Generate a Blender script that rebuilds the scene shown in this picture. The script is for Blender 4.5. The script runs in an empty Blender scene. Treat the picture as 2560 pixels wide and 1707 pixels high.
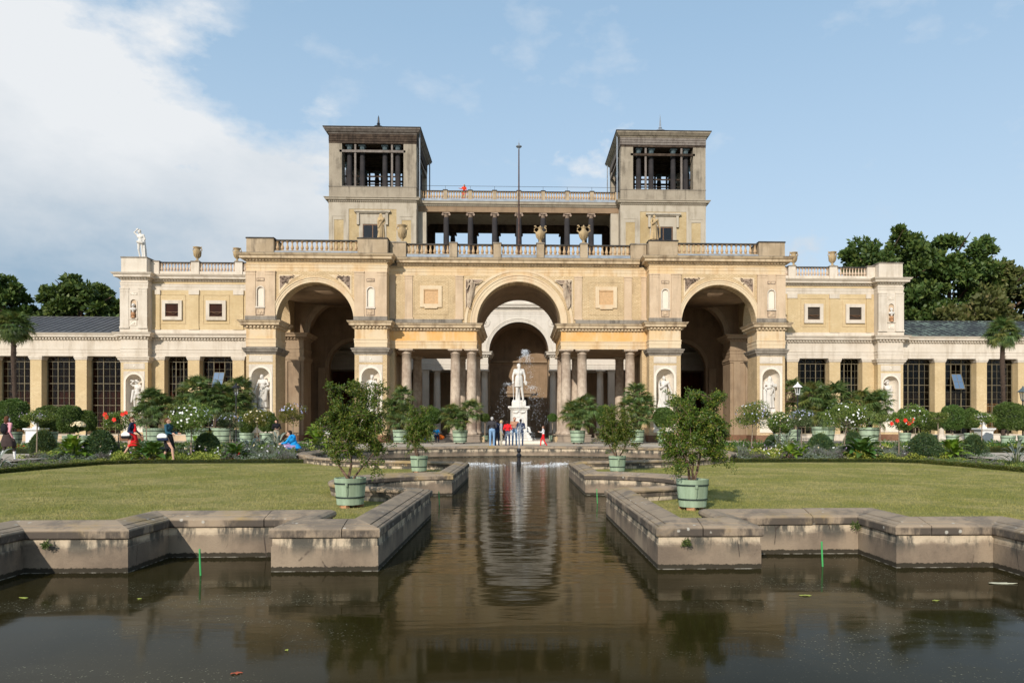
import bpy, bmesh, math, random
import numpy as np
from mathutils import Vector, Matrix
R = math.radians
sc = bpy.context.scene
COL = sc.collection
random.seed(7); RNG = np.random.default_rng(7)

# ------------------------------------------------------------------ camera
YAW, FPX, EYE = 1.905, 1830.0, 1.7
cam_d = bpy.data.cameras.new('camera'); cam = bpy.data.objects.new('camera', cam_d); COL.objects.link(cam)
cam.location = (0, 0, EYE); cam.rotation_euler = (R(90), 0, -R(YAW))
cam_d.sensor_width = 36; cam_d.lens = FPX/2560*36; cam_d.shift_x = -.0305; cam_d.shift_y = .0834
cam_d.clip_start = .1; cam_d.clip_end = 3000
sc.camera = cam
# ------------------------------------------------------------------ light
SUN_AZ, SUN_EL = 21.0, 27.0
w = bpy.data.worlds.new('World'); sc.world = w; w.use_nodes = True
nt = w.node_tree; nt.nodes.clear(); N = nt.nodes.new; L = nt.links.new
def wmath(op, a, b=None, c=None, clamp=False):
    n = N('ShaderNodeMath'); n.operation = op; n.use_clamp = clamp
    for i, s in enumerate((a, b, c)):
        if s is None: continue
        if hasattr(s, 'is_linked') or hasattr(s, 'links'): L(s, n.inputs[i])
        else: n.inputs[i].default_value = s
    return n.outputs[0]
out = N('ShaderNodeOutputWorld')
sky = N('ShaderNodeTexSky'); sky.sky_type = 'NISHITA'; sky.sun_disc = False
sky.sun_elevation = R(SUN_EL); sky.sun_rotation = R(180+SUN_AZ)
sky.altitude = 50; sky.air_density = 1.0; sky.dust_density = 1.0; sky.ozone_density = 1.4
bg = N('ShaderNodeBackground'); L(sky.outputs[0], bg.inputs[0]); bg.inputs[1].default_value = .14
tc = N('ShaderNodeTexCoord'); sx = N('ShaderNodeSeparateXYZ'); L(tc.outputs['Generated'], sx.inputs[0])
az = wmath('ARCTAN2', sx.outputs[0], sx.outputs[1]); el = wmath('ARCSINE', sx.outputs[2])
nz = N('ShaderNodeTexNoise'); nz.inputs['Scale'].default_value = 5.5; nz.inputs['Detail'].default_value = 9; nz.inputs['Roughness'].default_value = .58
mp = N('ShaderNodeMapping'); mp.inputs['Scale'].default_value = (1, 1, 1.9); L(tc.outputs['Generated'], mp.inputs[0]); L(mp.outputs[0], nz.inputs['Vector'])
nz2 = N('ShaderNodeTexNoise'); nz2.inputs['Scale'].default_value = 4.2; nz2.inputs['Detail'].default_value = 8; nz2.inputs['Roughness'].default_value = .6
mp2 = N('ShaderNodeMapping'); mp2.inputs['Scale'].default_value = (1, 1, 1.7); mp2.inputs['Location'].default_value = (3.1, 1.7, .4); L(tc.outputs['Generated'], mp2.inputs[0]); L(mp2.outputs[0], nz2.inputs['Vector'])
n1 = nz.outputs['Fac']; n2 = nz2.outputs['Fac']
# the cumulus bank low in the north-west
ex = wmath('DIVIDE', wmath('SUBTRACT', az, -.72), .57); ey = wmath('DIVIDE', wmath('SUBTRACT', el, .18), .32)
rr = wmath('SQRT', wmath('ADD', wmath('MULTIPLY', ex, ex), wmath('MULTIPLY', ey, ey)))
bank = wmath('ADD', wmath('SUBTRACT', 1.0, rr), wmath('MULTIPLY', wmath('SUBTRACT', n1, .5), 1.05))
bank = wmath('MULTIPLY', bank, 6.0, clamp=True)
# small drifting cumulus near the horizon and thin wisps
low = wmath('SUBTRACT', 1.0, wmath('MULTIPLY', wmath('ABSOLUTE', wmath('SUBTRACT', el, .24)), 5.2), clamp=True)
puff = wmath('MULTIPLY', wmath('SUBTRACT', wmath('ADD', n2, wmath('MULTIPLY', low,   .055)), .605), 13.0, clamp=True)
wisp = wmath('MULTIPLY', wmath('SUBTRACT', n1, .555), 2.6, clamp=True)
base = wmath('ADD', wmath('MULTIPLY', wmath('SUBTRACT', 1.0, wmath('MULTIPLY', el, 1.5), clamp=True), .40), .52)
mask = wmath('MAXIMUM', bank, wmath('MULTIPLY', puff, .8)); mask = wmath('MAXIMUM', mask, wisp)
cr = N('ShaderNodeValToRGB'); cr.color_ramp.elements[0].position = .13; cr.color_ramp.elements[0].color = (.36, .50, .64, 1)
cr.color_ramp.elements[1].position = .37; cr.color_ramp.elements[1].color = (.86, .89, .92, 1)
e = cr.color_ramp.elements.new(.235); e.color = (.64, .71, .78, 1)
L(wmath('ADD', el, wmath('MULTIPLY', wmath('SUBTRACT', n2, .5), .35)), cr.inputs[0])
cbg = N('ShaderNodeBackground'); L(cr.outputs[0], cbg.inputs[0]); cbg.inputs[1].default_value = .89
veil = N('ShaderNodeBackground'); veil.inputs[0].default_value = (.375, .575, .80, 1); veil.inputs[1].default_value = .95
vr = N('ShaderNodeMix'); vr.data_type = 'RGBA'; L(wmath('MULTIPLY', wmath('SUBTRACT', .50, el, clamp=True), 2.0, clamp=True), vr.inputs[0]); vr.inputs[6].default_value = (.43, .635, .83, 1); vr.inputs[7].default_value = (.64, .745, .84, 1); L(vr.outputs[2], veil.inputs[0])
mv = N('ShaderNodeMixShader'); L(base, mv.inputs[0]); L(bg.outputs[0], mv.inputs[1]); L(veil.outputs[0], mv.inputs[2])
mx = N('ShaderNodeMixShader'); L(mask, mx.inputs[0]); L(mv.outputs[0], mx.inputs[1]); L(cbg.outputs[0], mx.inputs[2])
L(mx.outputs[0], out.inputs[0])
sd = bpy.data.lights.new('sun', 'SUN'); sun = bpy.data.objects.new('sun', sd); COL.objects.link(sun)
sd.energy = 3.9; sd.angle = R(.53); sd.color = (1.0, .93, .84)
ldir = Vector((math.sin(R(SUN_AZ))*math.cos(R(SUN_EL)), math.cos(R(SUN_AZ))*math.cos(R(SUN_EL)), -math.sin(R(SUN_EL))))
sun.rotation_euler = ldir.to_track_quat('-Z', 'Y').to_euler(); sun.location = (-30, -60, 60)
vs = sc.view_settings; vs.view_transform = 'Standard'; vs.look = 'None'; vs.exposure = .12; vs.gamma = 1; vs.use_curve_mapping = False
sc.cycles.max_bounces = 7; sc.cycles.transparent_max_bounces = 8; sc.cycles.use_denoising = True

# ------------------------------------------------------------------ measuring help: a pixel of the survey photo and a depth give a point
def WX(px, Y):
    u = (px-1297)/FPX; c, s = math.cos(R(YAW)), math.sin(R(YAW))
    return u*c*c*Y/(1-u*c*s)
def WZ(px, py, Y):
    c, s = math.cos(R(YAW)), math.sin(R(YAW))
    return EYE+(1067-py)/FPX*(Y*c+WX(px, Y)*s)
def ground_z(x, y):
    if y < 28.6: return .3
    return min(.5, .3+(y-28.6)*.09)

# ------------------------------------------------------------------ object bookkeeping
def tag(o, label=None, cat=None, group=None, kind=None):
    if label: o['label'] = label
    if cat: o['category'] = cat
    if group: o['group'] = group
    if kind: o['kind'] = kind
    return o
def thing(name, label, cat, loc=(0, 0, 0), rz=0, group=None, scale=1):
    o = bpy.data.objects.new(name, None); COL.objects.link(o); o.location = loc; o.rotation_euler = (0, 0, rz)
    o.scale = (scale,)*3 if not hasattr(scale, '__len__') else scale; o.empty_display_size = .3
    return tag(o, label, cat, group)
def put(name, me, parent=None, loc=(0, 0, 0), rot=(0, 0, 0), scale=1):
    o = bpy.data.objects.new(name, me); COL.objects.link(o); o.parent = parent
    o.location = loc; o.rotation_euler = rot; o.scale = (scale,)*3 if not hasattr(scale, '__len__') else scale
    return o
KIDS = {}
def copy_tree(o, parent=None):
    c = o.copy(); COL.objects.link(c); c.parent = parent
    for ch in list(o.children): copy_tree(ch, c)
    return c
def clone(root, loc, rz=0, label=None, scale=None, group=None):
    c = copy_tree(root); c.location = loc; c.rotation_euler = (0, 0, rz)
    if label: c['label'] = label
    if scale is not None: c.scale = (scale,)*3 if not hasattr(scale, '__len__') else scale
    if group: c['group'] = group
    return c

# ------------------------------------------------------------------ mesh builder
class MB:
    def __init__(s): s.v = []; s.f = []; s.m = []
    def add(s, vs, fs, m=0):
        b = len(s.v); s.v += [tuple(p) for p in vs]; s.f += [tuple(b+i for i in f) for f in fs]; s.m += [m]*len(fs); return s
    def box(s, x0, x1, y0, y1, z0, z1, m=0):
        if x1 < x0: x0, x1 = x1, x0
        if y1 < y0: y0, y1 = y1, y0
        v = [(x, y, z) for z in (z0, z1) for x, y in ((x0, y0), (x1, y0), (x1, y1), (x0, y1))]
        return s.add(v, [(3, 2, 1, 0), (4, 5, 6, 7), (0, 1, 5, 4), (1, 2, 6, 5), (2, 3, 7, 6), (3, 0, 4, 7)], m)
    def prism(s, poly, a0, a1, plane='xz', m=0):
        n = len(poly)
        P = {'xz': lambda p, a: (p[0], a, p[1]), 'yz': lambda p, a: (a, p[0], p[1]), 'xy': lambda p, a: (p[0], p[1], a)}[plane]
        v = [P(p, a0) for p in poly]+[P(p, a1) for p in poly]
        return s.add(v, [tuple(range(n)), tuple(range(2*n-1, n-1, -1))]+[(i, i+n, (i+1) % n+n, (i+1) % n) for i in range(n)], m)
    def lathe(s, prof, c=(0, 0, 0), seg=12, m=0, sy=1.0):
        n = len(prof); v = []
        for i in range(seg):
            a = 2*math.pi*i/seg; ca, sa = math.cos(a), math.sin(a)
            v += [(c[0]+r*ca, c[1]+r*sa*sy, c[2]+z) for r, z in prof]
        f = []
        for i in range(seg):
            j = (i+1) % seg
            f += [(i*n+k, j*n+k, j*n+k+1, i*n+k+1) for k in range(n-1)]
        if prof[0][0] > 1e-5: f.append(tuple(i*n for i in reversed(range(seg))))
        if prof[-1][0] > 1e-5: f.append(tuple(i*n+n-1 for i in range(seg)))
        return s.add(v, f, m)
    def tube(s, pts, rad, seg=6, m=0):
        pts = [Vector(p) for p in pts]; n = len(pts)
        if not hasattr(rad, '__len__'): rad = [rad]*n
        v = []; up = Vector((0, 0, 1))
        for i, p in enumerate(pts):
            t = (pts[min(i+1, n-1)]-pts[max(i-1, 0)]); t = t.normalized() if t.length > 1e-9 else up
            ref = Vector((1, 0, 0)) if abs(t.z) > .9 else up
            a = t.cross(ref).normalized(); b = t.cross(a)
            v += [p+(a*math.cos(2*math.pi*k/seg)+b*math.sin(2*math.pi*k/seg))*rad[i] for k in range(seg)]
        f = [(i*seg+k, i*seg+(k+1) % seg, (i+1)*seg+(k+1) % seg, (i+1)*seg+k) for i in range(n-1) for k in range(seg)]
        f += [tuple(reversed(range(seg))), tuple((n-1)*seg+k for k in range(seg))]
        return s.add(v, f, m)
    def sweep(s, path, prof, closed=False, side=1, m=0, caps=True):
        """profile (offset, z) carried along a plan polyline; offset to the right of travel times side"""
        P = [Vector(p) for p in path]; n = len(P); D = []
        for i in range(n):
            a = P[i]-P[i-1] if (i > 0 or closed) else None; b = P[(i+1) % n]-P[i] if (i < n-1 or closed) else None
            na = Vector((a.y, -a.x)).normalized() if a is not None else None
            nb = Vector((b.y, -b.x)).normalized() if b is not None else None
            if na is None: d = nb
            elif nb is None: d = na
            else:
                d = na+nb; d = d/max(d.dot(na), .25)
            D.append(d*side)
        k = len(prof); v = [(P[i].x+D[i].x*o, P[i].y+D[i].y*o, z) for i in range(n) for o, z in prof]
        f = []
        for i in range(n if closed else n-1):
            j = (i+1) % n
            f += [(i*k+q, j*k+q, j*k+(q+1) % k, i*k+(q+1) % k) for q in range(k)]
        if caps and not closed: f += [tuple(range(k)), tuple((n-1)*k+q for q in reversed(range(k)))]
        return s.add(v, f, m)
    def mesh(s, name, mats, smooth=False, fix=True, bevel=0):
        me = bpy.data.meshes.new(name); me.from_pydata(s.v, [], s.f)
        mats = mats if isinstance(mats, (list, tuple)) else [mats]
        for x in mats: me.materials.append(x)
        if len(mats) > 1: me.polygons.foreach_set('material_index', s.m)
        if fix:
            bm = bmesh.new(); bm.from_mesh(me); bmesh.ops.recalc_face_normals(bm, faces=bm.faces)
            if bevel: bmesh.ops.bevel(bm, geom=[e for e in bm.edges if e.calc_face_angle(0) > .5], offset=bevel, segments=1, affect='EDGES')
            bm.to_mesh(me); bm.free()
        if smooth: me.polygons.foreach_set('use_smooth', [True]*len(me.polygons))
        me.update(); return me
    def build(s, name, mats, parent=None, smooth=False, fix=True, loc=(0, 0, 0), rot=(0, 0, 0), bevel=0):
        return put(name, s.mesh(name, mats, smooth, fix, bevel), parent, loc, rot)
def arc(cx, cz, r, a0, a1, n):
    return [(cx+r*math.cos(R(a0+(a1-a0)*i/n)), cz+r*math.sin(R(a0+(a1-a0)*i/n))) for i in range(n+1)]
def quads_mesh(name, V, nper, mats, smooth=False, tri=False):
    """numpy (n,4,3) or (n,3,3) array of loose faces to a mesh"""
    V = np.asarray(V, dtype=np.float32); n, k, _ = V.shape
    me = bpy.data.meshes.new(name); me.vertices.add(n*k); me.vertices.foreach_set('co', V.reshape(-1))
    me.loops.add(n*k); me.loops.foreach_set('vertex_index', np.arange(n*k, dtype=np.int32))
    me.polygons.add(n); me.polygons.foreach_set('loop_start', np.arange(0, n*k, k, dtype=np.int32))
    try: me.polygons.foreach_set('loop_total', np.full(n, k, dtype=np.int32))
    except Exception: pass
    for x in (mats if isinstance(mats, (list, tuple)) else [mats]): me.materials.append(x)
    me.update(calc_edges=True); return me
def leaf_quads(P, length, width, aim=None, spread=1.0, rng=RNG):
    """one leaf (a kite, 4 corners) at every point; aim = preferred direction per point"""
    n = len(P); d = rng.normal(size=(n, 3)); d /= np.linalg.norm(d, axis=1, keepdims=True)
    if aim is not None: d = np.asarray(aim)+d*spread; d /= np.linalg.norm(d, axis=1, keepdims=True)+1e-9
    q = rng.normal(size=(n, 3)); s = np.cross(d, q); s /= np.linalg.norm(s, axis=1, keepdims=True)+1e-9
    nrm = np.cross(d, s); l = length*rng.uniform(.65, 1.25, (n, 1)); wd = width*rng.uniform(.7, 1.2, (n, 1))
    P = np.asarray(P)
    return np.stack([P, P+d*l*.5+s*wd*.5+nrm*wd*.12, P+d*l, P+d*l*.5-s*wd*.5+nrm*wd*.12], axis=1)
# ------------------------------------------------------------------ materials
class NT:
    def __init__(s, name):
        s.mat = bpy.data.materials.new(name); s.mat.use_nodes = True; s.t = s.mat.node_tree; s.t.nodes.clear()
        s.out = s.n('ShaderNodeOutputMaterial'); s.tc = None
    def n(s, typ, **kw):
        x = s.t.nodes.new(typ)
        for k, v in kw.items(): setattr(x, k, v)
        return x
    def l(s, a, b): s.t.links.new(a, b)
    def set(s, node, **kw):
        for k, v in kw.items():
            k = k.replace('_', ' ')
            if hasattr(v, 'links'): s.l(v, node.inputs[k])
            else: node.inputs[k].default_value = v
        return node
    def co(s, scale=(1, 1, 1), loc=(0, 0, 0), rot=(0, 0, 0), kind='Object'):
        if s.tc is None: s.tc = s.n('ShaderNodeTexCoord')
        m = s.n('ShaderNodeMapping'); s.l(s.tc.outputs[kind], m.inputs[0])
        m.inputs['Scale'].default_value = scale; m.inputs['Location'].default_value = loc; m.inputs['Rotation'].default_value = rot
        return m.outputs[0]
    def noise(s, scale, detail=5, rough=.55, vec=None, dist=0, out='Fac'):
        x = s.n('ShaderNodeTexNoise'); s.set(x, Scale=scale, Detail=detail, Roughness=rough, Distortion=dist)
        s.l(vec if vec is not None else s.co(), x.inputs['Vector']); return x.outputs[out]
    def math(s, op, a, b=None, c=None, clamp=False):
        x = s.n('ShaderNodeMath', operation=op, use_clamp=clamp)
        for i, q in enumerate((a, b, c)):
            if q is None: continue
            if hasattr(q, 'links'): s.l(q, x.inputs[i])
            else: x.inputs[i].default_value = q
        return x.outputs[0]
    def ss(s, v, lo, hi):
        x = s.n('ShaderNodeMapRange', interpolation_type='SMOOTHSTEP'); s.l(v, x.inputs[0]); x.inputs[1].default_value = lo; x.inputs[2].default_value = hi; return x.outputs[0]
    def mix(s, f, a, b, blend='MIX'):
        x = s.n('ShaderNodeMix', data_type='RGBA', blend_type=blend)
        for i, q in ((0, f), (6, a), (7, b)):
            if hasattr(q, 'links'): s.l(q, x.inputs[i])
            else: x.inputs[i].default_value = q if i == 0 else (*q, 1)
        return x.outputs[2]
    def bump(s, h, strength=.3, dist=.02):
        x = s.n('ShaderNodeBump'); s.l(h, x.inputs['Height']); x.inputs['Strength'].default_value = strength; x.inputs['Distance'].default_value = dist; return x.outputs[0]
    def bsdf(s, color, rough=.8, normal=None, metal=0, spec=.35, **kw):
        x = s.n('ShaderNodeBsdfPrincipled')
        if hasattr(color, 'links'): s.l(color, x.inputs['Base Color'])
        else: x.inputs['Base Color'].default_value = (*color, 1)
        if hasattr(rough, 'links'): s.l(rough, x.inputs['Roughness'])
        else: x.inputs['Roughness'].default_value = rough
        x.inputs['Metallic'].default_value = metal; x.inputs['Specular IOR Level'].default_value = spec
        if normal is not None: s.l(normal, x.inputs['Normal'])
        for k, v in kw.items(): x.inputs[k.replace('_', ' ')].default_value = v
        s.l(x.outputs[0], s.out.inputs[0]); return s.mat
def plain(name, c, rough=.6, var=.15, scale=6, metal=0, spec=.35, **kw):
    t = NT(name); f = t.ss(t.noise(scale, 6), .3, .7)
    return t.bsdf(t.mix(f, tuple(x*(1-var) for x in c), tuple(min(1, x*(1+var)) for x in c)), rough, metal=metal, spec=spec, **kw)
def stucco(name, c1, c2, dirt=(.16, .12, .08), amt=.5, rough=.9, bump=.25, scale=.9, streak=True, fine=9):
    t = NT(name)
    a = t.ss(t.noise(scale, 7, .6), .36, .66)
    col = t.mix(a, c1, c2)
    b = t.noise(fine, 8, .65); col = t.mix(t.math('MULTIPLY', t.ss(b, .45, .8), .35), col, tuple(x*.72 for x in c1))
    if streak:
        st = t.noise(1.0, 6, .62, vec=t.co((2.6, 2.6, .28))); bl = t.noise(.6, 5, .6, vec=t.co(loc=(5, 3, 8)))
        f = t.math('MULTIPLY', t.ss(t.math('ADD', t.math('MULTIPLY', st, .6), t.math('MULTIPLY', bl, .4)), .47, .64), amt, clamp=True)
        col = t.mix(f, col, dirt)
    return t.bsdf(col, rough, t.bump(t.noise(fine*3, 8, .7), bump, .02), spec=.2)
def brick(name, c1, c2, mortar, dirt=(.2, .13, .07), amt=.35, cscale=1.0):
    t = NT(name)
    s = t.n('ShaderNodeSeparateXYZ'); t.l(t.co(), s.inputs[0])
    cmb = t.n('ShaderNodeCombineXYZ'); t.l(t.math('ADD', s.outputs[0], s.outputs[1]), cmb.inputs[0]); t.l(s.outputs[2], cmb.inputs[1])
    b = t.n('ShaderNodeTexBrick', offset=.5); t.l(cmb.outputs[0], b.inputs['Vector'])
    t.set(b, Scale=1.0, Mortar_Size=.011, Mortar_Smooth=.3, Bias=0.0, Brick_Width=.27*cscale, Row_Height=.095*cscale) if False else None
    b.inputs['Scale'].default_value = 1; b.inputs['Mortar Size'].default_value = .017; b.inputs['Brick Width'].default_value = .27*cscale; b.inputs['Row Height'].default_value = .1*cscale
    b.inputs['Color1'].default_value = (*c1, 1); b.inputs['Color2'].default_value = (*c2, 1); b.inputs['Mortar'].default_value = (*mortar, 1)
    bl = t.noise(.5, 6, .6); col = t.mix(t.ss(bl, .35, .7), b.outputs[0], tuple(x*.8 for x in c2))
    col = t.mix(t.math('MULTIPLY', t.ss(t.noise(13, 6, .8), .40, .66), .42), col, tuple(x*.74 for x in c2)); col = t.mix(t.math('MULTIPLY', t.ss(t.noise(17, 6, .8, vec=t.co(loc=(2, 7, 5))), .48, .68), .45), col, tuple(min(1, x*1.15) for x in c1))
    col = t.mix(t.math('MULTIPLY', t.ss(t.noise(1.1, 7, .65, vec=t.co((1, 1, .5), loc=(9, 2, 4))), .52, .72), amt), col, dirt)
    h = t.math('ADD', b.outputs['Fac'], t.math('MULTIPLY', t.noise(30, 4), -.4))
    return t.bsdf(col, .9, t.bump(t.math('MULTIPLY', h, -1), .5, .02), spec=.15)
M = {}
M['brick'] = brick('yellow_brick', (.72, .56, .345), (.57, .42, .24), (.38, .26, .14))
M['brick_wing'] = brick('pale_brick', (.74, .59, .345), (.63, .47, .255), (.40, .30, .19), amt=.2)
M['brick_tower'] = brick('weathered_brick', (.57, .44, .24), (.47, .34, .17), (.46, .38, .25), dirt=(.2, .15, .09), amt=.4)
M['brick_red'] = brick('red_plinth_brick', (.26, .12, .065), (.17, .085, .05), (.24, .17, .11), dirt=(.06, .04, .03), amt=.6)
M['cream'] = stucco('cream_render', (.575, .50, .405), (.625, .555, .46), (.31, .245, .17), .4)
M['tan'] = stucco('tan_render', (.52, .385, .255), (.58, .44, .30), (.27, .20, .135), .4)
M['ochre'] = stucco('ochre_render', (.66, .35, .11), (.65, .43, .19), (.66, .50, .32), .65, scale=.55)
M['ochre_pale'] = stucco('pale_ochre_render', (.64, .46, .26), (.62, .50, .34), (.42, .24, .10), .55, scale=.6)
M['archstone'] = stucco('arch_render', (.64, .52, .35), (.60, .46, .30), (.50, .27, .12), .35)
M['parapet'] = stucco('weathered_parapet', (.35, .265, .17), (.43, .335, .225), (.11, .085, .06), .7)
M['baluster'] = stucco('terracotta_baluster', (.56, .40, .24), (.50, .33, .18), (.22, .14, .08), .5, scale=3)
M['baluster_wing'] = stucco('pale_baluster', (.62, .50, .38), (.52, .36, .24), (.3, .2, .13), .4, scale=3)
M['cornice'] = stucco('grimy_cornice', (.58, .46, .31), (.52, .395, .25), (.15, .095, .06), .7, scale=1.3)
M['cap_dark'] = stucco('blackened_coping', (.035, .032, .03), (.075, .066, .055), (.12, .10, .08), .4)
M['cap_grey'] = stucco('grey_ledge', (.21, .18, .145), (.30, .26, .21), (.06, .05, .04), .6)
M['lead'] = plain('zinc_flashing', (.235, .27, .31), .5, .2, 3)
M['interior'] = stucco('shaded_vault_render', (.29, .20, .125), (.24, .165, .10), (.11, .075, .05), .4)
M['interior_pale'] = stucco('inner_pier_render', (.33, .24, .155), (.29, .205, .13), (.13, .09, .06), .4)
M['column'] = stucco('sandstone_column', (.36, .275, .205), (.54, .44, .335), (.17, .115, .085), .95, fine=10, scale=1.6)
M['column_back'] = stucco('court_column', (.60, .52, .42), (.63, .55, .45), (.34, .27, .2), .3)
M['court'] = stucco('court_render', (.60, .55, .47), (.64, .58, .50), (.38, .33, .27), .3)
M['tower'] = stucco('grey_tower_render', (.285, .24, .18), (.34, .29, .22), (.12, .10, .075), .75)
M['tower_pale'] = stucco('pale_tower_render', (.45, .395, .31), (.41, .355, .275), (.2, .16, .11), .5)
M['wood_and_shade'] = stucco('charred_timber_and_shade', (.042, .028, .020), (.085, .06, .042), (.012, .009, .007), .7, scale=2)  # timber; also paints the shade on the rear loggia pieces
M['beam'] = stucco('grey_beam', (.22, .19, .165), (.16, .135, .115), (.07, .05, .04), .5, scale=3)
M['black_col'] = stucco('blackened_column', (.028, .026, .028), (.045, .04, .04), (.08, .06, .05), .3)
M['verdigris'] = plain('verdigris_capital', (.075, .105, .115), .6, .3, 12)
M['iron'] = plain('dark_iron', (.03, .03, .033), .45, .2, 10, metal=.4)
M['rust'] = plain('rusty_pole', (.07, .035, .025), .6, .35, 4)
M['slate'] = stucco('dark_standing_seam', (.078, .08, .085), (.10, .102, .106), (.16, .165, .17), .35, rough=.75, streak=True)
M['copper'] = stucco('patinated_seam_roof', (.055, .06, .06), (.04, .045, .047), (.22, .28, .23), .85, rough=.75)
M['marble'] = stucco('white_marble', (.64, .605, .55), (.71, .675, .62), (.30, .265, .21), .5, rough=.6, bump=.1)
M['plaster_white'] = stucco('white_niche_plaster', (.70, .62, .51), (.74, .66, .55), (.5, .42, .32), .25)
M['relief_light'] = stucco('pale_relief', (.50, .40, .29), (.36, .27, .19), (.10, .07, .05), .5, scale=3)
M['sand_statue'] = stucco('sandstone_figure', (.50, .37, .20), (.42, .30, .165), (.13, .09, .055), .6, scale=2)
M['relief'] = stucco('weathered_relief', (.34, .255, .19), (.20, .145, .11), (.06, .04, .03), .7, scale=3)
M['sash'] = plain('olive_window_frame', (.17, .138, .08), .6, .15)
M['sash_brown'] = plain('brown_window_frame', (.13, .065, .03), .6, .2)
M['shutter'] = plain('orange_blind', (.56, .355, .18), .7, .1)
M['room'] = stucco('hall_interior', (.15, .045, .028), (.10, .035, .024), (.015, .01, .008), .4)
M['attic_shade'] = stucco('painted_attic_shade', (.05, .018, .011), (.035, .014, .01), (.015, .01, .008), .4)  # hall red darkened to paint the shade behind the attic windows
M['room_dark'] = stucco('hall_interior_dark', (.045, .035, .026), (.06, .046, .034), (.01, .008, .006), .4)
M['door_ochre'] = plain('ochre_hall_door', (.62, .36, .12), .7, .1)  # one even ochre all over
M['step'] = stucco('worn_step_stone', (.25, .20, .155), (.34, .27, .20), (.09, .07, .055), .7)
M['whitepaint'] = plain('white_painted_stone', (.78, .76, .73), .6, .05)
def glass(name, tint, refl, rough=.03, cr=(.8, .85, .9)):
    t = NT(name); tr = t.n('ShaderNodeBsdfTransparent'); tr.inputs[0].default_value = (*tint, 1)
    g = t.n('ShaderNodeBsdfGlossy'); g.inputs[0].default_value = (*cr, 1); g.inputs[1].default_value = rough
    lw = t.n('ShaderNodeFresnel'); lw.inputs[0].default_value = 1.45; f = t.math('ADD', lw.outputs[0], refl, clamp=True)
    m = t.n('ShaderNodeMixShader'); t.l(f, m.inputs[0]); t.l(tr.outputs[0], m.inputs[1]); t.l(g.outputs[0], m.inputs[2]); t.l(m.outputs[0], t.out.inputs[0]); return t.mat
M['glass'] = glass('window_glass', (.66, .63, .58), -.025)
M['glass_lamp'] = glass('lamp_glass', (.85, .85, .85), .25, .2)
M['glass_open'] = glass('tilted_glass', (.3, .32, .34), .62)
M['glass_tower'] = glass('tower_glass', (.5, .5, .5), .01)
# quay stone: body with a wet, algae-dark band at the waterline, pale patches under the coping
def quay(name, body=True):
    t = NT(name); z = t.n('ShaderNodeSeparateXYZ'); t.l(t.co(kind='Object'), z.inputs[0])
    a = t.noise(1.6, 8, .65); col = t.mix(t.ss(a, .35, .65), (.245, .185, .13), (.165, .125, .09))
    col = t.mix(t.math('MULTIPLY', t.ss(t.noise(24, 8, .7), .48, .75), .45), col, (.12, .095, .072))
    if body:
        col = t.mix(t.math('MULTIPLY', t.ss(t.noise(.9, 6, vec=t.co((1, 1, .4), (4, 4, 0))), .45, .65), .5), col, (.41, .32, .22))
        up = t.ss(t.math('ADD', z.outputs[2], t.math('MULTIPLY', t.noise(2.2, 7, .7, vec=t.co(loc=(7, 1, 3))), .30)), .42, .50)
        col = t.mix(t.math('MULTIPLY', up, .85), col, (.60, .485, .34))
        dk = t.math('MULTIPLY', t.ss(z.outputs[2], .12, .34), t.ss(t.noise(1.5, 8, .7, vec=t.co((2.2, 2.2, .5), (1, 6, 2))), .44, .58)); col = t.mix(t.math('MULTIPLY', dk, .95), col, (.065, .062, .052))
        wet = t.ss(t.math('ADD', z.outputs[2], t.math('MULTIPLY', t.noise(26, 5, .7), -.06)), .034, .022)
        col = t.mix(t.math('MULTIPLY', wet, .93), col, (.028, .024, .015))
        lip = t.ss(t.math('ABSOLUTE', t.math('SUBTRACT', z.outputs[2], .003)), .005, .002); col = t.mix(t.math('MULTIPLY', lip, t.ss(t.noise(9, 4), .42, .6)), col, (.30, .28, .23))
        crk = t.n('ShaderNodeTexVoronoi', feature='DISTANCE_TO_EDGE'); t.set(crk, Scale=1.3); t.l(t.co((1.0, 1.0, .45)), crk.inputs['Vector'])
        vv = t.n('ShaderNodeVectorMath', operation='ADD')
        col = t.mix(t.math('MULTIPLY', t.ss(crk.outputs[0], .012, .002), t.ss(a, .5, .6)), col, (.06, .045, .035))
        h = t.noise(38, 9, .7)
        return t.bsdf(col, .85, t.bump(h, .45, .02), spec=.25)
    col = t.mix(.5, col, (.45, .345, .235)); col = t.mix(t.math('MULTIPLY', t.ss(t.noise(2.0, 8, .68, vec=t.co(loc=(3, 8, 1))), .46, .60), .7), col, (.15, .125, .10))
    col = t.mix(t.math('MULTIPLY', t.ss(t.noise(.55, 7, .7, vec=t.co(loc=(2, 5, 6))), .52, .66), .7), col, (.36, .245, .085))
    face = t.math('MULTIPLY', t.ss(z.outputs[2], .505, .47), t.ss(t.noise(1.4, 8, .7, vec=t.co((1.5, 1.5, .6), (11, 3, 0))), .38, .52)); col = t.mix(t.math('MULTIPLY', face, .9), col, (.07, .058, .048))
    v = t.n('ShaderNodeTexVoronoi', feature='F1'); t.set(v, Scale=7.0, Randomness=1.0); t.l(t.co(), v.inputs['Vector'])
    sp = t.math('MULTIPLY', t.ss(t.math('ADD', v.outputs['Distance'], t.math('MULTIPLY', t.noise(40, 4), .12)), .24, .17), t.ss(t.noise(.9, 4, vec=t.co(loc=(1, 2, 3))), .50, .56))
    col = t.mix(t.math('MULTIPLY', sp, .75), col, (.50, .47, .40))
    return t.bsdf(col, .9, t.bump(t.noise(45, 9, .75), .55, .015), spec=.2)
M['quay'] = quay('quay_wall_stone'); M['coping'] = quay('quay_coping_stone', False)
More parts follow.
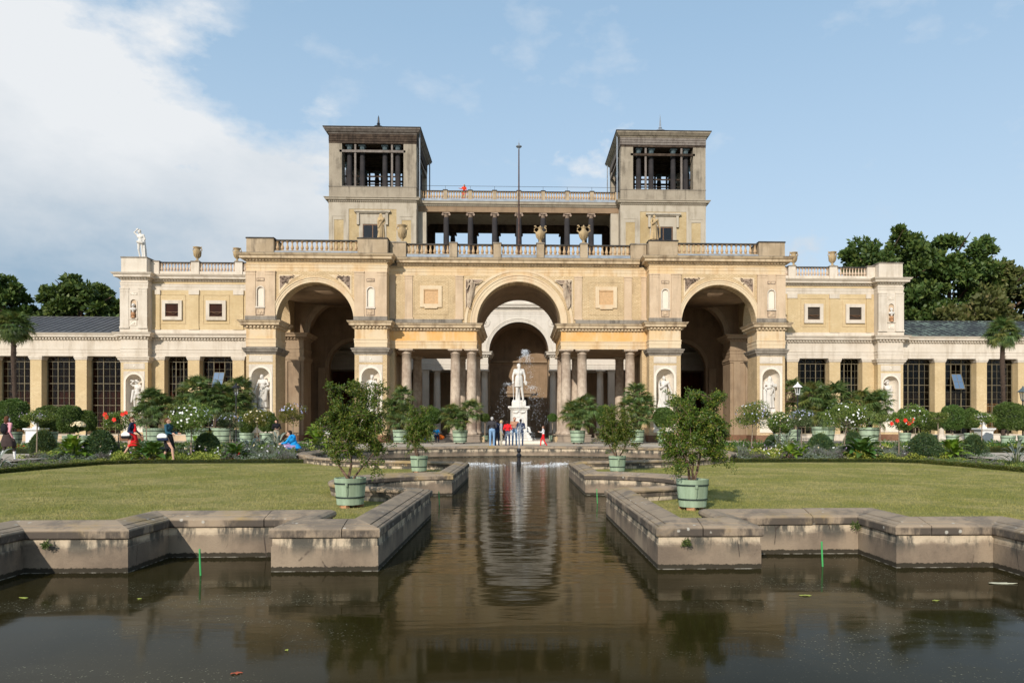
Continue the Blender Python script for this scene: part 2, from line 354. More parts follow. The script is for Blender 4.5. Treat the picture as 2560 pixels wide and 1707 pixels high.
# lawn, soil, gravel
def ground(name, cols, scales, rough=.95, bump=.5, bs=60, bd=.03):
    t = NT(name); col = t.mix(t.ss(t.noise(scales[0], 8, .7), .42, .60), cols[0], cols[1])
    col = t.mix(t.math('MULTIPLY', t.ss(t.noise(scales[1], 8, .7), .4, .7), .6), col, cols[2])
    col = t.mix(t.math('MULTIPLY', t.ss(t.noise(scales[2], 8, .75), .45, .7), .5), col, cols[3])
    return t.bsdf(col, rough, t.bump(t.noise(bs, 6, .8), bump, bd), spec=.1)
M['lawn'] = ground('mown_lawn', [(.20, .20, .05), (.30, .26, .095), (.14, .16, .032), (.36, .285, .13)], (.45, 2.5, 34))
M['gravel'] = ground('pale_gravel', [(.44, .37, .29), (.50, .43, .34), (.36, .29, .22), (.58, .52, .43)], (.3, 3, 60))
M['soil'] = ground('bed_soil', [(.05, .038, .026), (.07, .055, .035), (.04, .05, .02), (.10, .08, .05)], (1, 6, 40))
M['far_grass'] = ground('park_grass', [(.05, .075, .02), (.07, .09, .025), (.04, .06, .015), (.10, .10, .04)], (.05, .4, 4))
# water: dark brown pond, ripples spreading from the jet, a film of floating pollen
t = NT('pond_water'); gx = t.n('ShaderNodeSeparateXYZ'); t.l(t.co(), gx.inputs[0])
dy = t.math('SUBTRACT', gx.outputs[1], 33.0); rad = t.math('SQRT', t.math('ADD', t.math('MULTIPLY', gx.outputs[0], gx.outputs[0]), t.math('MULTIPLY', dy, dy)))
rip = t.math('SINE', t.math('ADD', t.math('MULTIPLY', rad, 9.5), t.math('MULTIPLY', t.noise(.8, 3), 14)))
near = t.ss(rad, 26, 8)
fine = t.noise(5.5, 3, .5, vec=t.co((.42, 1.5, 1), rot=(0, 0, .05)))
mid = t.noise(1.3, 2, .5, vec=t.co((.5, 1.7, 1)))
canal = t.ss(t.math('ABSOLUTE', gx.outputs[0]), 5.5, 1.0)
amp = t.math('ADD', t.math('MULTIPLY', near, 1.05), t.math('ADD', .06, t.math('MULTIPLY', t.math('MULTIPLY', canal, t.ss(gx.outputs[1], 5.0, 9.0)), .50)))
h = t.math('MULTIPLY', t.math('ADD', t.math('ADD', t.math('MULTIPLY', rip, .10), t.math('MULTIPLY', fine, .55)), t.math('MULTIPLY', mid, 1.3)), amp)
bmp = t.bump(h, .30, .026)
warp = t.noise(.55, 3, .5, out='Color'); wv = t.n('ShaderNodeVectorMath', operation='ADD'); t.l(t.co((.28, .62, 1)), wv.inputs[0]); t.l(warp, wv.inputs[1])
band = t.ss(t.noise(1.3, 4, .5, vec=wv.outputs[0], dist=1.6), .50, .64)
side = t.ss(t.math('ABSOLUTE', gx.outputs[0]), .6, 2.4)
vo = t.n('ShaderNodeTexVoronoi', feature='F1'); t.set(vo, Scale=42.0); t.l(t.co((.8, 1, 1)), vo.inputs['Vector'])
speck = t.math('MULTIPLY', t.ss(vo.outputs['Distance'], .27, .18), t.ss(t.noise(19, 3), .46, .6))
film = t.math('MULTIPLY', t.math('ADD', t.math('MULTIPLY', band, 1.0), .16), t.math('ADD', t.math('MULTIPLY', side, .9), .1), clamp=True)
sf = t.math('MULTIPLY', speck, film)
wc = t.mix(t.ss(t.noise(.5, 4), .35, .7), (.0185, .0145, .0036), (.0275, .0215, .006))
wc = t.mix(t.math('MULTIPLY', film, .15), wc, (.07, .062, .038))
wc = t.mix(t.math('MULTIPLY', sf, .75), wc, (.30, .285, .20))
t.bsdf(wc, t.math('ADD', .055, t.math('MULTIPLY', t.math('ADD', sf, t.math('MULTIPLY', film, .12)), .5)), bmp, spec=.055, IOR=1.333); M['water'] = t.mat
# plants
def leafmat(name, a, b, c=None, rough=.45, trans=.18, obj=True):
    t = NT(name); g = t.n('ShaderNodeNewGeometry'); r = g.outputs['Random Per Island']
    col = t.mix(t.ss(r, 0, 1), a, b)
    if c: col = t.mix(t.ss(r, .80, .95), col, c)
    if obj:
        oi = t.n('ShaderNodeObjectInfo'); hv = t.n('ShaderNodeHueSaturation'); t.l(col, hv.inputs['Color'])
        t.l(t.math('ADD', .9, t.math('MULTIPLY', oi.outputs['Random'], .25)), hv.inputs['Value']); t.l(t.math('ADD', .485, t.math('MULTIPLY', oi.outputs['Random'], .03)), hv.inputs['Hue']); col = hv.outputs[0]
    p = t.n('ShaderNodeBsdfPrincipled'); t.l(col, p.inputs['Base Color']); p.inputs['Roughness'].default_value = rough; p.inputs['Specular IOR Level'].default_value = .3
    tr = t.n('ShaderNodeBsdfTranslucent'); t.l(t.mix(.5, col, (.25, .35, .03)), tr.inputs[0]); m = t.n('ShaderNodeMixShader'); m.inputs[0].default_value = trans
    t.l(p.outputs[0], m.inputs[1]); t.l(tr.outputs[0], m.inputs[2]); t.l(m.outputs[0], t.out.inputs[0]); return t.mat
M['pomegranate'] = leafmat('glossy_small_leaf', (.042, .085, .009), (.105, .16, .018), (.24, .23, .04))
M['rose_leaf'] = leafmat('rose_leaf', (.07, .12, .02), (.15, .20, .035), (.22, .24, .06))
M['rose_gold'] = leafmat('golden_leaf', (.13, .14, .02), (.21, .19, .035), (.07, .10, .02))
M['grey_leaf'] = leafmat('plumbago_leaf', (.07, .10, .035), (.12, .15, .055), (.16, .16, .09))
M['box'] = leafmat('box_leaf', (.06, .10, .016), (.11, .16, .027))
M['bay'] = leafmat('bay_leaf', (.045, .085, .018), (.10, .15, .03), (.15, .19, .05))
M['hedge'] = leafmat('low_hedge_leaf', (.05, .065, .012), (.11, .12, .02), (.14, .10, .03))
M['yew'] = leafmat('yew_needle', (.035, .07, .03), (.08, .125, .05), (.14, .16, .04))
M['palm'] = leafmat('palm_frond', (.055, .10, .028), (.12, .165, .045), None, .4, .12)
M['palm_b'] = leafmat('yellowing_frond', (.12, .135, .03), (.20, .195, .05), None, .45, .12)
M['oak'] = leafmat('tree_leaf', (.038, .078, .017), (.085, .13, .028), (.12, .16, .036), .55, .12)
M['oak_b'] = leafmat('tree_leaf_brownish', (.07, .085, .024), (.12, .13, .035), (.17, .15, .055), .55, .12)
M['lime'] = leafmat('broad_bright_leaf', (.11, .20, .02), (.21, .30, .03), None, .35, .25)
M['chard'] = leafmat('dark_broad_leaf', (.035, .10, .02), (.09, .16, .03), None, .35, .2)
M['silver'] = leafmat('silver_leaf', (.17, .20, .16), (.27, .29, .24), (.12, .17, .12))
M['cover_gold'] = leafmat('golden_ground_cover', (.22, .25, .04), (.38, .38, .07), (.10, .15, .03))
M['cover_purple'] = leafmat('purple_ground_cover', (.11, .085, .085), (.19, .16, .155), (.08, .12, .04))
M['cover_green'] = leafmat('green_ground_cover', (.06, .095, .025), (.11, .15, .04), (.18, .2, .06))
M['lavender'] = leafmat('lavender_stem', (.12, .16, .11), (.20, .22, .16), (.26, .20, .30))
M['grassblade'] = ground('lawn_blade', [(.235, .225, .055), (.35, .30, .115), (.165, .185, .036), (.42, .34, .17)], (.45, 2.5, 34), rough=.7, bump=.0)
M['bark'] = plain('brown_bark', (.16, .10, .065), .9, .35, 25)
M['bark_grey'] = plain('grey_stem', (.24, .185, .13), .9, .3, 20)
M['palm_bark'] = plain('fibrous_palm_trunk', (.06, .04, .028), .95, .5, 30)
M['red_stem'] = plain('red_stalk', (.42, .025, .02), .5, .2); M['yellow_stem'] = plain('yellow_stalk', (.62, .44, .03), .5, .2)
M['white_flower'] = plain('white_petal', (.82, .82, .80), .6, .05); M['red_flower'] = plain('red_petal', (.75, .025, .012), .6, .15)
M['blue_flower'] = plain('pale_blue_petal', (.46, .47, .68), .6, .1); M['purple_flower'] = plain('mauve_petal', (.36, .27, .42), .6, .2)
M['apricot_flower'] = plain('cream_petal', (.80, .66, .42), .6, .1)
M['tub'] = stucco('green_painted_tub', (.32, .415, .285), (.38, .475, .34), (.16, .20, .13), .75, rough=.6, bump=.12, scale=3, fine=16)
M['hoop'] = plain('dark_hoop', (.022, .034, .028), .5, .2); M['block'] = plain('terracotta_block', (.42, .22, .11), .9, .2)
M['rod'] = plain('green_rod', (.06, .36, .10), .5, .15)
M['foam'] = plain('water_foam', (.86, .89, .92), .3, .03)
t = NT('falling_water'); g = t.n('ShaderNodeBsdfGlossy'); g.inputs[0].default_value = (.92, .95, 1, 1); g.inputs[1].default_value = .25
d_ = t.n('ShaderNodeBsdfDiffuse'); d_.inputs[0].default_value = (.8, .84, .88, 1); tr = t.n('ShaderNodeBsdfTransparent')
m1 = t.n('ShaderNodeMixShader'); m1.inputs[0].default_value = .55; t.l(g.outputs[0], m1.inputs[1]); t.l(d_.outputs[0], m1.inputs[2])
m2 = t.n('ShaderNodeMixShader'); m2.inputs[0].default_value = .62; t.l(tr.outputs[0], m2.inputs[1]); t.l(m1.outputs[0], m2.inputs[2]); t.l(m2.outputs[0], t.out.inputs[0]); M['spray'] = t.mat
def cloth(name, c): return plain(name, c, .85, .12, 30, spec=.15)
# ------------------------------------------------------------------ pond, quays, ground
PC, PR = (0.0, 33.0), 8.95
def circ(r, a0, a1, n): return [(PC[0]+r*math.cos(R(a0+(a1-a0)*i/n)), PC[1]+r*math.sin(R(a0+(a1-a0)*i/n))) for i in range(n+1)]
quayR = circ(PR, -28, -79.31, 9)[:-1]+[(1.66, 24.2), (1.66, 18.28)]+[(1.48+2.19*math.cos(R(a)), 16.09+2.19*math.sin(R(a))) for a in (74, 62, 50, 38, 26, 14, 2, -10, -22, -34, -46, -58, -70)]+[(1.66, 13.9),
         (1.66, 8.7), (2.91, 8.7), (2.91, 9.7), (4.56, 9.7), (4.56, 8.7), (5.75, 8.7), (5.75, 4.4), (9, 4.4), (9, 2.6)]
quayL = [(-x, y) for x, y in quayR]
def path_len(P): return np.concatenate([[0], np.cumsum([math.dist(P[i], P[i+1]) for i in range(len(P)-1)])])
def subpath(P, s0, s1):
    S = path_len(P); o = []
    def at(s):
        i = min(max(int(np.searchsorted(S, s))-1, 0), len(P)-2); t = (s-S[i])/(S[i+1]-S[i])
        return (P[i][0]+(P[i+1][0]-P[i][0])*t, P[i][1]+(P[i+1][1]-P[i][1])*t)
    o.append(at(s0)); o += [P[i] for i in range(len(P)) if s0+1e-3 < S[i] < s1-1e-3]; o.append(at(s1)); return o
def coping_prof(dz, w=.40):
    return [(-.004, .388+dz), (-.022, .398+dz), (-.026, .41+dz), (-.026, .485+dz), (-.018, .500+dz), (.004, .510+dz), (.005, .494+dz), (.019, .494+dz), (.021, .514+dz), (.098, .532+dz), (.10, .508+dz), (.116, .508+dz), (.118, .537+dz),
            (w-.12, .574+dz), (w-.05, .572+dz), (w, .545+dz), (w+.012, .51+dz), (w, .475+dz), (w-.03, .462+dz), (w-.03, .388+dz)]
def quay_thing(name, label, P, side, dz, seed, w=.40):
    t_ = thing(name, label, 'wall')
    b = MB(); b.sweep(P, [(0, -.9), (0, .296+dz), (.010, .302+dz), (.012, .3865+dz), (w-.05, .3865+dz), (w-.05, -.9)], side=side)
    b.build('wall_body', M['quay'], t_)
    rnd = random.Random(seed); S = path_len(P); s = 0; cuts = [0]
    while s < S[-1]-1.2:
        s += rnd.uniform(1.15, 1.9)
        for q in S[1:-1]:
            near_corner = True
            if abs(q-s) < .3: s = q+.42
        if s < S[-1]-.6: cuts.append(s)
    cuts.append(S[-1])
    for a, c in zip(cuts[:-1], cuts[1:]):
        jz = rnd.uniform(-.005, .005); jo = rnd.uniform(-.005, .005); g = rnd.uniform(.004, .008)
        pr = [(o+jo, z+jz) for o, z in coping_prof(dz, w)]
        sp = subpath(P, a+(g if a > 0 else 0), c-(g if c < S[-1] else 0))
        m = MB(); m.sweep(sp, pr, side=side); m.build('coping_stone', M['coping'], t_)
    return t_
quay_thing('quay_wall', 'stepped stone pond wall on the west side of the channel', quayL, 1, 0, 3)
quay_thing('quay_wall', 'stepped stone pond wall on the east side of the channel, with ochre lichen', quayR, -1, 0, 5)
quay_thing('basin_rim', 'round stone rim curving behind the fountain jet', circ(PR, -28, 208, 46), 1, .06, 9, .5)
for x, y, s_ in ((-1.657, 8.55, -1), (1.657, 8.55, 1)): pass
# expansion joints: vertical seams in the wall body
def rounded(P, off, sgn):
    n = len(P); o = []
    for i in range(n):
        a = Vector(P[i])-Vector(P[i-1]) if i else None; b = Vector(P[i+1])-Vector(P[i]) if i < n-1 else None
        na = Vector((a.y, -a.x)).normalized() if a else None; nb = Vector((b.y, -b.x)).normalized() if b else None
        d = nb if na is None else na if nb is None else (na+nb)/max((na+nb).dot(na), .25)
        o.append((P[i][0]+d.x*off*sgn, P[i][1]+d.y*off*sgn))
    return o
def sheet(name, poly, z, mat, kind='structure'):
    me = bpy.data.meshes.new(name); me.from_pydata([(p[0], p[1], z(p[0], p[1]) if callable(z) else z) for p in poly], [], [tuple(range(len(poly)))])
    bm = bmesh.new(); bm.from_mesh(me); bmesh.ops.triangulate(bm, faces=bm.faces)
    for f in bm.faces:
        if f.normal.z < 0: f.normal_flip()
    bm.to_mesh(me); bm.free(); me.materials.append(mat); return tag(put(name, me), kind=kind)
for sg, P in ((-1, quayR), (1, quayL)):
    Q = rounded(P, .30, sg); k = -sg
    Q = [(k*9.25*math.cos(R(-27.7)), 28.7)]+Q[1:]
    sheet('lawn', Q+[(Q[-1][0], 1.0), (k*60, 1.0), (k*60, 28.7)], .3, M['lawn'])
    A = [(k*9.25*math.cos(R(a)), 33+9.25*math.sin(R(a))) for a in (-27.7, -24, -20, -16, -12.2)]
    A[0] = (A[0][0], 28.7); A[-1] = (A[-1][0], 31.05)
    sheet('flower_bed_soil', A+[(k*60, 31.05), (k*60, 28.7)], lambda x, y: .304+(y-28.7)*.19/2.35, M['soil'])
A = [(9.25*math.cos(R(a)), 33+9.25*math.sin(R(a))) for a in np.linspace(-12.2, 192.2, 44)]; A[0] = (A[0][0], 31.05); A[-1] = (A[-1][0], 31.05)
sheet('gravel_path', [(60, 31.05)]+A+[(-60, 31.05), (-60, 92), (60, 92)], .494, M['gravel'])
sheet('park_ground', [(-900, 92), (900, 92), (900, 1500), (-900, 1500)], .49, M['far_grass'])
for k in (-1, 1):
    sheet('park_ground', [(k*60, -200), (k*900, -200), (k*900, 92), (k*60, 92)], .29, M['far_grass'])
    sheet('side_path', [(k*18.2, 2), (k*27, 2), (k*27, 31.05), (k*18.2, 31.05)], lambda x, y: .308+max(0, (y-20))*.017, M['gravel'])
sheet('terrace', [(-60, -200), (60, -200), (60, 2.2), (-60, 2.2)], .44, M['gravel'])
b = MB(); b.sweep([(-9.4, 2.6), (9.4, 2.6)], [(0, -.9), (0, .38), (-.02, .4), (-.02, .49), (.4, .55), (.4, -.9)], side=1); tag(b.build('near_quay', M['quay']), kind='structure')
me = bpy.data.meshes.new('pond_water'); g_ = 40
b = MB(); b.add([(-13, -1, 0), (13, -1, 0), (13, 43, 0), (-13, 43, 0)], [(0, 1, 2, 3)]); tag(b.build('pond_water', M['water'], fix=False), kind='structure')
b = MB(); b.add([(-13, -1, -.85), (13, -1, -.85), (13, 43, -.85), (-13, 43, -.85)], [(0, 1, 2, 3)]); tag(b.build('pond_floor', M['soil'], fix=False), kind='structure')
# short grass blades standing on the nearer lawn
def inside(px, py, poly):
    c = np.zeros(len(px), bool); n = len(poly)
    for i in range(n):
        x1, y1 = poly[i]; x2, y2 = poly[i-1]
        m_ = ((y1 > py) != (y2 > py)) & (px < (x2-x1)*(py-y1)/((y2-y1) if y2 != y1 else 1e-9)+x1); c ^= m_
    return c
def blades(P, k, n, seed):
    rg = np.random.default_rng(seed); Q = rounded(P, .41, -k); Q[0] = (k*9.3*math.cos(R(-27.7)), 28.7)
    poly = Q+[(Q[-1][0], 1.0), (k*15.4, 1.0), (k*15.4, 28.6)]
    y = 8.0+(rg.random(n)**1.9)*20; x = k*(1.5+rg.random(n)*(y*.72)); ok = inside(x, y, poly); x, y = x[ok], y[ok]; m_ = len(x)
    hgt = rg.uniform(.012, .032, m_)*(1+.25*np.sin(x*3+y*2)); a = rg.uniform(0, 6.28, m_); wd = .0016+.00017*y
    d = np.stack([np.cos(a), np.sin(a), np.zeros(m_)], 1); o = np.stack([x, y, np.full(m_, .3)], 1); ln = rg.normal(0, .012, (m_, 2))
    V = np.stack([o-d*wd[:, None], o+d*wd[:, None], o+np.stack([ln[:, 0], ln[:, 1], hgt], 1)], 1)
    tag(put('lawn_grass', quads_mesh('lawn_grass', V, 3, M['grassblade'])), kind='stuff')
blades(quayR, 1, 170000, 1); blades(quayL, -1, 170000, 2)
# ------------------------------------------------------------------ architecture
G, L1, L2, L3, L4, L5, L6, L7 = .49, 7.88, 8.5, 9.28, 9.85, 13.70, 14.42, 14.98
CORN_MID = [(0, L3-.02), (.05, L3), (.09, L3+.05), (.10, L3+.2), (.36, L3+.24), (.38, L3+.40), (.44, L3+.44), (.50, L4-.03), (.52, L4), (.0, L4+.06), (-.3, L4+.06), (-.3, L3-.02)]
ARCHI = [(-.3, L1), (.012, L1), (.012, L1+.28), (.035, L1+.29), (.035, L1+.54), (.07, L1+.57), (.07, L1+.62), (.004, L1+.64), (-.3, L1+.64)]
CORN_TOP = [(-.3, L6-.03), (.012, L6-.03), (.05, L6), (.10, L6+.06), (.11, L6+.16), (.40, L6+.20), (.42, L6+.36), (.50, L6+.41), (.58, L7-.04), (.60, L7), (.0, L7+.05), (-.3, L7+.05)]
ARCHU = [(-.3, L5-.02), (.012, L5-.02), (.012, L5+.24), (.04, L5+.25), (.04, L5+.44), (.07, L5+.47), (.07, L5+.52), (.004, L5+.53), (-.3, L5+.53)]
def dentils(parent, path, z0, z1, out, pitch, mat, side=1):
    b = MB(); P = path
    for i in range(len(P)-1):
        a, c = Vector(P[i]), Vector(P[i+1]); d = (c-a).normalized(); nrm = Vector((d.y, -d.x))*side; n = int((c-a).length/pitch)
        for q in range(n):
            p = a+d*((q+.5)*(c-a).length/n); h = pitch*.27; pts = [p-d*h+nrm*.02, p+d*h+nrm*.02, p+d*h+nrm*out, p-d*h+nrm*out]
            b.prism([(v.x, v.y) for v in pts], z0, z1, 'xy')
    if b.v: o = b.build('dentils', mat, parent); o['kind'] = 'stuff'
def band(name, parent, path, prof, mat, side=1, closed=False):
    b = MB(); b.sweep(path, prof, side=side, closed=closed); return b.build(name, mat, parent)
BAL = {}
def baluster_mesh(h, mat, key):
    if key in BAL: return BAL[key]
    p = [(.13, 0), (.13, .07), (.07, .09), (.065, .12), (.12, .20), (.142, .30), (.13, .40), (.085, .55), (.06, .70), (.07, .80), (.10, .84), (.07, .87), (.085, .90), (.13, .93), (.13, 1)]
    BAL[key] = MB().lathe([(r*h/.8*(1.0 if key == 'front' else .95), z*h) for r, z in p], seg=8).mesh('baluster', mat, smooth=False); return BAL[key]
def balustrade_run(parent, x0, x1, y, z0, z1, pitch, key, mat, rail_mat, base_mat, railw=.16, base_h=0, axis='x'):
    """base strip, balusters and hand rail between two piers"""
    L_ = x1-x0
    def bx(name, a, c, w, za, zb, mt):
        b = MB()
        b.box(a, c, y-w, y+w, za, zb) if axis == 'x' else b.box(y-w, y+w, a, c, za, zb)
        return b.build(name, mt, parent, bevel=.012)
    bx('baluster_base', x0, x1, railw+.03, z0, z0+base_h, base_mat); bx('hand_rail', x0, x1, railw, z1-.11, z1, rail_mat)
    n = max(1, int(round(L_/pitch))); me = baluster_mesh(z1-.11-z0-base_h, mat, key)
    for i in range(n):
        c = x0+(i+.5)*L_/n; put('baluster', me, parent, (c, y, z0+base_h) if axis == 'x' else (y, c, z0+base_h))
def block(parent, name, x0, x1, y0, y1, z0, z1, mat, bevel=.015):
    return MB().box(x0, x1, y0, y1, z0, z1).build(name, mat, parent, bevel=bevel)
def parapet_pier(parent, x0, x1, y0, y1, z0, z1, mat, cap):
    o = block(parent, 'parapet_pier', x0, x1, y0, y1, z0, z1-.1, mat)
    MB().box(x0-.05, x1+.05, y0-.05, y1+.05, z1-.1, z1-.03).box(x0-.02, x1+.02, y0-.02, y1+.02, z1-.03, z1).build('coping', cap, o); return o
def arch_poly(x0, x1, z0, z1, cx, r, zs, n=28):
    p = [(x0, z0), (cx-r, z0)]
    if zs > z0+1e-4: p.append((cx-r, zs))
    p += arc(cx, zs, r, 180, 0, n)[(1 if zs > z0+1e-4 else 1):-1]
    if zs > z0+1e-4: p += [(cx+r, zs)]
    p += [(cx+r, z0), (x1, z0), (x1, z1), (x0, z1)]
    return p
def ring_poly(cx, zs, r0, r1, n=28, leg=0):
    a = arc(cx, zs, r1, 180, 0, n); b = arc(cx, zs, r0, 0, 180, n)
    if leg: return [(cx-r1, zs-leg)]+a+[(cx+r1, zs-leg), (cx+r0, zs-leg)]+b+[(cx-r0, zs-leg)]
    return a+b
def archivolt(parent, cx, zs, r0, r1, y, mat, plane='xz', leg=0, d=1):
    b = MB(); w_ = r1-r0
    b.prism(ring_poly(cx, zs, r0, r0+w_*.45, leg=leg), y-.05*d, y+.1*d, plane); b.prism(ring_poly(cx, zs, r0+w_*.45, r0+w_*.85, leg=leg), y-.08*d, y+.1*d, plane)
    b.prism(ring_poly(cx, zs, r0+w_*.85, r1, leg=leg), y-.13*d, y+.1*d, plane); return b.build('archivolt', mat, parent)
def niche_shell(cx, y, r, z0, zs, depth=1.0, n=12):
    v = []; f = []
    for i in range(n+1):
        a = math.pi*i/n; x = cx-r*math.cos(a); yy = y+r*math.sin(a)*depth; v += [(x, yy, z0), (x, yy, zs)]
    f += [(2*i, 2*i+2, 2*i+3, 2*i+1) for i in range(n)]; b = MB(); b.add(v, f)
    v = []; f = []
    for j in range(7):
        e = math.pi/2*j/6
        for i in range(n+1):
            a = math.pi*i/n; v.append((cx-r*math.cos(a)*math.cos(e), y+r*math.sin(a)*math.cos(e)*depth, zs+r*math.sin(e)))
    f = [(j*(n+1)+i, j*(n+1)+i+1, (j+1)*(n+1)+i+1, (j+1)*(n+1)+i) for j in range(6) for i in range(n)]
    b.add(v, f); return b
def pilaster(parent, x0, x1, y, z0, z1, mat, out=.09, cap=True):
    b = MB(); b.box(x0, x1, y-out, y+.05, z0, z1)
    if cap:
        b.box(x0-.03, x1+.03, y-out-.035, y+.05, z1-.10, z1-.001).box(x0-.015, x1+.015, y-out-.02, y+.05, z1-.30, z1-.25)
    b.box(x0-.04, x1+.04, y-out-.04, y+.05, z0, z0+.16); return b.build('pilaster', mat, parent)
COLM = {}
def column_parts(parent, x, y, z0, z1, r, mat, sub=True):
    key = (round(z1-z0, 2), r, mat.name)
    if key not in COLM:
        h = z1-z0; sh = [(r*1.28, 0), (r*1.28, .10), (r*1.22, .14), (r*1.08, .17), (r*1.06, .22)]+[(r*(1.0-.15*(q/8)**1.6), .24+(h-.62)*q/8) for q in range(9)]+[(r*.93, h-.37), (r*.93, h-.33), (r*.86, h-.32), (r*.86, h-.24), (r*1.08, h-.13), (r*1.12, h-.12)]
        COLM[key] = (MB().lathe(sh, seg=24).mesh('column', mat, smooth=True), MB().box(-r*1.3, r*1.3, -r*1.3, r*1.3, h-.12, h-.002).mesh('abacus', mat, bevel=.01))
    o = put('column', COLM[key][0], parent, (x, y, z0)); put('abacus', COLM[key][1], o); return o
def small_panel(parent, cx, y, zc, w_, h, mat, rmat, seed, name='relief_panel'):
    """little carved panel: sunk field with raised scrolls and a boss"""
    b = MB(); b.box(cx-w_/2, cx+w_/2, y-.03, y+.02, zc-h/2, zc+h/2); o = b.build(name, mat, parent)
    rd = random.Random(seed); c = MB(); c.box(cx-w_/2+.05, cx+w_/2-.05, y-.036, y-.026, zc-h/2+.05, zc+h/2-.05)
    if h > .3:
        c.lathe([(.0, 0), (.11, 0), (.12, .03), (.07, .05), (.0, .055)], seg=10)
        nv = 50; c.v[-nv:] = [(cx+x, y-.035-z, zc+yy) for x, yy, z in c.v[-nv:]]
    for q in range(7 if h > .3 else 4):
        px_ = cx+rd.uniform(-.36, .36)*w_; pz = zc+rd.uniform(-.3, .3)*h; a = rd.uniform(0, 3)
        c.tube([(px_-.08*math.cos(a), y-.04, pz-.08*math.sin(a)), (px_, y-.06, pz+.03), (px_+.08*math.cos(a), y-.04, pz+.05*math.sin(a))], .022, 5)
    c.build('carving', rmat, o); return o

# ---- one storey-high entablature block on piers
def front_pier(parent, x0, x1, y0, y1, brick_m, niche=True, side_reveal=0):
    cx = (x0+x1)/2
    if niche:
        b = MB(); b.box(x0, x1, y0+.95, y1, G, 7.28); b.box(x0, x1, y0, y0+.95, G, 2.86)
        b.prism(arch_poly(x0, x1, 2.86, 7.28, cx, .70, 5.55, 16), y0, y0+.95, 'xz')
        p = b.build('pier', brick_m, parent)
        niche_shell(cx, y0+.02, .70, 2.86, 5.55, 1.25).build('niche', M['plaster_white'], p, smooth=True, fix=False)
        f = MB(); f.prism(arch_poly(cx-.90, cx+.90, 2.87, 6.52, cx, .69, 5.55, 16), y0-.035, y0+.06, 'xz'); f.build('niche_frame', M['cream'], p)
        a = MB(); a.prism(ring_poly(cx, 5.55, .70, .86, 18, 2.66), y0-.07, y0+.02, 'xz'); a.build('niche_moulding', M['plaster_white'], p)
        f = MB(); f.box(cx-1.0, cx+1.0, y0-.22, y0+.1, 2.70, 2.84).box(cx-.95, cx+.95, y0-.15, y0+.1, 2.62, 2.70)
        for k in (-1, 1): f.box(cx+k*.78-.1, cx+k*.78+.1, y0-.16, y0+.05, 2.36, 2.62)
        f.box(cx-.9, cx+.9, y0-.045, y0+.02, 1.25, 2.40).box(cx-.78, cx+.78, y0-.06, y0, 1.4, 2.2); f.build('niche_sill', M['plaster_white'], p)
        f = MB(); f.box(cx-.90, cx+.90, y0-.03, y0+.05, 6.70, 7.22).box(cx-.8, cx+.8, y0-.045, y0, 6.78, 7.14); ip = f.build('tablet', M['cream'], p)
        MB().lathe([(0, 0), (.09, 0), (.07, .03), (0, .035)], seg=10).build('boss', M['plaster_white'], ip, loc=(cx, y0-.045, 6.96), rot=(R(90), 0, 0))
    else:
        p = MB().box(x0, x1, y0, y1, G, 7.28).build('pier', brick_m, parent)
    MB().box(x0-.08, x1+.08, y0-.08, y1+.08, G, 1.05).build('plinth', M['brick_red'], p, bevel=.02)
    b = MB(); R4 = [(x0, y0), (x1, y0), (x1, y1), (x0, y1)]
    b.sweep(R4, [(-.2, 7.28), (.02, 7.28), (.03, 7.36), (.10, 7.45), (.17, 7.50), (.19, 7.62), (.25, 7.68), (.26, 7.78), (.012, 7.82), (.012, L1-.003), (-.2, L1-.003)], closed=True, side=1); b.build('pier_capital', M['cap_grey'] if brick_m is M['brick'] else M['cream'], p)
    return p

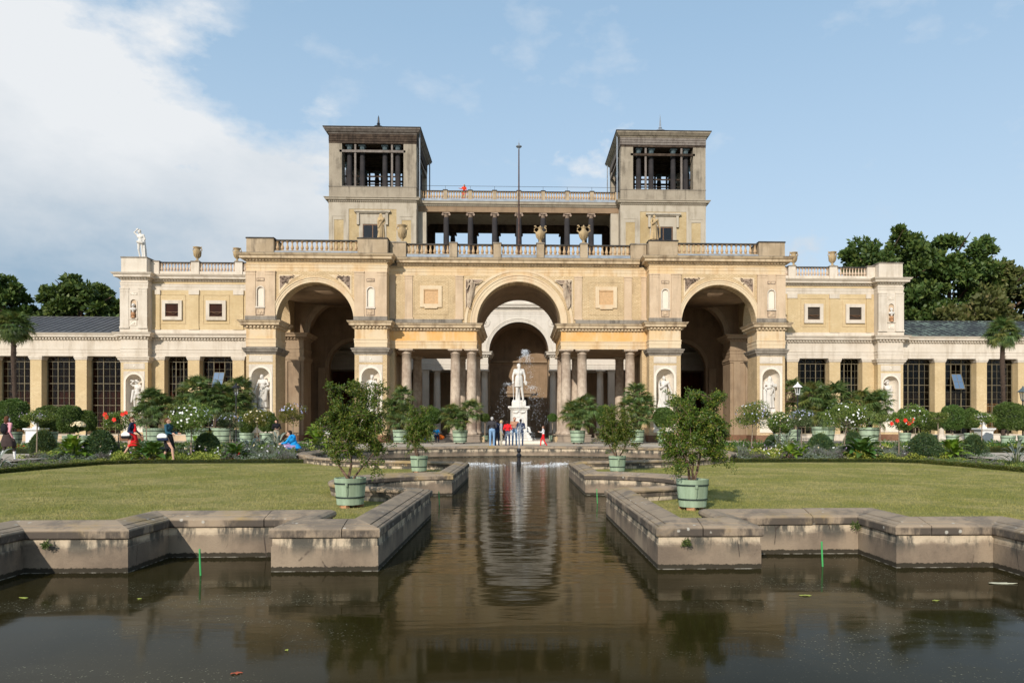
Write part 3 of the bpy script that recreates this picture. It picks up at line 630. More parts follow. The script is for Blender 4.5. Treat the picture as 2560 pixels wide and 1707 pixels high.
def portal(parent, k):
    """the great open arch at one end: four piers, vault, three arched walls. k=-1 west, 1 east"""
    X = lambda a: k*a
    def span(a, c): return (min(X(a), X(c)), max(X(a), X(c)))
    xo, xi = 20.95, 12.68+0; pier_o = span(20.95, 18.72); pier_i = span(12.68, 10.2); cx = X(15.7)
    for (a, c) in (pier_o, pier_i):
        front_pier(parent, a, c, 57, 59.35, M['brick'])
        bp = MB().box(a, c, 64.3, 66.6, G, 7.4).build('back_pier', M['interior_pale'], parent)
        MB().box(a-.06, c+.06, 64.22, 66.66, 7.4, 7.56).box(a-.12, c+.12, 64.16, 66.7, 7.56, 7.8).box(a, c, 64.3, 66.6, 7.8, L1).build('pier_capital', M['interior_pale'], bp)
        MB().box(a-.06, c+.06, 64.2, 66.7, G, 1.0).build('plinth', M['brick_red'], bp)
        for q in (a+.28, c-.28-.6): MB().box(q, q+.6, 64.2, 64.32, 1.0, 7.4).build('pilaster', M['interior_pale'], bp)
        # a slimmer shaft set back beside the front pier, as in the reveal
    # entablature blocks on each pier (front + back)
    for (a, c) in (pier_o, pier_i):
        for (ya, yc, mt, mo) in ((57, 59.35, M['ochre_pale'], M['ochre_pale']), (64.3, 66.6, M['interior_pale'], M['interior_pale'])):
            e_ = MB().box(a, c, ya, yc, L1, L4).build('entablature_block', mt, parent)
            ring = [(a, ya), (c, ya), (c, yc), (a, yc)]
            MB().sweep(ring, ARCHI, closed=True).build('architrave', M['archstone'] if ya < 60 else mo, e_)
            MB().sweep(ring, [(o+.0, z) for o, z in CORN_MID], closed=True).build('cornice', M['cornice'] if ya < 60 else mo, e_)
            dentils(e_, ring+[ring[0]], L3+.06, L3+.20, .22, .26, M['archstone'] if ya < 60 else mo)
            if ya < 60: MB().sweep(ring, [(0, L4+.062), (.525, L4+.004), (.53, L4+.022), (0, L4+.082)], closed=True).build('cornice_flashing', M['cap_grey'], e_)
    # longitudinal beams linking front and back piers at the inner side
    a, c = pier_i; MB().box(a+.3, c-.3, 59.3, 64.35, L1, L4).build('linking_beam', M['interior_pale'], parent)
    # upper walls
    rin, rout = 2.95, 3.32; x0, x1 = span(20.95, 10.2)
    up = MB(); up.prism(arch_poly(x0, x1, L4, L6, cx, rin, L4+.02), 57, 58.1, 'xz'); uw = up.build('upper_wall', M['brick'], parent)
    archivolt(uw, cx, L4+.06, rin, rout, 57, M['archstone'])
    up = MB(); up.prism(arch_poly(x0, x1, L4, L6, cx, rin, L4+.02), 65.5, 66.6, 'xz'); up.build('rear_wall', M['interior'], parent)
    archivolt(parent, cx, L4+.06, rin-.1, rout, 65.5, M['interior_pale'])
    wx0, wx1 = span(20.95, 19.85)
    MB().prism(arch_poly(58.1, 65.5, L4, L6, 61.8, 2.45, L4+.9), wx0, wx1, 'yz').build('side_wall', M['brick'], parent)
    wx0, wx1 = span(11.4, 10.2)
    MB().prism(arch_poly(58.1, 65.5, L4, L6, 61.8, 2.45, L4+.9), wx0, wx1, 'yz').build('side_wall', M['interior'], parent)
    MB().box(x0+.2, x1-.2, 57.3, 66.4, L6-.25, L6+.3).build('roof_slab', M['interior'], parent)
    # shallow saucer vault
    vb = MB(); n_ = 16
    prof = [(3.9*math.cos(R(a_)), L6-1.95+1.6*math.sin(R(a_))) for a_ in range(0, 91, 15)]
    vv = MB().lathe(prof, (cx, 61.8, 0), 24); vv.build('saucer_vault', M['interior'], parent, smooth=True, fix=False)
    MB().lathe([(1.9, L6-.62), (2.0, L6-.66), (2.1, L6-.62)], (cx, 61.8, 0), 28).build('vault_moulding', M['interior_pale'], parent)
    # pilaster pairs with the little niche strips between them
    for (a, c) in (pier_o, pier_i):
        a0, c0 = a, c
        MB().box(a0-.05, c0+.05, 56.80, 57.1, L4+.07, L4+.36).build('pedestal_course', M['cap_grey'], uw, bevel=.01)
        pilaster(uw, a0, a0+.74, 57, L4+.36, L5-.02, M['tan'], .14); pilaster(uw, c0-.74, c0, 57, L4+.36, L5-.02, M['tan'], .14)
        m_ = (a0+c0)/2; w_ = (c0-a0)-1.48
        s_ = MB(); s_.box(m_-w_/2+.01, m_+w_/2-.01, 56.90, 57.05, L4+.36, 10.95); s_.box(m_-w_/2+.01, m_+w_/2-.01, 56.90, 57.05, 12.62, L5-.03)
        s_.prism(arch_poly(m_-w_/2+.01, m_+w_/2-.01, 10.95, 12.62, m_, .25, 12.2, 10), 56.90, 57.05, 'xz'); st = s_.build('niche_strip', M['tan'], uw)
        niche_shell(m_, 57.0, .25, 10.95, 12.2, -1.0, 8) if False else None
        ns = MB(); ns.box(m_-.26, m_+.26, 56.99, 57.02, 10.95, 12.5); ns.build('niche_back', M['plaster_white'], st)
        MB().prism(ring_poly(m_, 12.2, .25, .33, 12, 1.25), 56.86, 56.93, 'xz').build('niche_moulding', M['cream'], st)
        MB().box(m_-.36, m_+.36, 56.8, 57, 10.82, 10.95).build('niche_sill', M['cream'], st)
        small_panel(st, m_, 56.895, 13.02, .62, .24, M['relief'], M['tan'], int(a*7)); small_panel(st, m_, 56.895, 10.55, .62, .52, M['relief'], M['tan'], int(a*9)+2)
    # architrave + cornice around the projecting end
    pathU = [(x0, 66.6), (x0, 57), (x1, 57), (x1, 58.2)] if k < 0 else [(x0, 58.2), (x0, 57), (x1, 57), (x1, 66.6)]
    band('architrave', uw, pathU, ARCHU, M['ochre_pale']); band('cornice', uw, pathU, CORN_TOP, M['cornice'])
    band('cornice_flashing', uw, pathU, [(0, L7+.052), (.605, L7+.004), (.61, L7+.026), (0, L7+.075)], M['cap_grey'])
    dentils(uw, pathU, L6+.06, L6+.16, .2, .24, M['ochre_pale'])
    # spandrel panels: sunk triangles with carving
    for s_ in (-1, 1):
        xa = cx+s_*2.78; za = 13.42; pts = [(xa, za), (xa-s_*1.75, za), (xa-s_*1.2, za-.28), (xa-s_*.55, za-.85), (xa, za-1.55)]
        sp = MB().prism(pts, 56.975, 57.03, 'xz').build('spandrel_panel', M['archstone'], uw)
        c_ = MB(); rd = random.Random(int(cx*3+s_)); inner = [(xa-s_*.1, za-.1), (xa-s_*1.15, za-.1), (xa-s_*.5, za-.65), (xa-s_*.1, za-1.15)]
        c_.prism(inner, 56.955, 56.98, 'xz')
        for q in range(16):
            u_, v_ = rd.random(), rd.random(); v_ *= (1-u_); px_ = xa-s_*(.15+u_*.95); pz = za-.15-v_*.95; an = rd.uniform(0, 6.28); l_ = rd.uniform(.08, .2)
            c_.tube([(px_, 56.94, pz), (px_+l_*math.cos(an), 56.90, pz+l_*math.sin(an)*.8), (px_+l_*1.3*math.cos(an+.9), 56.94, pz+l_*math.sin(an+.9))], [.03, .045, .02], 5)
        c_.build('spandrel_relief', M['relief'], sp)
        # brick edging strip round the spandrel
        MB().box(cx+s_*2.98-.02, cx+s_*2.98+.02, 56.97, 57.03, L4+.4, 13.6).build('edge_strip', M['brick'], uw)
    # parapet
    pa, pb = span(20.93, 18.85); parapet_pier(parent, pa, pb, 56.95, 59.0, L7+.05, 16.28, M['parapet'], M['cap_dark'])
    pa, pb = span(12.45, 10.15); parapet_pier(parent, pa, pb, 56.95, 59.0, L7+.05, 16.32, M['parapet'], M['cap_dark'])
    pa, pb = span(18.85, 12.45)
    block(parent, 'zinc_upstand', pa, pb, 57.05, 57.25, L7+.02, 15.26, M['lead'])
    balustrade_run(parent, pa, pb, 57.3, 15.26, 16.16, .375, 'front', M['baluster'], M['cap_dark'], M['parapet'], base_h=.06)
    yo = X(20.7)
    balustrade_run(parent, 59.0, 66.4, yo, 15.1, 16.16, .42, 'front', M['baluster'], M['cap_dark'], M['parapet'], base_h=.2, axis='y')

gate = thing('arcaded_forebuilding', 'ochre brick forebuilding with three great arches and a balustrade', 'building', (0, 0, 0))
for k in (-1, 1): portal(gate, k)
# central stretch: colonnade, entablature slabs, pierced upper storey
for k in (-1, 1):
    def sp_(a, c): return (min(k*a, k*c), max(k*a, k*c))
    xa, xb = sp_(10.2, 3.36)
    e_ = MB().box(xa, xb, 58.2, 66.6, L1, L4-.01).build('entablature_block', M['ochre'], gate)
    path = [(xa, 58.2), (xb, 58.2), (xb, 66.6)] if k < 0 else [(xa, 66.6), (xa, 58.2), (xb, 58.2)]
    MB().sweep(path, ARCHI).build('architrave', M['ochre_pale'], e_); MB().sweep(path, CORN_MID).build('cornice', M['cornice'], e_)
    MB().sweep(path, [(0, L4+.062), (.525, L4+.004), (.53, L4+.022), (0, L4+.082)]).build('cornice_flashing', M['cap_grey'], e_)
    dentils(e_, path, L3+.06, L3+.20, .22, .26, M['archstone'])
    MB().box(xa+.05, xb-.05, 58.4, 66.4, L1-.02, L1+.02).build('soffit', M['interior'], e_)
    for xc in (8.95, 5.07, 3.78):
        for yc in (58.75, 64.9): column_parts(gate, k*xc, yc, 1.08, L1, .43, M['column'])
    for ya, yb in ((58.1, 59.4), (64.2, 65.6)):
        for a, c in ((3.1, 5.75), (8.3, 10.1)):
            p0, p1 = sp_(a, c); MB().box(p0, p1, ya, yb, G, .98).box(p0-.06, p1+.06, ya-.06, yb+.06, G, .66).box(p0-.04, p1+.04, ya-.04, yb+.04, .98, 1.08).build('pedestal', M['step'], gate, bevel=.02)
    p0, p1 = sp_(10.2, 9.85); MB().box(p0, p1, 58.3, 59.3, 1.0, L1).build('respond', M['brick'], gate)
    p0, p1 = sp_(3.1, 2.75); MB().box(p0, p1, 58.6, 59.3, G, .92).build('brick_stub', M['brick'], gate)
up = MB(); up.prism(arch_poly(-10.2, 10.2, L4-.012, L6, 0, 3.33, L4+.02, 40), 58.2, 59.4, 'xz'); uw = up.build('upper_wall', M['brick'], gate)
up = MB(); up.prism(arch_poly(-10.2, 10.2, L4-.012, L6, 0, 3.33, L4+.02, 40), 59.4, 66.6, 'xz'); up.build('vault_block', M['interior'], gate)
archivolt(uw, 0, L4+.06, 3.33, 3.86, 58.2, M['archstone'])
MB().prism(ring_poly(0, L4+.06, 4.12, 4.32, 36), 58.15, 58.23, 'xz').build('outer_moulding', M['archstone'], uw)
band('architrave', uw, [(-10.2, 58.2), (10.2, 58.2)], ARCHU, M['ochre_pale']); band('cornice', uw, [(-10.2+.6, 58.2), (10.2-.6, 58.2)], CORN_TOP, M['cornice'])
band('cornice_flashing', uw, [(-9.6, 58.2), (9.6, 58.2)], [(0, L7+.052), (.605, L7+.004), (.61, L7+.026), (0, L7+.075)], M['cap_grey'])
dentils(uw, [(-9.6, 58.2), (9.6, 58.2)], L6+.06, L6+.16, .2, .24, M['ochre_pale'])
MB().box(-10.2, 10.2, 58.3, 66.6, L6-.02, L7).build('roof_slab', M['cap_grey'], gate)
for k in (-1, 1):
    def sp_(a, c): return (min(k*a, k*c), max(k*a, k*c))
    p0, p1 = sp_(10.2, 4.5); MB().box(p0, p1, 58.08, 58.3, L4+.07, L4+.36).build('pedestal_course', M['cap_grey'], uw, bevel=.01)
    for a, c in ((10.18, 9.78), (9.0, 8.4), (5.02, 4.42)): p0, p1 = sp_(a, c); pilaster(uw, p0, p1, 58.2, L4+.36, L5-.02, M['tan'], .07)
    # framed blind window
    fx = k*6.95; wz = 12.0; wp = MB()
    for (x0, x1, z0, z1) in ((fx-1.4, fx-1.3, 10.6, 13.3), (fx+1.3, fx+1.4, 10.6, 13.3), (fx-1.3, fx+1.3, 13.2, 13.3), (fx-1.3, fx+1.3, 10.6, 10.7)): wp.box(x0, x1, 58.165, 58.22, z0, z1)
    wp.build('panel_edge', M['brick'], uw)
    MB().box(fx-1.3, fx+1.3, 58.188, 58.21, 10.7, 13.2).build('panel_field', M['brick'], uw)
    wn = MB()
    for (x0, x1, z0, z1) in ((fx-.86, fx-.57, 11.16, 12.86), (fx+.57, fx+.86, 11.16, 12.86), (fx-.57, fx+.57, 12.58, 12.86), (fx-.57, fx+.57, 11.16, 11.42)): wn.box(x0, x1, 58.08, 58.22, z0, z1)
    wn.box(fx-.5, fx+.5, 58.06, 58.2, 11.06, 11.16); wf = wn.build('window_frame', M['archstone'], uw)
    MB().box(fx-.57, fx+.57, 58.16, 58.19, 11.42, 12.58).build('blind', M['shutter'], wf)
    sl = MB()
    for q in range(17): sl.box(fx-.56, fx+.56, 58.15, 58.162, 11.45+q*.066, 11.48+q*.066)
    sl.box(fx-.57, fx+.57, 58.085, 58.19, 12.50, 12.58).box(fx-.57, fx-.53, 58.085, 58.19, 11.42, 12.58); sl.build('blind_slats', M['shutter'], wf)
    # spandrel field beside the centre arch
    s_ = k; xa = k*4.28; za = 13.42
    pts = [(xa, za), (k*2.85, za)]+[(s_*4.42*math.cos(R(a_)), L4+.06+4.42*math.sin(R(a_))) for a_ in (49, 44, 38, 32, 26, 20)]+[(xa, L4+1.0)]
    spn = MB().prism(pts, 58.17, 58.23, 'xz').build('spandrel_panel', M['archstone'], uw)
# parapet of the central stretch
px_ = [(-10.1, -8.85), (-5.45, -4.85), (-2.0, -1.4), (1.4, 2.0), (4.85, 5.45), (8.85, 10.1)]
for a, c in px_: parapet_pier(gate, a, c, 57.7, 58.6, L7+.05, 16.22, M['parapet'], M['cap_grey'])
for (a, c) in zip([p[1] for p in px_[:-1]], [p[0] for p in px_[1:]]):
    block(gate, 'zinc_upstand', a, c, 57.85, 58.05, L7+.02, 15.28, M['lead'])
    balustrade_run(gate, a, c, 58.1, 15.28, 16.14, .345, 'front', M['baluster'], M['cap_dark'], M['parapet'], base_h=.05)

# ------------------------------------------------------------------ wings
PANE = {}
def pane_mesh(w_, h):
    k = (round(w_, 3), round(h, 3))
    if k not in PANE: PANE[k] = MB().box(-w_/2, w_/2, -.004, .004, -h/2, h/2).mesh('pane', M['glass'], fix=False)
    return PANE[k]
def tall_window(parent, x0, x1, y, z0, z1, panes=True, open_=None, seed=0):
    """window recessed between brick piers: frame, two mullions, transoms, thin muntins, 6 x 10 panes and a lattice head"""
    rows = 10; H = .64; zt = z0+rows*H; b = MB(); w_ = x1-x0; fy = y
    b.box(x0, x0+.09, fy-.06, fy+.06, z0, z1).box(x1-.09, x1, fy-.06, fy+.06, z0, z1).box(x0, x1, fy-.06, fy+.06, z0, z0+.08)
    for q in (1, 2): xx = x0+w_*q/3; b.box(xx-.028, xx+.028, fy-.07, fy+.06, z0+.08, z1-.02)
    for r_ in (1, 4, 7, 10): b.box(x0+.09, x1-.09, fy-.05, fy+.05, z0+r_*H-.024, z0+r_*H+.024)
    o = b.build('window', M['sash'], parent)
    m_ = MB()
    for q in (1, 3, 5): xx = x0+w_*q/6; m_.box(xx-.008, xx+.008, fy-.03, fy+.03, z0+.08, zt)
    for r_ in range(1, rows): m_.box(x0+.09, x1-.09, fy-.028, fy+.028, z0+r_*H-.008, z0+r_*H+.008)
    n_ = 6
    for q in range(n_):
        xx = x0+.1+(w_-.2)*q/n_; xe = x0+.1+(w_-.2)*(q+1)/n_
        m_.tube([(xx, fy, zt+.03), (xe, fy, z1-.02)], .009, 4); m_.tube([(xx, fy, z1-.02), (xe, fy, zt+.03)], .013, 4)
    m_.build('muntins', M['sash'], o)
    MB().box(x0+.09, x1-.09, fy-.003, fy+.003, zt+.03, z1).build('fanlight_glass', M['glass'], o, fix=False)
    if panes:
        me = pane_mesh(w_/6-.02, H-.02)
        for r_ in range(rows):
            for q in range(6):
                if open_ and r_ in (7, 8, 9) and q in (2, 3): continue
                put('pane', me, o, (x0+w_*(q+.5)/6, fy, z0+(r_+.5)*H), (random.uniform(-.02, .02), 0, random.uniform(-.025, .025)))
    else: MB().box(x0+.09, x1-.09, fy-.003, fy+.003, z0+.08, zt).build('pane', M['glass'], o, fix=False)
    if open_:
        cxw = (x0+x1)/2; hw = w_/6; hh = 1.55
        g_ = MB(); g_.box(-hw, -hw+.04, -.03, .03, -hh, 0).box(hw-.04, hw, -.03, .03, -hh, 0).box(-hw, hw, -.03, .03, -.04, 0).box(-hw, hw, -.03, .03, -hh, -hh+.05).box(-.012, .012, -.02, .02, -hh, 0).box(-hw, hw, -.02, .02, -hh*.5-.012, -hh*.5+.012)
        cs = g_.build('casement', M['sash'], o, loc=(cxw, fy-.06, z0+8.6*H), rot=(R(-24), 0, 0))
        b2 = MB(); b2.box(-hw+.03, hw-.03, -.004, .004, -hh+.04, -.03); put('casement_glass', b2.mesh('casement_glass', M['glass_open'], fix=False), o, (cxw, fy-.06, z0+8.6*H), (R(-24), 0, 0))
    return o
def wing(k, label):
    t_ = thing('orangery_wing', label, 'building')
    def sp_(a, c): return (min(k*a, k*c), max(k*a, k*c))
    Y, YP = 65.2, 64.45
    bm_ = M['brick_wing']
    # brick piers
    for a, c in ((24.15, 25.15), (28.02, 29.02), (31.05, 32.3), (37.72, 38.68), (41.58, 42.54), (45.44, 46.4), (49.3, 50.26))+tuple((53.17+3.87*q, 54.13+3.87*q) for q in range(8)):
        p0, p1 = sp_(a, c); p = MB().box(p0, p1, Y, Y+.95, G+.45, 7.55).build('brick_pier', bm_, t_)
        MB().box(p0-.03, p1+.03, Y-.03, Y+1.0, 7.55, 7.6).box(p0-.10, p1+.10, Y-.10, Y+1.0, 7.72, L1-.002).box(p0-.06, p1+.06, Y-.06, Y+1.0, 7.6, 7.72).build('pier_capital', M['cream'], p)
    p0, p1 = sp_(20.95, 21.3); MB().box(p0, p1, Y, Y+.95, G, L1).build('brick_pier', bm_, t_)
    # plinth wall and sills
    p0, p1 = sp_(20.95, 84); pl = MB().box(p0, p1, Y-.06, Y+.8, G-.1, .98).build('plinth', M['cream'] if k > 0 else M['tan'], t_, bevel=.02)
    MB().box(p0, p1, Y-.10, Y+.8, .98, 1.05).build('window_sill', M['cream'], pl)
    wins = [(25.15, 28.02, True), (29.02, 31.05, False), (21.3, 24.15, False), (34.6, 37.72, False), (38.68, 41.58, False), (42.54, 45.44, False)]
    for i, (a, c, op) in enumerate(wins):
        x0, x1 = sp_(a, c); opn = (k < 0 and i == 0) or (k > 0 and i == 4)
        tall_window(t_, x0, x1, Y+.80, 1.05, L1, panes=(i != 2), open_=opn)
    for q in range(10): x0, x1 = sp_(46.4+3.87*q, 49.3+3.87*q); tall_window(t_, x0, x1, Y+.80, 1.05, L1, panes=False)
    e0, e1 = sp_(83.7, 84); MB().box(e0, e1, Y+.05, Y+11, G, L4).build('end_wall', bm_, t_)
    # entablature
    q0, q1 = sp_(20.95, 84)
    MB().box(q0, q1, Y, Y+1.2, L1, L4-.01).build('entablature_block', M['cream'], t_)
    f0, f1 = sp_(32.1, 34.4)
    path = [(k*84, Y), (k*34.4, Y), (k*34.4, YP), (k*32.1, YP), (k*32.1, Y), (k*20.95, Y)]
    sd_ = 1 if k < 0 else -1
    band('architrave', t_, path, ARCHI, M['cream'], sd_); band('cornice', t_, path, CORN_MID, M['cream'], sd_)
    dentils(t_, path, L3+.06, L3+.20, .22, .26, M['cream'], sd_)
    # corner pavilion
    cxp = k*33.25
    fp = front_pier(t_, f0, f1, YP, YP+1.3, bm_, True)
    MB().box(f0, f1, YP, YP+1.2, L1, L4-.02).build('entablature_block', M['cream'], t_)
    # upper storey of wing
    u0, u1 = sp_(20.95, 34.4)
    uw_ = MB().box(u0, u1, Y, Y+8, L4, L6).build('upper_wall', bm_, t_)
    MB().box(f0, f1, YP, YP+1.5, L4, L6).build('corner_pier', M['cream'], uw_)
    a0, a1 = sp_(20.95, 32.1)
    MB().box(a0, a1, Y-.08, Y+.05, L4+.04, L4+.36).build('pedestal_course', M['cream'], uw_); MB().box(f0-.05, f1+.05, YP-.06, YP+.05, L4+.04, L4+.36).build('pedestal_course', M['cream'], uw_)
    pathU = [(k*34.4, Y+8), (k*34.4, YP), (k*32.1, YP), (k*32.1, Y), (k*20.95, Y)]
    band('architrave', uw_, pathU, ARCHU, M['cream'], sd_); band('cornice', uw_, pathU, CORN_TOP, M['cream'], sd_)
    dentils(uw_, pathU, L6+.06, L6+.16, .2, .24, M['cream'], sd_)
    for a, c, mt in ((24.2, 25.0, bm_), (28.05, 28.85, bm_), (31.4, 31.75, bm_), (20.95, 21.1, bm_)):
        p0, p1 = sp_(a, c); o = pilaster(uw_, p0, p1, Y, L4+.36, L5-.02, mt, .09, False); MB().box(p0-.05, p1+.05, Y-.14, Y+.02, L5-.42, L5-.021).build('pilaster_cap', M['cream'], o)
    for a, c in ((34.4, 33.66), (32.84, 32.1)): p0, p1 = sp_(a, c); pilaster(uw_, p0, p1, YP, L4+.36, L5-.02, M['cream'], .13)
    # bust niche
    s_ = MB(); m_ = cxp; wd = .82; s_.box(m_-wd/2, m_+wd/2, YP-.09, YP+.05, L4+.36, 11.1); s_.box(m_-wd/2, m_+wd/2, YP-.09, YP+.05, 12.85, L5-.03)
    s_.prism(arch_poly(m_-wd/2, m_+wd/2, 11.1, 12.85, m_, .25, 12.45, 10), YP-.09, YP+.05, 'xz'); st = s_.build('niche_strip', M['cream'], uw_)
    MB().box(m_-.26, m_+.26, YP-.012, YP+.004, 11.1, 12.7).build('niche_back', M['tan'], st)
    MB().prism(ring_poly(m_, 12.45, .25, .33, 12, 1.35), YP-.13, YP-.08, 'xz').build('niche_moulding', M['cream'], st)
    MB().box(m_-.36, m_+.36, YP-.18, YP, 10.98, 11.1).build('niche_sill', M['cream'], st)
    small_panel(st, m_, YP-.095, 13.2, .58, .24, M['cream'], M['plaster_white'], 5); small_panel(st, m_, YP-.095, 10.68, .58, .5, M['cream'], M['plaster_white'], 8)
    # square attic windows
    for xc in (26.55, 30.35):
        fx = k*xc; b = MB()
        for (x0, x1, z0, z1) in ((fx-1.15, fx-1.1, 10.75, 13.3), (fx+1.1, fx+1.15, 10.75, 13.3), (fx-1.1, fx+1.1, 13.25, 13.3), (fx-1.1, fx+1.1, 10.75, 10.8)): b.box(x0, x1, Y-.035, Y+.02, z0, z1)
        b.build('panel_edge', bm_, uw_)
        b = MB()
        for (x0, x1, z0, z1) in ((fx-.86, fx-.56, 11.05, 12.78), (fx+.56, fx+.86, 11.05, 12.78), (fx-.56, fx+.56, 12.48, 12.78), (fx-.56, fx+.56, 11.05, 11.35)): b.box(x0, x1, Y-.16, Y+.02, z0, z1)
        wf = b.build('attic_window', M['cream'], uw_)
        MB().box(fx-.56, fx+.56, Y-.03, Y-.01, 11.35, 12.48).build('opening_shade_sheet', M['attic_shade'] if k < 0 else M['room_dark'], wf)  # thin sheet on the solid wall, painted as a room's shade
        b = MB(); b.box(fx-.53, fx+.53, -.02+Y-.10, Y-.06, 11.72, 11.77).box(fx-.53, fx+.53, Y-.12, Y-.08, 11.36, 11.41).tube([(fx-.4, Y-.12, 11.75), (fx+.2, Y-.2, 11.55), (fx+.45, Y-.1, 11.75)], .02, 5); b.build('casement_bar', M['sash_brown'], wf)
    # parapet
    a0, a1 = sp_(34.38, 32.2); parapet_pier(t_, a0, a1, YP+.02, Y+2.2, L7+.05, 16.42, M['cream'], M['cap_grey'])
    a0, a1 = sp_(32.2, 31.5); parapet_pier(t_, a0, a1, Y-.02, Y+.7, L7+.05, 16.26, M['cream'], M['cap_grey'])
    prs = [31.5]
    for a, c in ((28.75, 28.05), (24.95, 24.3)): a0, a1 = sp_(a, c); parapet_pier(t_, a0, a1, Y-.02, Y+.6, L7+.05, 16.26, M['cream'], M['cap_grey'])
    for a, c in ((31.5, 28.75), (28.05, 24.95), (24.3, 21.0)):
        a0, a1 = sp_(a, c); balustrade_run(t_, a0, a1, Y+.25, L7+.05, 16.18, .275, 'wing', M['baluster_wing'], M['cap_dark'], M['cream'], railw=.15, base_h=.32)
    MB().box(u0, u1, Y+.3, Y+8, L6, L7+.02).build('roof_slab', M['cap_grey'], t_)
    # the low gallery roof with standing seams
    r0, r1 = sp_(34.4, 84); rm = M['slate'] if k < 0 else M['copper']
    rf = MB(); rf.add([(r0, Y-.5, L4+.06), (r1, Y-.5, L4+.06), (r1, Y+5.6, 12.05), (r0, Y+5.6, 12.05), (r1, Y+11, L4), (r0, Y+11, L4)], [(0, 1, 2, 3), (3, 2, 4, 5)])
    rf.box(r0, r1, Y-.52, Y-.45, L4+.0, L4+.10); ro = rf.build('gallery_roof', rm, t_, fix=False)
    seam = MB(); dx = .62; n_ = int((r1-r0)/dx); sh = -.0
    for i in range(n_+1):
        xx = r0+i*dx; sk = 1.6*k*-1
        seam.add([(xx-.02, Y-.5, L4+.065), (xx+.02, Y-.5, L4+.065), (xx+.02, Y+5.6, 12.055), (xx-.02, Y+5.6, 12.055), (xx-.02, Y-.5, L4+.115), (xx+.02, Y-.5, L4+.115), (xx+.02, Y+5.6, 12.105), (xx-.02, Y+5.6, 12.105)], [(0, 1, 5, 4), (1, 2, 6, 5), (4, 5, 6, 7), (3, 0, 4, 7)])
    so = seam.build('roof_seams', rm, ro, fix=False); so['kind'] = 'stuff'
    MB().box(r0, r1, Y+5.5, Y+5.7, 12.04, 12.14).build('ridge', rm, ro)
    # inside of the hall
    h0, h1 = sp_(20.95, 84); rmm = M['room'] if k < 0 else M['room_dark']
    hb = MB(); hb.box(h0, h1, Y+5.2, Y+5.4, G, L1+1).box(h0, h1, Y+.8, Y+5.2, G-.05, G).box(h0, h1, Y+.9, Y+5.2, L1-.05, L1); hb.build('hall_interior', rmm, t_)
    MB().box(k*47.2, k*44.9, Y+5.1, Y+5.19, 1.0, 4.0).build('hall_door', M['door_ochre'], t_)
    MB().box(h0, h1, Y+8, Y+8.3, G, L4).build('rear_wall', bm_, t_)
    return t_
wing(-1, 'western cream orangery wing with grey slate gallery roof and a roof figure')
wing(1, 'eastern cream orangery wing with patchy green copper gallery roof')

# ------------------------------------------------------------------ the towered main building behind
pal = thing('towered_palace', 'twin-towered main block with open loggia standing behind the forebuilding', 'building')
YB = 79.5
# lower front facing the court
bw = MB(); bw.prism(arch_poly(-4.35, 4.35, L4+.065, 13.68, 0, 3.24, L4+.08, 36), YB, YB+1.2, 'xz'); cw = bw.build('court_arch_wall', M['court'], pal)
archivolt(cw, 0, L4+.0, 3.24, 3.62, YB, M['court'])
for k in (-1, 1):
    def sp_(a, c): return (min(k*a, k*c), max(k*a, k*c))
    c_ = MB().lathe([(0, 0), (.48, 0), (.52, .05), (.44, .07), (.42, .03), (.2, .04), (0, .05)], seg=20).build('medallion', M['court'], cw, loc=(k*3.62, YB-.0, 13.05), rot=(R(90), 0, 0))
    h_ = MB(); h_.tube([(-.05, -.2, .05), (.02, -.02, .09), (-.03, .18, .07)], [.10, .09, .11], 6).tube([(.0, -.18, .06), (.16, -.28, .04)], .04, 5); h_.build('portrait', M['court'], c_)
    p0, p1 = sp_(20.9, 3.35)
    e_ = MB().box(p0, p1, YB, YB+4, L1, L4).build('entablature_block', M['court'], pal)
    path = [(p0, YB), (p1, YB), (p1, YB+4)] if k < 0 else [(p0, YB+4), (p0, YB), (p1, YB)]
    MB().sweep(path, ARCHI).build('architrave', M['court'], e_); MB().sweep(path, CORN_MID).build('cornice', M['court'], e_); dentils(e_, path, L3+.06, L3+.2, .22, .26, M['court'])
    for xc in (3.75, 8.9, 12.8, 16.4): column_parts(pal, k*xc, YB+.5, 1.0, L1, .40, M['column_back'])
    for a, c in ((10.45, 9.75), (4.75, 4.2)): p0_, p1_ = sp_(a, c); MB().box(p0_, p1_, YB+.15, YB+.75, G, 7.55).box(p0_-.06, p1_+.06, YB+.09, YB+.8, 7.7, L1-.002).box(p0_-.03, p1_+.03, YB+.12, YB+.78, 7.55, 7.7).build('court_pilaster', M['column_back'], pal)
    for a, c in ((3.2, 4.9), (8.3, 10.6), (12.3, 13.3), (15.9, 16.9)): p0_, p1_ = sp_(a, c); MB().box(p0_, p1_, YB-.05, YB+1.1, G, .9).box(p0_-.04, p1_+.04, YB-.1, YB+1.15, .9, 1.0).build('pedestal', M['step'], pal, bevel=.02)
    p0, p1 = sp_(20.9, 4.35); MB().box(p0, p1, YB, YB+1.0, L4, 15.6).build('court_wall', M['court'], pal)
    p0, p1 = sp_(20.9, 3.5); MB().box(p0, p1, YB+4, YB+4.4, G, L1).build('passage_wall', M['interior'], pal)
band('court_cornice', cw, [(-20.9, YB), (20.9, YB)], [(o*.8, z) for o, z in CORN_TOP], M['court']); band('court_architrave', cw, [(-20.9, YB), (20.9, YB)], ARCHU, M['court'])
MB().box(-4.35, 4.35, YB+.02, YB+1.0, 13.9, 15.6).build('court_attic', M['court'], pal)
MB().box(-20.9, 20.9, YB+.1, YB+1, 15.0, 16.4).build('attic', M['whitepaint'], pal)
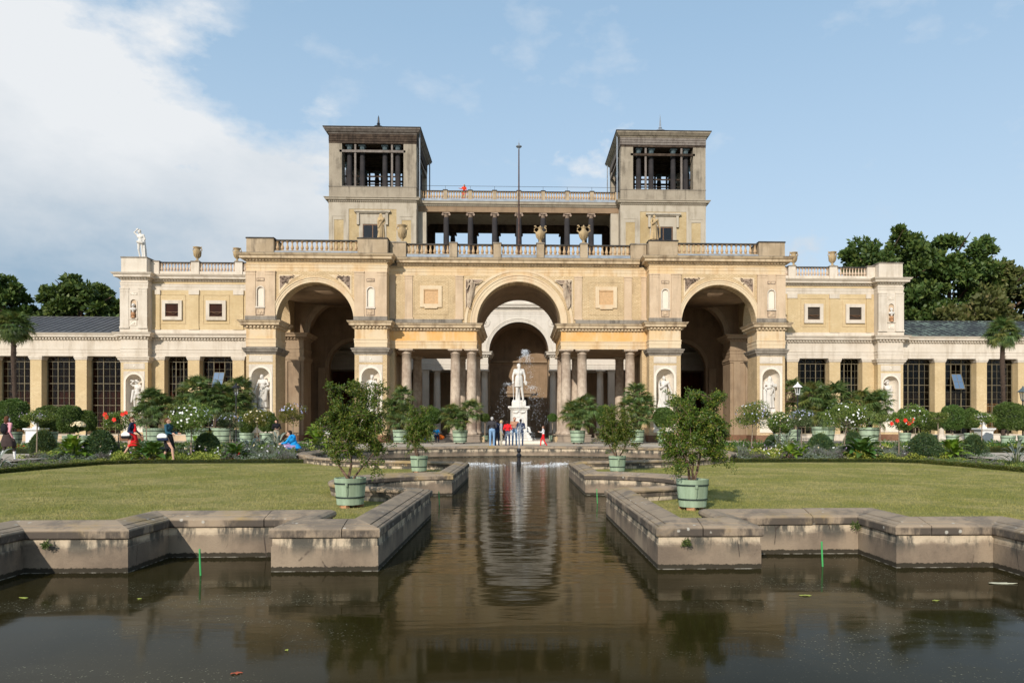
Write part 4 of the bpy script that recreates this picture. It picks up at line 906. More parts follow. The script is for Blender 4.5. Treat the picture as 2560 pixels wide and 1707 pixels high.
# vaulted recess behind the court arch with its doorway
MB().box(-3.4, 3.4, YB+5.2, YB+5.5, G, 14).build('recess_wall', M['interior'], pal)
vt = MB(); n_ = 20
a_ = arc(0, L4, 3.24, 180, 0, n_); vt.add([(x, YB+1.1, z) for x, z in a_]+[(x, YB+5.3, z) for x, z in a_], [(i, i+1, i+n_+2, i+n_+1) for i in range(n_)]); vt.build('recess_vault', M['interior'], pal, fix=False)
dr = MB(); dr.box(-1.35, 1.35, YB+5.0, YB+5.2, 1.0, 5.4); dr.box(-2.0, 2.0, YB+4.8, YB+5.2, 5.55, 5.85).box(-1.55, 1.55, YB+4.95, YB+5.2, 5.4, 5.55); dr.build('doorway', M['interior_pale'], pal)
MB().box(-1.0, 1.0, YB+4.97, YB+5.0, 1.0, 5.1).build('door_leaf', M['room_dark'], pal)
MB().sweep([(-3.4, YB+5.2), (3.4, YB+5.2)], [(0, 8.8), (.1, 8.85), (.15, 9.05), (.4, 9.1), (.42, 9.3), (0, 9.35)]).build('recess_cornice', M['interior_pale'], pal)
MB().box(-20.9, 20.9, YB+1.0, YB+16, 14.4, 14.8).build('floor_slab', M['interior'], pal)
for k in (-1, 1):
    a, c = (min(k*21.2, k*20.8), max(k*21.2, k*20.8)); MB().box(a, c, 66.6, YB+16, G, 14.6).build('added_flank_wall', M['interior'], pal)  # added along the flank so the hall behind the arches stays dark
    a, c = (min(k*20.9, k*4), max(k*20.9, k*4)); MB().box(a, c, YB+8, YB+8.4, G, 14.6).build('hall_wall', M['room'], pal)
# towers
def tower(k):
    def sp_(a, c): return (min(k*a, k*c), max(k*a, k*c))
    T = bpy.data.objects.new('tower', None); COL.objects.link(T); T.parent = pal
    xo, xi = 20.2, 10.95; y0, y1 = 78.6, 87.85; x0, x1 = sp_(xo, xi); cx = (x0+x1)/2; W_ = x1-x0
    sq = [(x0, y0), (x1, y0), (x1, y1), (x0, y1)]
    z_ped, z_open, z_top = 26.05, 27.25, 31.88
    MB().box(x0, x1, y0, y1, 14.8, 25.6).build('tower_base', M['brick_tower'], T)
    # corner pilasters with sunk brick fields, face and inner side
    for a in (x0, x1-2.1):
        p = MB()
        p.box(a, a+.36, y0-.07, y0+.02, 16, 24.9).box(a+1.74, a+2.1, y0-.07, y0+.02, 16, 24.9).box(a+.36, a+1.74, y0-.07, y0+.02, 24.1, 24.9)
        p.box(a+.36, a+.55, y0-.04, y0+.02, 16, 24.1).box(a+1.55, a+1.74, y0-.04, y0+.02, 16, 24.1).box(a+.55, a+1.55, y0-.04, y0+.02, 23.75, 24.1); p.build('corner_pilaster', M['tower_pale'], T)
    xs = x1 if k < 0 else x0
    MB().box(xs-.05, xs+.05, y0+.02, y1, 16, 24.9).build('side_render', M['tower'], T)
    # window with hood
    wy = y0-.06; b = MB(); b.box(cx-1.45, cx-1.05, wy, y0+.02, 16, 23.3).box(cx+1.05, cx+1.45, wy, y0+.02, 16, 23.3).box(cx-1.45, cx+1.45, wy-.002, y0+.02, 23.3, 24.5)
    b.box(cx-1.9, cx+1.9, wy-.28, y0+.02, 24.52, 24.72).box(cx-1.75, cx+1.75, wy-.16, y0+.02, 24.42, 24.52)
    for s_ in (-1, 1): b.box(cx+s_*1.52-.13, cx+s_*1.52+.13, wy-.18, y0, 23.2, 24.42)
    wf = b.build('window_surround', M['tower_pale'], T)
    w2 = MB()
    for q in (cx-1.02, cx-.0, cx+.96): w2.box(q-.05, q+.05, y0-.05, y0+.0, 18, 23.3)
    for z_ in (18, 20.1, 21.6, 23.2): w2.box(cx-1.05, cx+1.05, y0-.045, y0-.01, z_-.04, z_+.05)
    ww = w2.build('window', M['sash_brown'], wf)
    for q in (-1, 1): MB().box(cx+q*.5-.46, cx+q*.5+.46, y0-.03, y0-.015, 18, 23.2).build('pane', M['glass_tower'], ww, fix=False)
    MB().box(cx-1.05, cx+1.05, y0-.012, y0-.004, 18, 23.3).build('room_shade_sheet', M['room_dark'], wf)  # flat dark sheet painting the unlit room behind the panes
    # frieze and mid cornice
    MB().sweep(sq, [(-.3, 24.9), (.03, 24.9), (.03, 25.62), (-.3, 25.62)], closed=True).build('frieze', M['tower_pale'], T)
    cm = [(-.3, 25.6), (.03, 25.6), (.08, 25.66), (.10, 25.80), (.34, 25.84), (.36, 25.95), (.46, 26.02), (.48, 26.08), (0, 26.14), (-.3, 26.14)]
    MB().sweep(sq, cm, closed=True).build('mid_cornice', M['tower_pale'], T); dentils(T, sq+[sq[0]], 25.67, 25.79, .2, .22, M['tower_pale'])
    MB().sweep(sq, [(-.9, 26.12), (.0, 26.12), (.0, z_open), (-.9, z_open)], closed=True).build('belvedere_parapet', M['tower'], T)
    MB().sweep(sq, [(-.95, z_open+.002), (.04, z_open+.002), (.04, z_open+.07), (-.95, z_open+.07)], closed=True).build('parapet_coping', M['cap_grey'], T)
    MB().box(x0+.5, x1-.5, y0+.5, y1-.5, 25.7, 26.0).build('belvedere_floor', M['wood_and_shade'], T)
    cw_ = 1.36
    for a in (x0, x1-cw_):
        for c in (y0, y1-cw_): MB().box(a, a+cw_, c, c+cw_, z_open+.07, z_top).build('corner_pier', M['tower'], T)
    # entablature of charred boards and wide cornice
    en = [(-.9, z_top+.002), (.02, z_top+.002), (.02, z_top+.18), (-.02, z_top+.19), (-.02, 32.9), (-.9, 32.9)]
    MB().sweep(sq, en, closed=True).build('entablature', M['wood_and_shade'], T)
    brd = M['wood_and_shade'] if k < 0 else M['beam']; bb = MB()
    for q in range(3): bb.sweep(sq, [(.0, 32.12+q*.26), (.035, 32.12+q*.26), (.03, 32.34+q*.26), (.0, 32.34+q*.26)], closed=True)
    bb.build('frieze_boards', brd, T)
    MB().sweep(sq, [(-.3, 32.88), (.04, 32.88), (.12, 33.0), (.22, 33.05), (.40, 33.25), (.46, 33.3), (.48, 33.42), (-.3, 33.42)], closed=True).build('cornice', M['beam'] if k < 0 else M['tower'], T)
    MB().add([(x0-.54, y0-.54, 33.44), (x1+.54, y0-.54, 33.44), (x1+.54, y1+.54, 33.44), (x0-.54, y1+.54, 33.44), (cx, (y0+y1)/2, 33.85),
              (x0-.54, y0-.54, 33.52), (x1+.54, y0-.54, 33.52), (x1+.54, y1+.54, 33.52), (x0-.54, y1+.54, 33.52)],
             [(0, 1, 6, 5), (1, 2, 7, 6), (2, 3, 8, 7), (3, 0, 5, 8), (5, 6, 4), (6, 7, 4), (7, 8, 4), (8, 5, 4), (3, 2, 1, 0)]).build('roof', M['cap_dark'], T)
    MB().box(x0+.6, x1-.6, y0+.6, y1-.6, 32.3, 32.5).build('ceiling', M['wood_and_shade'], T)
    jo = MB()
    for q in range(5): jo.box(x0+.7, x1-.7, y0+1.3+q*1.55, y0+1.5+q*1.55, 32.05, 32.3)
    jo.build('ceiling_joists', M['wood_and_shade'], T)
    # dark columns on the four sides; shores of grey timber on the front
    sh = [(.36, 0), (.36, .12), (.30, .16)]+[(.30-.035*q/5, .2+3.45*q/5) for q in range(6)]+[(.23, 3.75)]
    shaft = MB().lathe(sh, seg=12).mesh('belvedere_column', M['black_col'], smooth=True)
    cap = MB().lathe([(.22, 3.7), (.25, 3.74), (.22, 3.8), (.24, 4.0), (.31, 4.12), (.27, 4.16), (.3, 4.3), (.38, 4.40)], seg=8); cap.box(-.36, .36, -.36, .36, 4.40, 4.55); cap = cap.mesh('column_capital', M['verdigris'])
    offs = (2.05, 3.42, W_-3.42, W_-2.05)
    for i, o_ in enumerate(offs):
        for (X_, Y_) in ((x0+o_, y0+.62), (x0+o_, y1-.62), (x0+.62, y0+o_), (x1-.62, y0+o_)):
            c = put('belvedere_column', shaft, T, (X_, Y_, z_open+.07)); put('column_capital', cap, c)
    bm2 = MB(); 
    fr = thing_part = None
    for (X_) in (x0+2.75, x1-2.6): MB().box(X_-.10, X_+.10, y0+.1, y0+.32, z_open+.07, z_top-.05).build('timber_shore', M['beam'], T)
    MB().box(x0+1.1, x1-1.15, y0+.0, y0+.2, 30.95, 31.2).build('tie_beam', M['beam'] if k < 0 else M['wood_and_shade'], T)
    for yy in (y0+1.2, y1-1.2): MB().box(x0+.9, x1-.9, yy-.05, yy+.05, 28.7, 28.85).box(x0+.9, x1-.9, yy-.05, yy+.05, 27.95, 28.0).build('rail', M['wood_and_shade'], T)
    for o_ in (2.7, 4.1, 5.2, 6.6): MB().box(x0+o_-.10, x0+o_+.10, y1-1.5, y1-1.3, z_open, 31.9).build('shoring_post', M['wood_and_shade'], T)
    # gable-side shores
    MB().box(xs-k*.0-.12, xs+.12, y0+1.2, y1-1.2, 30.95, 31.2).build('tie_beam', M['beam'], T)
    MB().box(x0+1.3, x1-1.3, y1-1.0, y1-.9, 30.5, 30.72).box(x0+1.3, x1-1.3, y1-1.0, y1-.92, 30.2, 30.26).build('rear_rail', M['wood_and_shade'], T)
    # finial
    fn = MB().lathe([(.0, 0), (.34, 0), (.3, .15), (.16, .3), (.12, .5), (.14, .62), (.50, .72), (.52, .8), (.16, .9), (.12, 1.0), (.2, 1.1), (.12, 1.25), (.08, 1.8), (.0, 2.7 if k > 0 else 2.1)], seg=10)
    fn.build('finial', M['lead'] if k > 0 else M['iron'], T, loc=(cx+(.2 if k < 0 else .1), y0+2.2, 33.75))
    # down pipes at the inner corner
    for yy in (y0+.45, y1-.05): MB().tube([(xs-k*.3, yy, 25.9), (xs-k*.3, yy, 33.2)], .075, 8).build('downpipe', M['lead'], T)
    if k < 0: MB().box(x0+.6, x0+1.9, y0+.6, y0+1.2, 33.5, 33.75).build('chimney', M['block'], T)
    else: MB().box(x1-1.6, x1-.5, y0+.5, y0+1.1, 33.5, 33.66).build('roof_hatch', M['cap_dark'], T)
    return T
tower(-1); tower(1)
# loggia between the towers
LY0, LY1 = 79.8, 88.6
lg = MB().box(-10.95, 10.95, LY0, LY1, 18.8, 19.1).build('loggia_floor', M['cap_grey'], pal)
for yy, nm in ((LY0, 'front'), (LY1-.8, 'rear')):
    e_ = MB().box(-10.95, 10.95, yy, yy+.8, 25.05, 26.15).build('loggia_entablature', M['wood_and_shade'] if yy > 82 else M['interior'], pal)  # rear beam near-black: loggia shade put into its colour
    if yy < 82:
        MB().sweep([(-10.95, yy), (10.95, yy)], [(-.2, 25.62), (.03, 25.62), (.06, 25.7), (.08, 25.82), (.30, 25.86), (.34, 26.02), (.42, 26.12), (0, 26.2), (-.2, 26.2)]).build('cornice', M['tower_pale'], e_)
        dentils(e_, [(-10.9, yy), (10.9, yy)], 25.69, 25.81, .18, .21, M['tower_pale'])
MB().box(-10.95, 10.95, LY0+.7, LY1-.7, 25.9, 26.2).build('loggia_ceiling', M['tower_pale'], pal)
for yy in (LY0, LY1-.8):
    sh = MB().lathe([(.34, 0), (.38, .12), (.34, .2)]+[(.335-.04*q/5, .25+4.95*q/5) for q in range(6)]+[(.245, 5.45)], seg=14).mesh('loggia_column', M['black_col'], smooth=True)
    cp = MB().lathe([(.24, 5.4), (.29, 5.47), (.25, 5.52), (.34, 5.68), (.34, 5.72)], seg=12); cp.box(-.40, .40, -.36, .36, 5.80, 5.945)
    for s_ in (-1, 1): cp.tube([(s_*.36, -.34, 5.68), (s_*.36, .34, 5.68)], .125, 8)
    cp = cp.mesh('ionic_capital', M['relief'] if yy < 82 else M['wood_and_shade'])
    for q in range(-3, 4): c = put('loggia_column', sh, pal, (q*2.64, yy+.4, 19.1)); put('ionic_capital', cp, c)
    for s_ in (-1, 1): MB().box(s_*10.5-.45, s_*10.5+.45, yy+.05, yy+.75, 19.1, 25.04).build('loggia_pier', M['tower_pale'] if yy < 82 else M['wood_and_shade'], pal)  # rear piers and capitals likewise carry the shade in their colour
for s_ in (-1, 1): MB().box(s_*10.94-.04, s_*10.94+.0+.04, LY0+.8, LY1-.8, 19.1, 25.9).build('loggia_side', M['interior'], pal)
pl_x = [-10.75, -8.0, -5.3, -2.65, 0, 2.65, 5.3, 8.0, 10.75]
MB().box(-10.95, 10.95, LY0+.02, LY0+.5, 26.2, 26.42).build('zinc_upstand', M['lead'], pal)
for x_ in pl_x: parapet_pier(pal, x_-.22, x_+.22, LY0+.08, LY0+.48, 26.4, 27.5, M['parapet'], M['cap_dark'])
for a, c in zip(pl_x[:-1], pl_x[1:]): balustrade_run(pal, a+.22, c-.22, LY0+.28, 26.42, 27.42, .272, 'loggia', M['baluster'], M['cap_dark'], M['lead'], railw=.13, base_h=.12)
gr = MB(); gr.tube([(-10.9, LY0+.3, 27.95), (10.9, LY0+.3, 27.95)], .02, 5)
for x_ in pl_x: gr.tube([(x_, LY0+.3, 27.5), (x_, LY0+.3, 27.95)], .018, 5)
gr.build('guard_rail', M['iron'], pal)
for k in (-1, 1):
    a, c = (min(k*3.4, k*3.25), max(k*3.4, k*3.25)); MB().box(a, c, YB+1.15, YB+5.2, G, L4).build('recess_side', M['interior_pale'], pal)
    # corridor on from each great arch; wall and roof added to darken it
    a, c = (min(k*12.95, k*12.65), max(k*12.95, k*12.65)); MB().box(a, c, 66.62, YB-.02, G, 14.4).build('added_corridor_wall', M['court'], pal)
    a, c = (min(k*12.64, k*20.8), max(k*12.64, k*20.8)); MB().box(a, c, 66.62, YB+1, 13.2, 14.4).build('added_corridor_roof', M['interior'], pal)
    wl = MB().prism(arch_poly(a, c, G, 13.2, k*15.7, 2.6, 7.4), 71.2, 71.9, 'xz').build('corridor_arch', M['interior'], pal)
    archivolt(wl, k*15.7, 7.4, 2.6, 2.95, 71.2, M['interior_pale'])
    for xx in (k*18.9, k*12.5): MB().box(xx-.35, xx+.35, 70.9, 71.2, G, 7.4).build('corridor_pilaster', M['interior_pale'], wl)
    MB().box(a, c, YB+3.2, YB+3.5, G, 14).build('corridor_end', M['room'], pal)
# flag pole
fp = thing('flagpole', 'tall thin rusty flagpole with a ball finial rising above the centre arch', 'flagpole', (0, 64.0, L7))
MB().tube([(0, 0, 0), (0, 0, 6), (0, 0, 11.0)], [.085, .07, .05], 8).build('pole', M['rust'], fp)
MB().lathe([(.05, 0), (.06, .05), (.08, .1), (.25, .22), (.26, .27), (.1, .36), (.05, .42), (.06, .5), (.02, .6), (0, .95)], seg=12).build('ball_finial', M['lead'], fp, loc=(0, 0, 10.95))
MB().tube([(-.14, 0, 0), (.14, 0, 0)], .05, 6).build('pole_bracket', M['rust'], fp, loc=(0, 0, 2.95))
# ------------------------------------------------------------------ figures: overlapping tapered solids fused into one skin
_tmp = bpy.data.scenes.new('fusing')
class Fig:
    def __init__(s): s.mb = MB(); s.pr = []
    def cap(s, a, b, ra, rb=None, m=0, flat=None):
        rb = ra if rb is None else rb; a, b = Vector(a), Vector(b); d = b-a; l = d.length
        t = d.normalized() if l > 1e-6 else Vector((0, 0, 1)); ref = Vector((1, 0, 0)) if abs(t.x) < .8 else Vector((0, 1, 0)); u = t.cross(ref).normalized(); w_ = t.cross(u)
        n = 10; rings = []
        for k in range(4): e = -math.pi/2+math.pi/2*k/3; rings.append((a+t*ra*math.sin(e), max(ra*math.cos(e), ra*.05)))
        for k in range(1, 5): e = math.pi/2*k/4; rings.append((b+t*rb*math.sin(e), max(rb*math.cos(e), rb*.05)))
        rings.insert(4, (b, rb)); v = [c+(u*math.cos(2*math.pi*i/n)+w_*math.sin(2*math.pi*i/n))*r_ for c, r_ in rings for i in range(n)]
        if flat: v = [Vector((p.x, (p.y-(a.y+b.y)/2)*flat+(a.y+b.y)/2, p.z)) for p in v]
        k = len(rings); f = [(i*n+j, i*n+(j+1) % n, (i+1)*n+(j+1) % n, (i+1)*n+j) for i in range(k-1) for j in range(n)]+[tuple(reversed(range(n))), tuple((k-1)*n+j for j in range(n))]
        s.mb.add(v, f); s.pr.append((a, b, ra, rb, m)); return s
    def ell(s, c, r, m=0, rot=None):
        c = Vector(c); v = []; n = 12; q = 8; Rm = Matrix.Rotation(rot[0], 3, rot[1]) if rot else Matrix.Identity(3)
        for i in range(q+1):
            e = -math.pi/2+math.pi*i/q; ce = max(math.cos(e), .02)
            v += [c+Rm @ Vector((r[0]*ce*math.cos(2*math.pi*j/n), r[1]*ce*math.sin(2*math.pi*j/n), r[2]*math.sin(e))) for j in range(n)]
        f = [(i*n+j, i*n+(j+1) % n, (i+1)*n+(j+1) % n, (i+1)*n+j) for i in range(q) for j in range(n)]+[tuple(reversed(range(n))), tuple(q*n+j for j in range(n))]
        s.mb.add(v, f); mx = max(r); i = r.index(mx) if isinstance(r, tuple) else 0; ax = Rm @ Vector([(1, 0, 0), (0, 1, 0), (0, 0, 1)][i]); mi = sorted(r)[1] if sorted(r)[1] < mx else mx*.99
        s.pr.append((c-ax*(mx-mi), c+ax*(mx-mi), mi, mi, m)); return s
    def gown(s, lev, m=0, flutes=9, amp=.12, phase=0):
        """stack of fluted ovals: lev = [(x, y, z, rx, ry)] from the bottom up"""
        n = flutes*4; v = []
        for k, (x, y, z, rx, ry) in enumerate(lev):
            am = amp*(1-.75*k/(len(lev)-1))
            for j in range(n):
                a = 2*math.pi*j/n; q = 1+am*math.sin(flutes*a+phase+k*.25); v.append((x+rx*q*math.cos(a), y+ry*q*math.sin(a), z))
        K = len(lev); f = [(i*n+j, i*n+(j+1) % n, (i+1)*n+(j+1) % n, (i+1)*n+j) for i in range(K-1) for j in range(n)]+[tuple(reversed(range(n))), tuple((K-1)*n+j for j in range(n))]
        s.mb.add(v, f)
        for i in range(K-1):
            a, b = lev[i], lev[i+1]
            for o in (-.5, 0, .5): s.pr.append((Vector((a[0]+a[3]*o, a[1], a[2])), Vector((b[0]+b[3]*o, b[1], b[2])), a[4], b[4], m))
        return s
    def box(s, x0, x1, y0, y1, z0, z1, m=0):
        s.mb.box(x0, x1, y0, y1, z0, z1); s.pr.append((Vector(((x0+x1)/2, (y0+y1)/2, z0)), Vector(((x0+x1)/2, (y0+y1)/2, z1)), min(x1-x0, y1-y0)/2, min(x1-x0, y1-y0)/2, m)); return s
    def fuse(s, name, mats, voxel=.014, smooth=3):
        me = bpy.data.meshes.new('raw'); me.from_pydata(s.mb.v, [], s.mb.f); bm = bmesh.new(); bm.from_mesh(me); bmesh.ops.recalc_face_normals(bm, faces=bm.faces); bm.to_mesh(me); bm.free()
        o = bpy.data.objects.new('raw', me); _tmp.collection.objects.link(o)
        r_ = o.modifiers.new('r', 'REMESH'); r_.mode = 'VOXEL'; r_.voxel_size = voxel
        if smooth: q = o.modifiers.new('s', 'SMOOTH'); q.factor = .5; q.iterations = smooth
        vl = _tmp.view_layers[0]; vl.update(); dg = vl.depsgraph; dg.update()
        out_ = bpy.data.meshes.new_from_object(o.evaluated_get(dg), depsgraph=dg); out_.name = name
        bpy.data.objects.remove(o); bpy.data.meshes.remove(me); out_.materials.clear()
        mats = mats if isinstance(mats, (list, tuple)) else [mats]
        for x in mats: out_.materials.append(x)
        n = len(out_.polygons); out_.polygons.foreach_set('use_smooth', [True]*n)
        if len(mats) > 1:
            C = np.zeros(n*3); out_.polygons.foreach_get('center', C); C = C.reshape(-1, 3); best = np.full(n, 1e9); mi = np.zeros(n, np.int32)
            for a, b, ra, rb, m in s.pr:
                a_, d = np.array(a), np.array(b-a); l2 = max(d@d, 1e-9); t_ = np.clip(((C-a_)@d)/l2, 0, 1); ds = np.linalg.norm(C-(a_+t_[:, None]*d), axis=1)-(ra+(rb-ra)*t_)
                k = ds < best; best[k] = ds[k]; mi[k] = m
            out_.polygons.foreach_set('material_index', mi)
        out_.update(); return out_
def hand(f, wr, d, m, side=1, r=.011, spread=1.0, curl=.35):
    """palm with five unequal bent fingers, thumb leaving the side of the palm"""
    wr, d = Vector(wr), Vector(d).normalized(); ref = Vector((0, 1, 0)) if abs(d.y) < .8 else Vector((0, 0, 1)); s_ = d.cross(ref).normalized()*side; n = d.cross(s_)
    f.ell(wr+d*.045, (.030, .026, .042), m) if abs(d.z) > .7 else f.ell(wr+d*.045, (.036, .032, .030), m)
    for i, l in enumerate((.062, .072, .066, .05)):
        b = wr+d*.075+s_*(.026-.0175*i)*spread; k = b+d*l*.55+n*.008; f.cap(b, k, r, r*.92, m); f.cap(k, k+d*l*.42+n*l*curl, r*.9, r*.75, m)
    tb = wr+d*.025+s_*.03; f.cap(tb, tb+d*.03+s_*.022, r*1.15, r, m); f.cap(tb+d*.03+s_*.022, tb+d*.06+s_*.02+n*.01, r, r*.8, m)
def head(f, c, face, skin, hair, style='short', feat=None):
    """skull, jaw, nose, ears, eyes and hair; c = centre of skull, face = unit direction looked at"""
    c = Vector(c); F = Vector(face).normalized(); U = Vector((0, 0, 1)); S = F.cross(U).normalized(); feat = skin if feat is None else feat
    f.ell(c, (.078, .088, .10), skin); f.ell(c+F*.022-U*.055, (.055, .058, .06), skin)
    f.cap(c+F*.088+U*.005, c+F*.108-U*.03, .010, .015, skin); f.cap(c+F*.082-U*.062-S*.018, c+F*.082-U*.062+S*.018, .009, .009, feat)
    for k in (-1, 1):
        f.ell(c+S*k*.082-U*.01, (.014, .02, .028), skin); f.ell(c+F*.083+S*k*.032+U*.012, (.012, .010, .009), hair if hair != skin else skin)
        f.cap(c+F*.088+S*k*.018+U*.028, c+F*.084+S*k*.046+U*.027, .008, .007, hair if hair != skin else skin)
    if style != 'bald':
        f.ell(c-F*.022+U*.030, (.090, .092, .092), hair)
        f.ell(c-F*.045-U*.01, (.080, .070, .085), hair)
    if style == 'long': f.cap(c-F*.055, c-F*.075-U*.22, .080, .055, hair); [f.cap(c+S*k*.07-F*.02, c+S*k*.085-F*.02-U*.17, .035, .03, hair) for k in (-1, 1)]
    if style == 'bob': f.cap(c-F*.04-U*.02, c-F*.045-U*.085, .088, .082, hair)
    if style == 'pony': f.ell(c-F*.11+U*.02, (.045, .05, .05), hair); f.cap(c-F*.12, c-F*.16-U*.10, .035, .02, hair)
    if style == 'curly': [f.ell(c-F*.03+U*.03+Vector((random.uniform(-.07, .07), random.uniform(-.06, .06), random.uniform(-.06, .08))), (.042, .042, .042), hair) for _ in range(12)]
    if style == 'veil': f.cap(c+U*.03-F*.02, c-F*.05-U*.20, .108, .12, hair); [f.cap(c+S*k*.085+U*.03, c+S*k*.12-U*.20, .035, .045, hair) for k in (-1, 1)]
    if style == 'beard': f.ell(c+F*.05-U*.085, (.05, .045, .05), hair)
BASE = dict(pelvis=(0, 0, .96), waist=(0, 0, 1.10), chest=(0, 0, 1.30), neck=(0, .0, 1.47), head=(0, -.015, 1.60),
            shA=(-.185, 0, 1.405), shB=(.185, 0, 1.405), elA=(-.235, .02, 1.13), elB=(.235, .02, 1.13), wrA=(-.245, -.06, .89), wrB=(.245, -.06, .89),
            hiA=(-.095, 0, .93), hiB=(.095, 0, .93), knA=(-.105, -.015, .50), knB=(.105, -.015, .50), anA=(-.11, .02, .085), anB=(.11, .02, .085))
def person_fig(pose=None, look=(0, -1, 0), hair='short', skirt=None, coat=None, toe=(0, -1, 0), child=False, bulky=1.0, long_sleeve=True, dress=False, hipshape=1.0, handdirs=None):
    """materials: 0 skin 1 hair 2 top 3 bottom 4 shoes"""
    J = {k: Vector(v) for k, v in BASE.items()}
    for k, v in (pose or {}).items(): J[k] = Vector(v)
    f = Fig(); b = bulky
    head(f, J['head'], look, 0, 1, hair); f.cap(J['neck']-Vector((0, 0, .03)), J['head']-Vector((0, 0, .06)), .052, .048, 0)
    ch, wa, pe = J['chest'], J['waist'], J['pelvis']
    ax = (J['shB']-J['shA']).normalized()
    f.cap(ch-ax*.075*b, ch+ax*.075*b, .112*b, .112*b, 2); f.cap(ch+Vector((0, 0, .02)), wa, .112*b, .100*b, 2); f.cap(wa-ax*.045, wa+ax*.045, .098*b, .098*b, 2)
    f.cap(J['neck'], ch+Vector((0, 0, .06)), .065, .10, 2); f.cap(J['shA'], J['shB'], .062*b, .062*b, 2)
    f.cap(pe-ax*.06*hipshape, pe+ax*.06*hipshape, .108*b, .108*b, 3); f.cap(wa, pe, .098*b, .105*b, 2 if coat else 3)
    for s_ in 'AB':
        f.cap(J['sh'+s_], J['el'+s_], .055*b, .044*b, 2); f.cap(J['el'+s_], J['wr'+s_], .043*b, .031, 2 if long_sleeve else 0)
        d = J['wr'+s_]-J['el'+s_]
        if handdirs and s_ in handdirs: d = Vector(handdirs[s_])
        hand(f, J['wr'+s_], d, 0, 1 if s_ == 'A' else -1, r=.013)
        lm = 0 if skirt else 3
        f.cap(J['hi'+s_], J['kn'+s_], .088*(b*.5+.5), .06, lm); f.cap(J['kn'+s_], J['an'+s_]+Vector((0, 0, .02)), .058, .038 if skirt else .048, lm); f.cap(J['an'+s_]+Vector((0, 0, .05)), J['an'+s_], .036, .034, 4 if not skirt else 0)
        an = J['an'+s_]; T = Vector(toe).normalized(); f.cap(an-T*.03-Vector((0, 0, .04)), an+T*.13-Vector((0, 0, .05)), .038, .028, 4)
    if skirt:
        z0, rx = skirt; kn = (J['knA']+J['knB'])/2; t_ = (pe.z+.12-z0)
        f.gown([(pe.x+(kn.x-pe.x)*.8, pe.y+(kn.y-pe.y)*.8, z0, rx, rx*.8), (pe.x+(kn.x-pe.x)*.4, pe.y+(kn.y-pe.y)*.4, z0+t_*.4, rx*.97, rx*.76), (pe.x, pe.y, z0+t_*.7, .18, .14), (wa.x, wa.y, pe.z+.12, .135, .11)], 3, 7, .05)
    if coat: f.gown([(pe.x, pe.y, coat[0], coat[1], coat[1]*.75), (pe.x, pe.y, (coat[0]+pe.z)/2, coat[1]*.95, coat[1]*.7), (wa.x, wa.y, wa.z, .165, .13)], 2, 7, .05)
    return f
SKIN = cloth('skin', (.56, .33, .235)); HB = cloth('brown_hair', (.10, .042, .022)); HK = cloth('dark_hair', (.028, .018, .014)); HG = cloth('grey_hair', (.42, .40, .37)); HY = cloth('blonde_hair', (.55, .42, .24))
CL = {k: cloth(k+'_cloth', v) for k, v in dict(pink=(.72, .33, .36), black=(.016, .015, .018), brown=(.055, .038, .035), white=(.74, .72, .70), red=(.66, .02, .025), navy=(.022, .03, .065), denim=(.20, .33, .50), dark_denim=(.035, .05, .09),
      charcoal=(.045, .042, .045), tan=(.42, .22, .14), sky=(.015, .27, .62), grey=(.30, .31, .33), teal=(.03, .09, .13), orange=(.65, .14, .02), khaki=(.34, .30, .22), stripe=(.30, .22, .40), scarlet=(.75, .05, .015), leather=(.03, .022, .02)).items()}
def add_person(label, px, Y, fig, mats, h=1.7, rz=0, z=None, voxel=.016, group=None):
    me = fig.fuse('body', mats, voxel, 2); x = WX(px, Y); s_ = h/1.72
    t_ = thing('person', label, 'person', (x, Y, ground_z(x, Y)+.004 if z is None else z), R(rz), group, s_)
    put('body', me, t_); return t_
DX = lambda v: {k: tuple(v[k]) for k in v}
def walk(side=1, stride=.24, dirv=(0, -1)):
    """stride pose along dirv (unit xy); A leads"""
    d = Vector((dirv[0], dirv[1], 0)); p = {}
    ax = Vector((-d.y, d.x, 0)); J = {}
    def P(l, z, o=0): return tuple(ax*l+d*o+Vector((0, 0, z)))
    s_ = -1
    for nm, sg in (('A', -1), ('B', 1)):
        f_ = side*sg*-1
        J['sh'+nm] = P(sg*.185*s_*-1, 1.405, f_*-.02); J['el'+nm] = P(sg*.235, 1.13, -f_*.10); J['wr'+nm] = P(sg*.235, .91, -f_*.10+.12)
        J['hi'+nm] = P(sg*.09, .92, 0); J['kn'+nm] = P(sg*.095, .51, f_*stride*.55+.06); J['an'+nm] = P(sg*.1, .09 if f_ > 0 else .13, f_*stride-(0 if f_ > 0 else .05))
    return J

# --- visitors ----------------------------------------------------------------
left, right, away, front = (-1, 0), (1, 0), (0, 1), (0, -1)
def bag_mesh(name, mats, w_, h, d, soft=True):
    f = Fig(); f.ell((0, 0, -h*.5), (w_/2, d/2, h/2)); f.cap((-w_*.35, 0, -h*.55), (w_*.35, 0, -h*.55), d*.5, d*.5); return f.fuse(name, mats, .012, 2)
J = walk(1, .20, (.35, .94)); f = person_fig(J, (.3, .95, 0), 'bob', skirt=(.56, .25), toe=(.35, .94, 0))
p = add_person('person in pink hoodie with black backpack and white leggings walking on the side path', 19, 27.6, f, [CL['white'], HB, CL['pink'], CL['brown'], CL['black']], 1.68, 0, .43)
bp = Fig(); bp.ell((0, 0, 0), (.15, .085, .21)); bp.ell((0, .05, -.07), (.10, .06, .09)); bp.cap((-.1, -.02, .17), (-.13, -.2, .14), .018); bp.cap((.1, -.02, .17), (.13, -.2, .14), .018)
pm = person_fig(J, (.3, .95, 0), 'bob')
put('backpack', bp.fuse('backpack', CL['black'], .012, 1), p, (-.04, -.15, 1.24), (0, 0, R(160)))
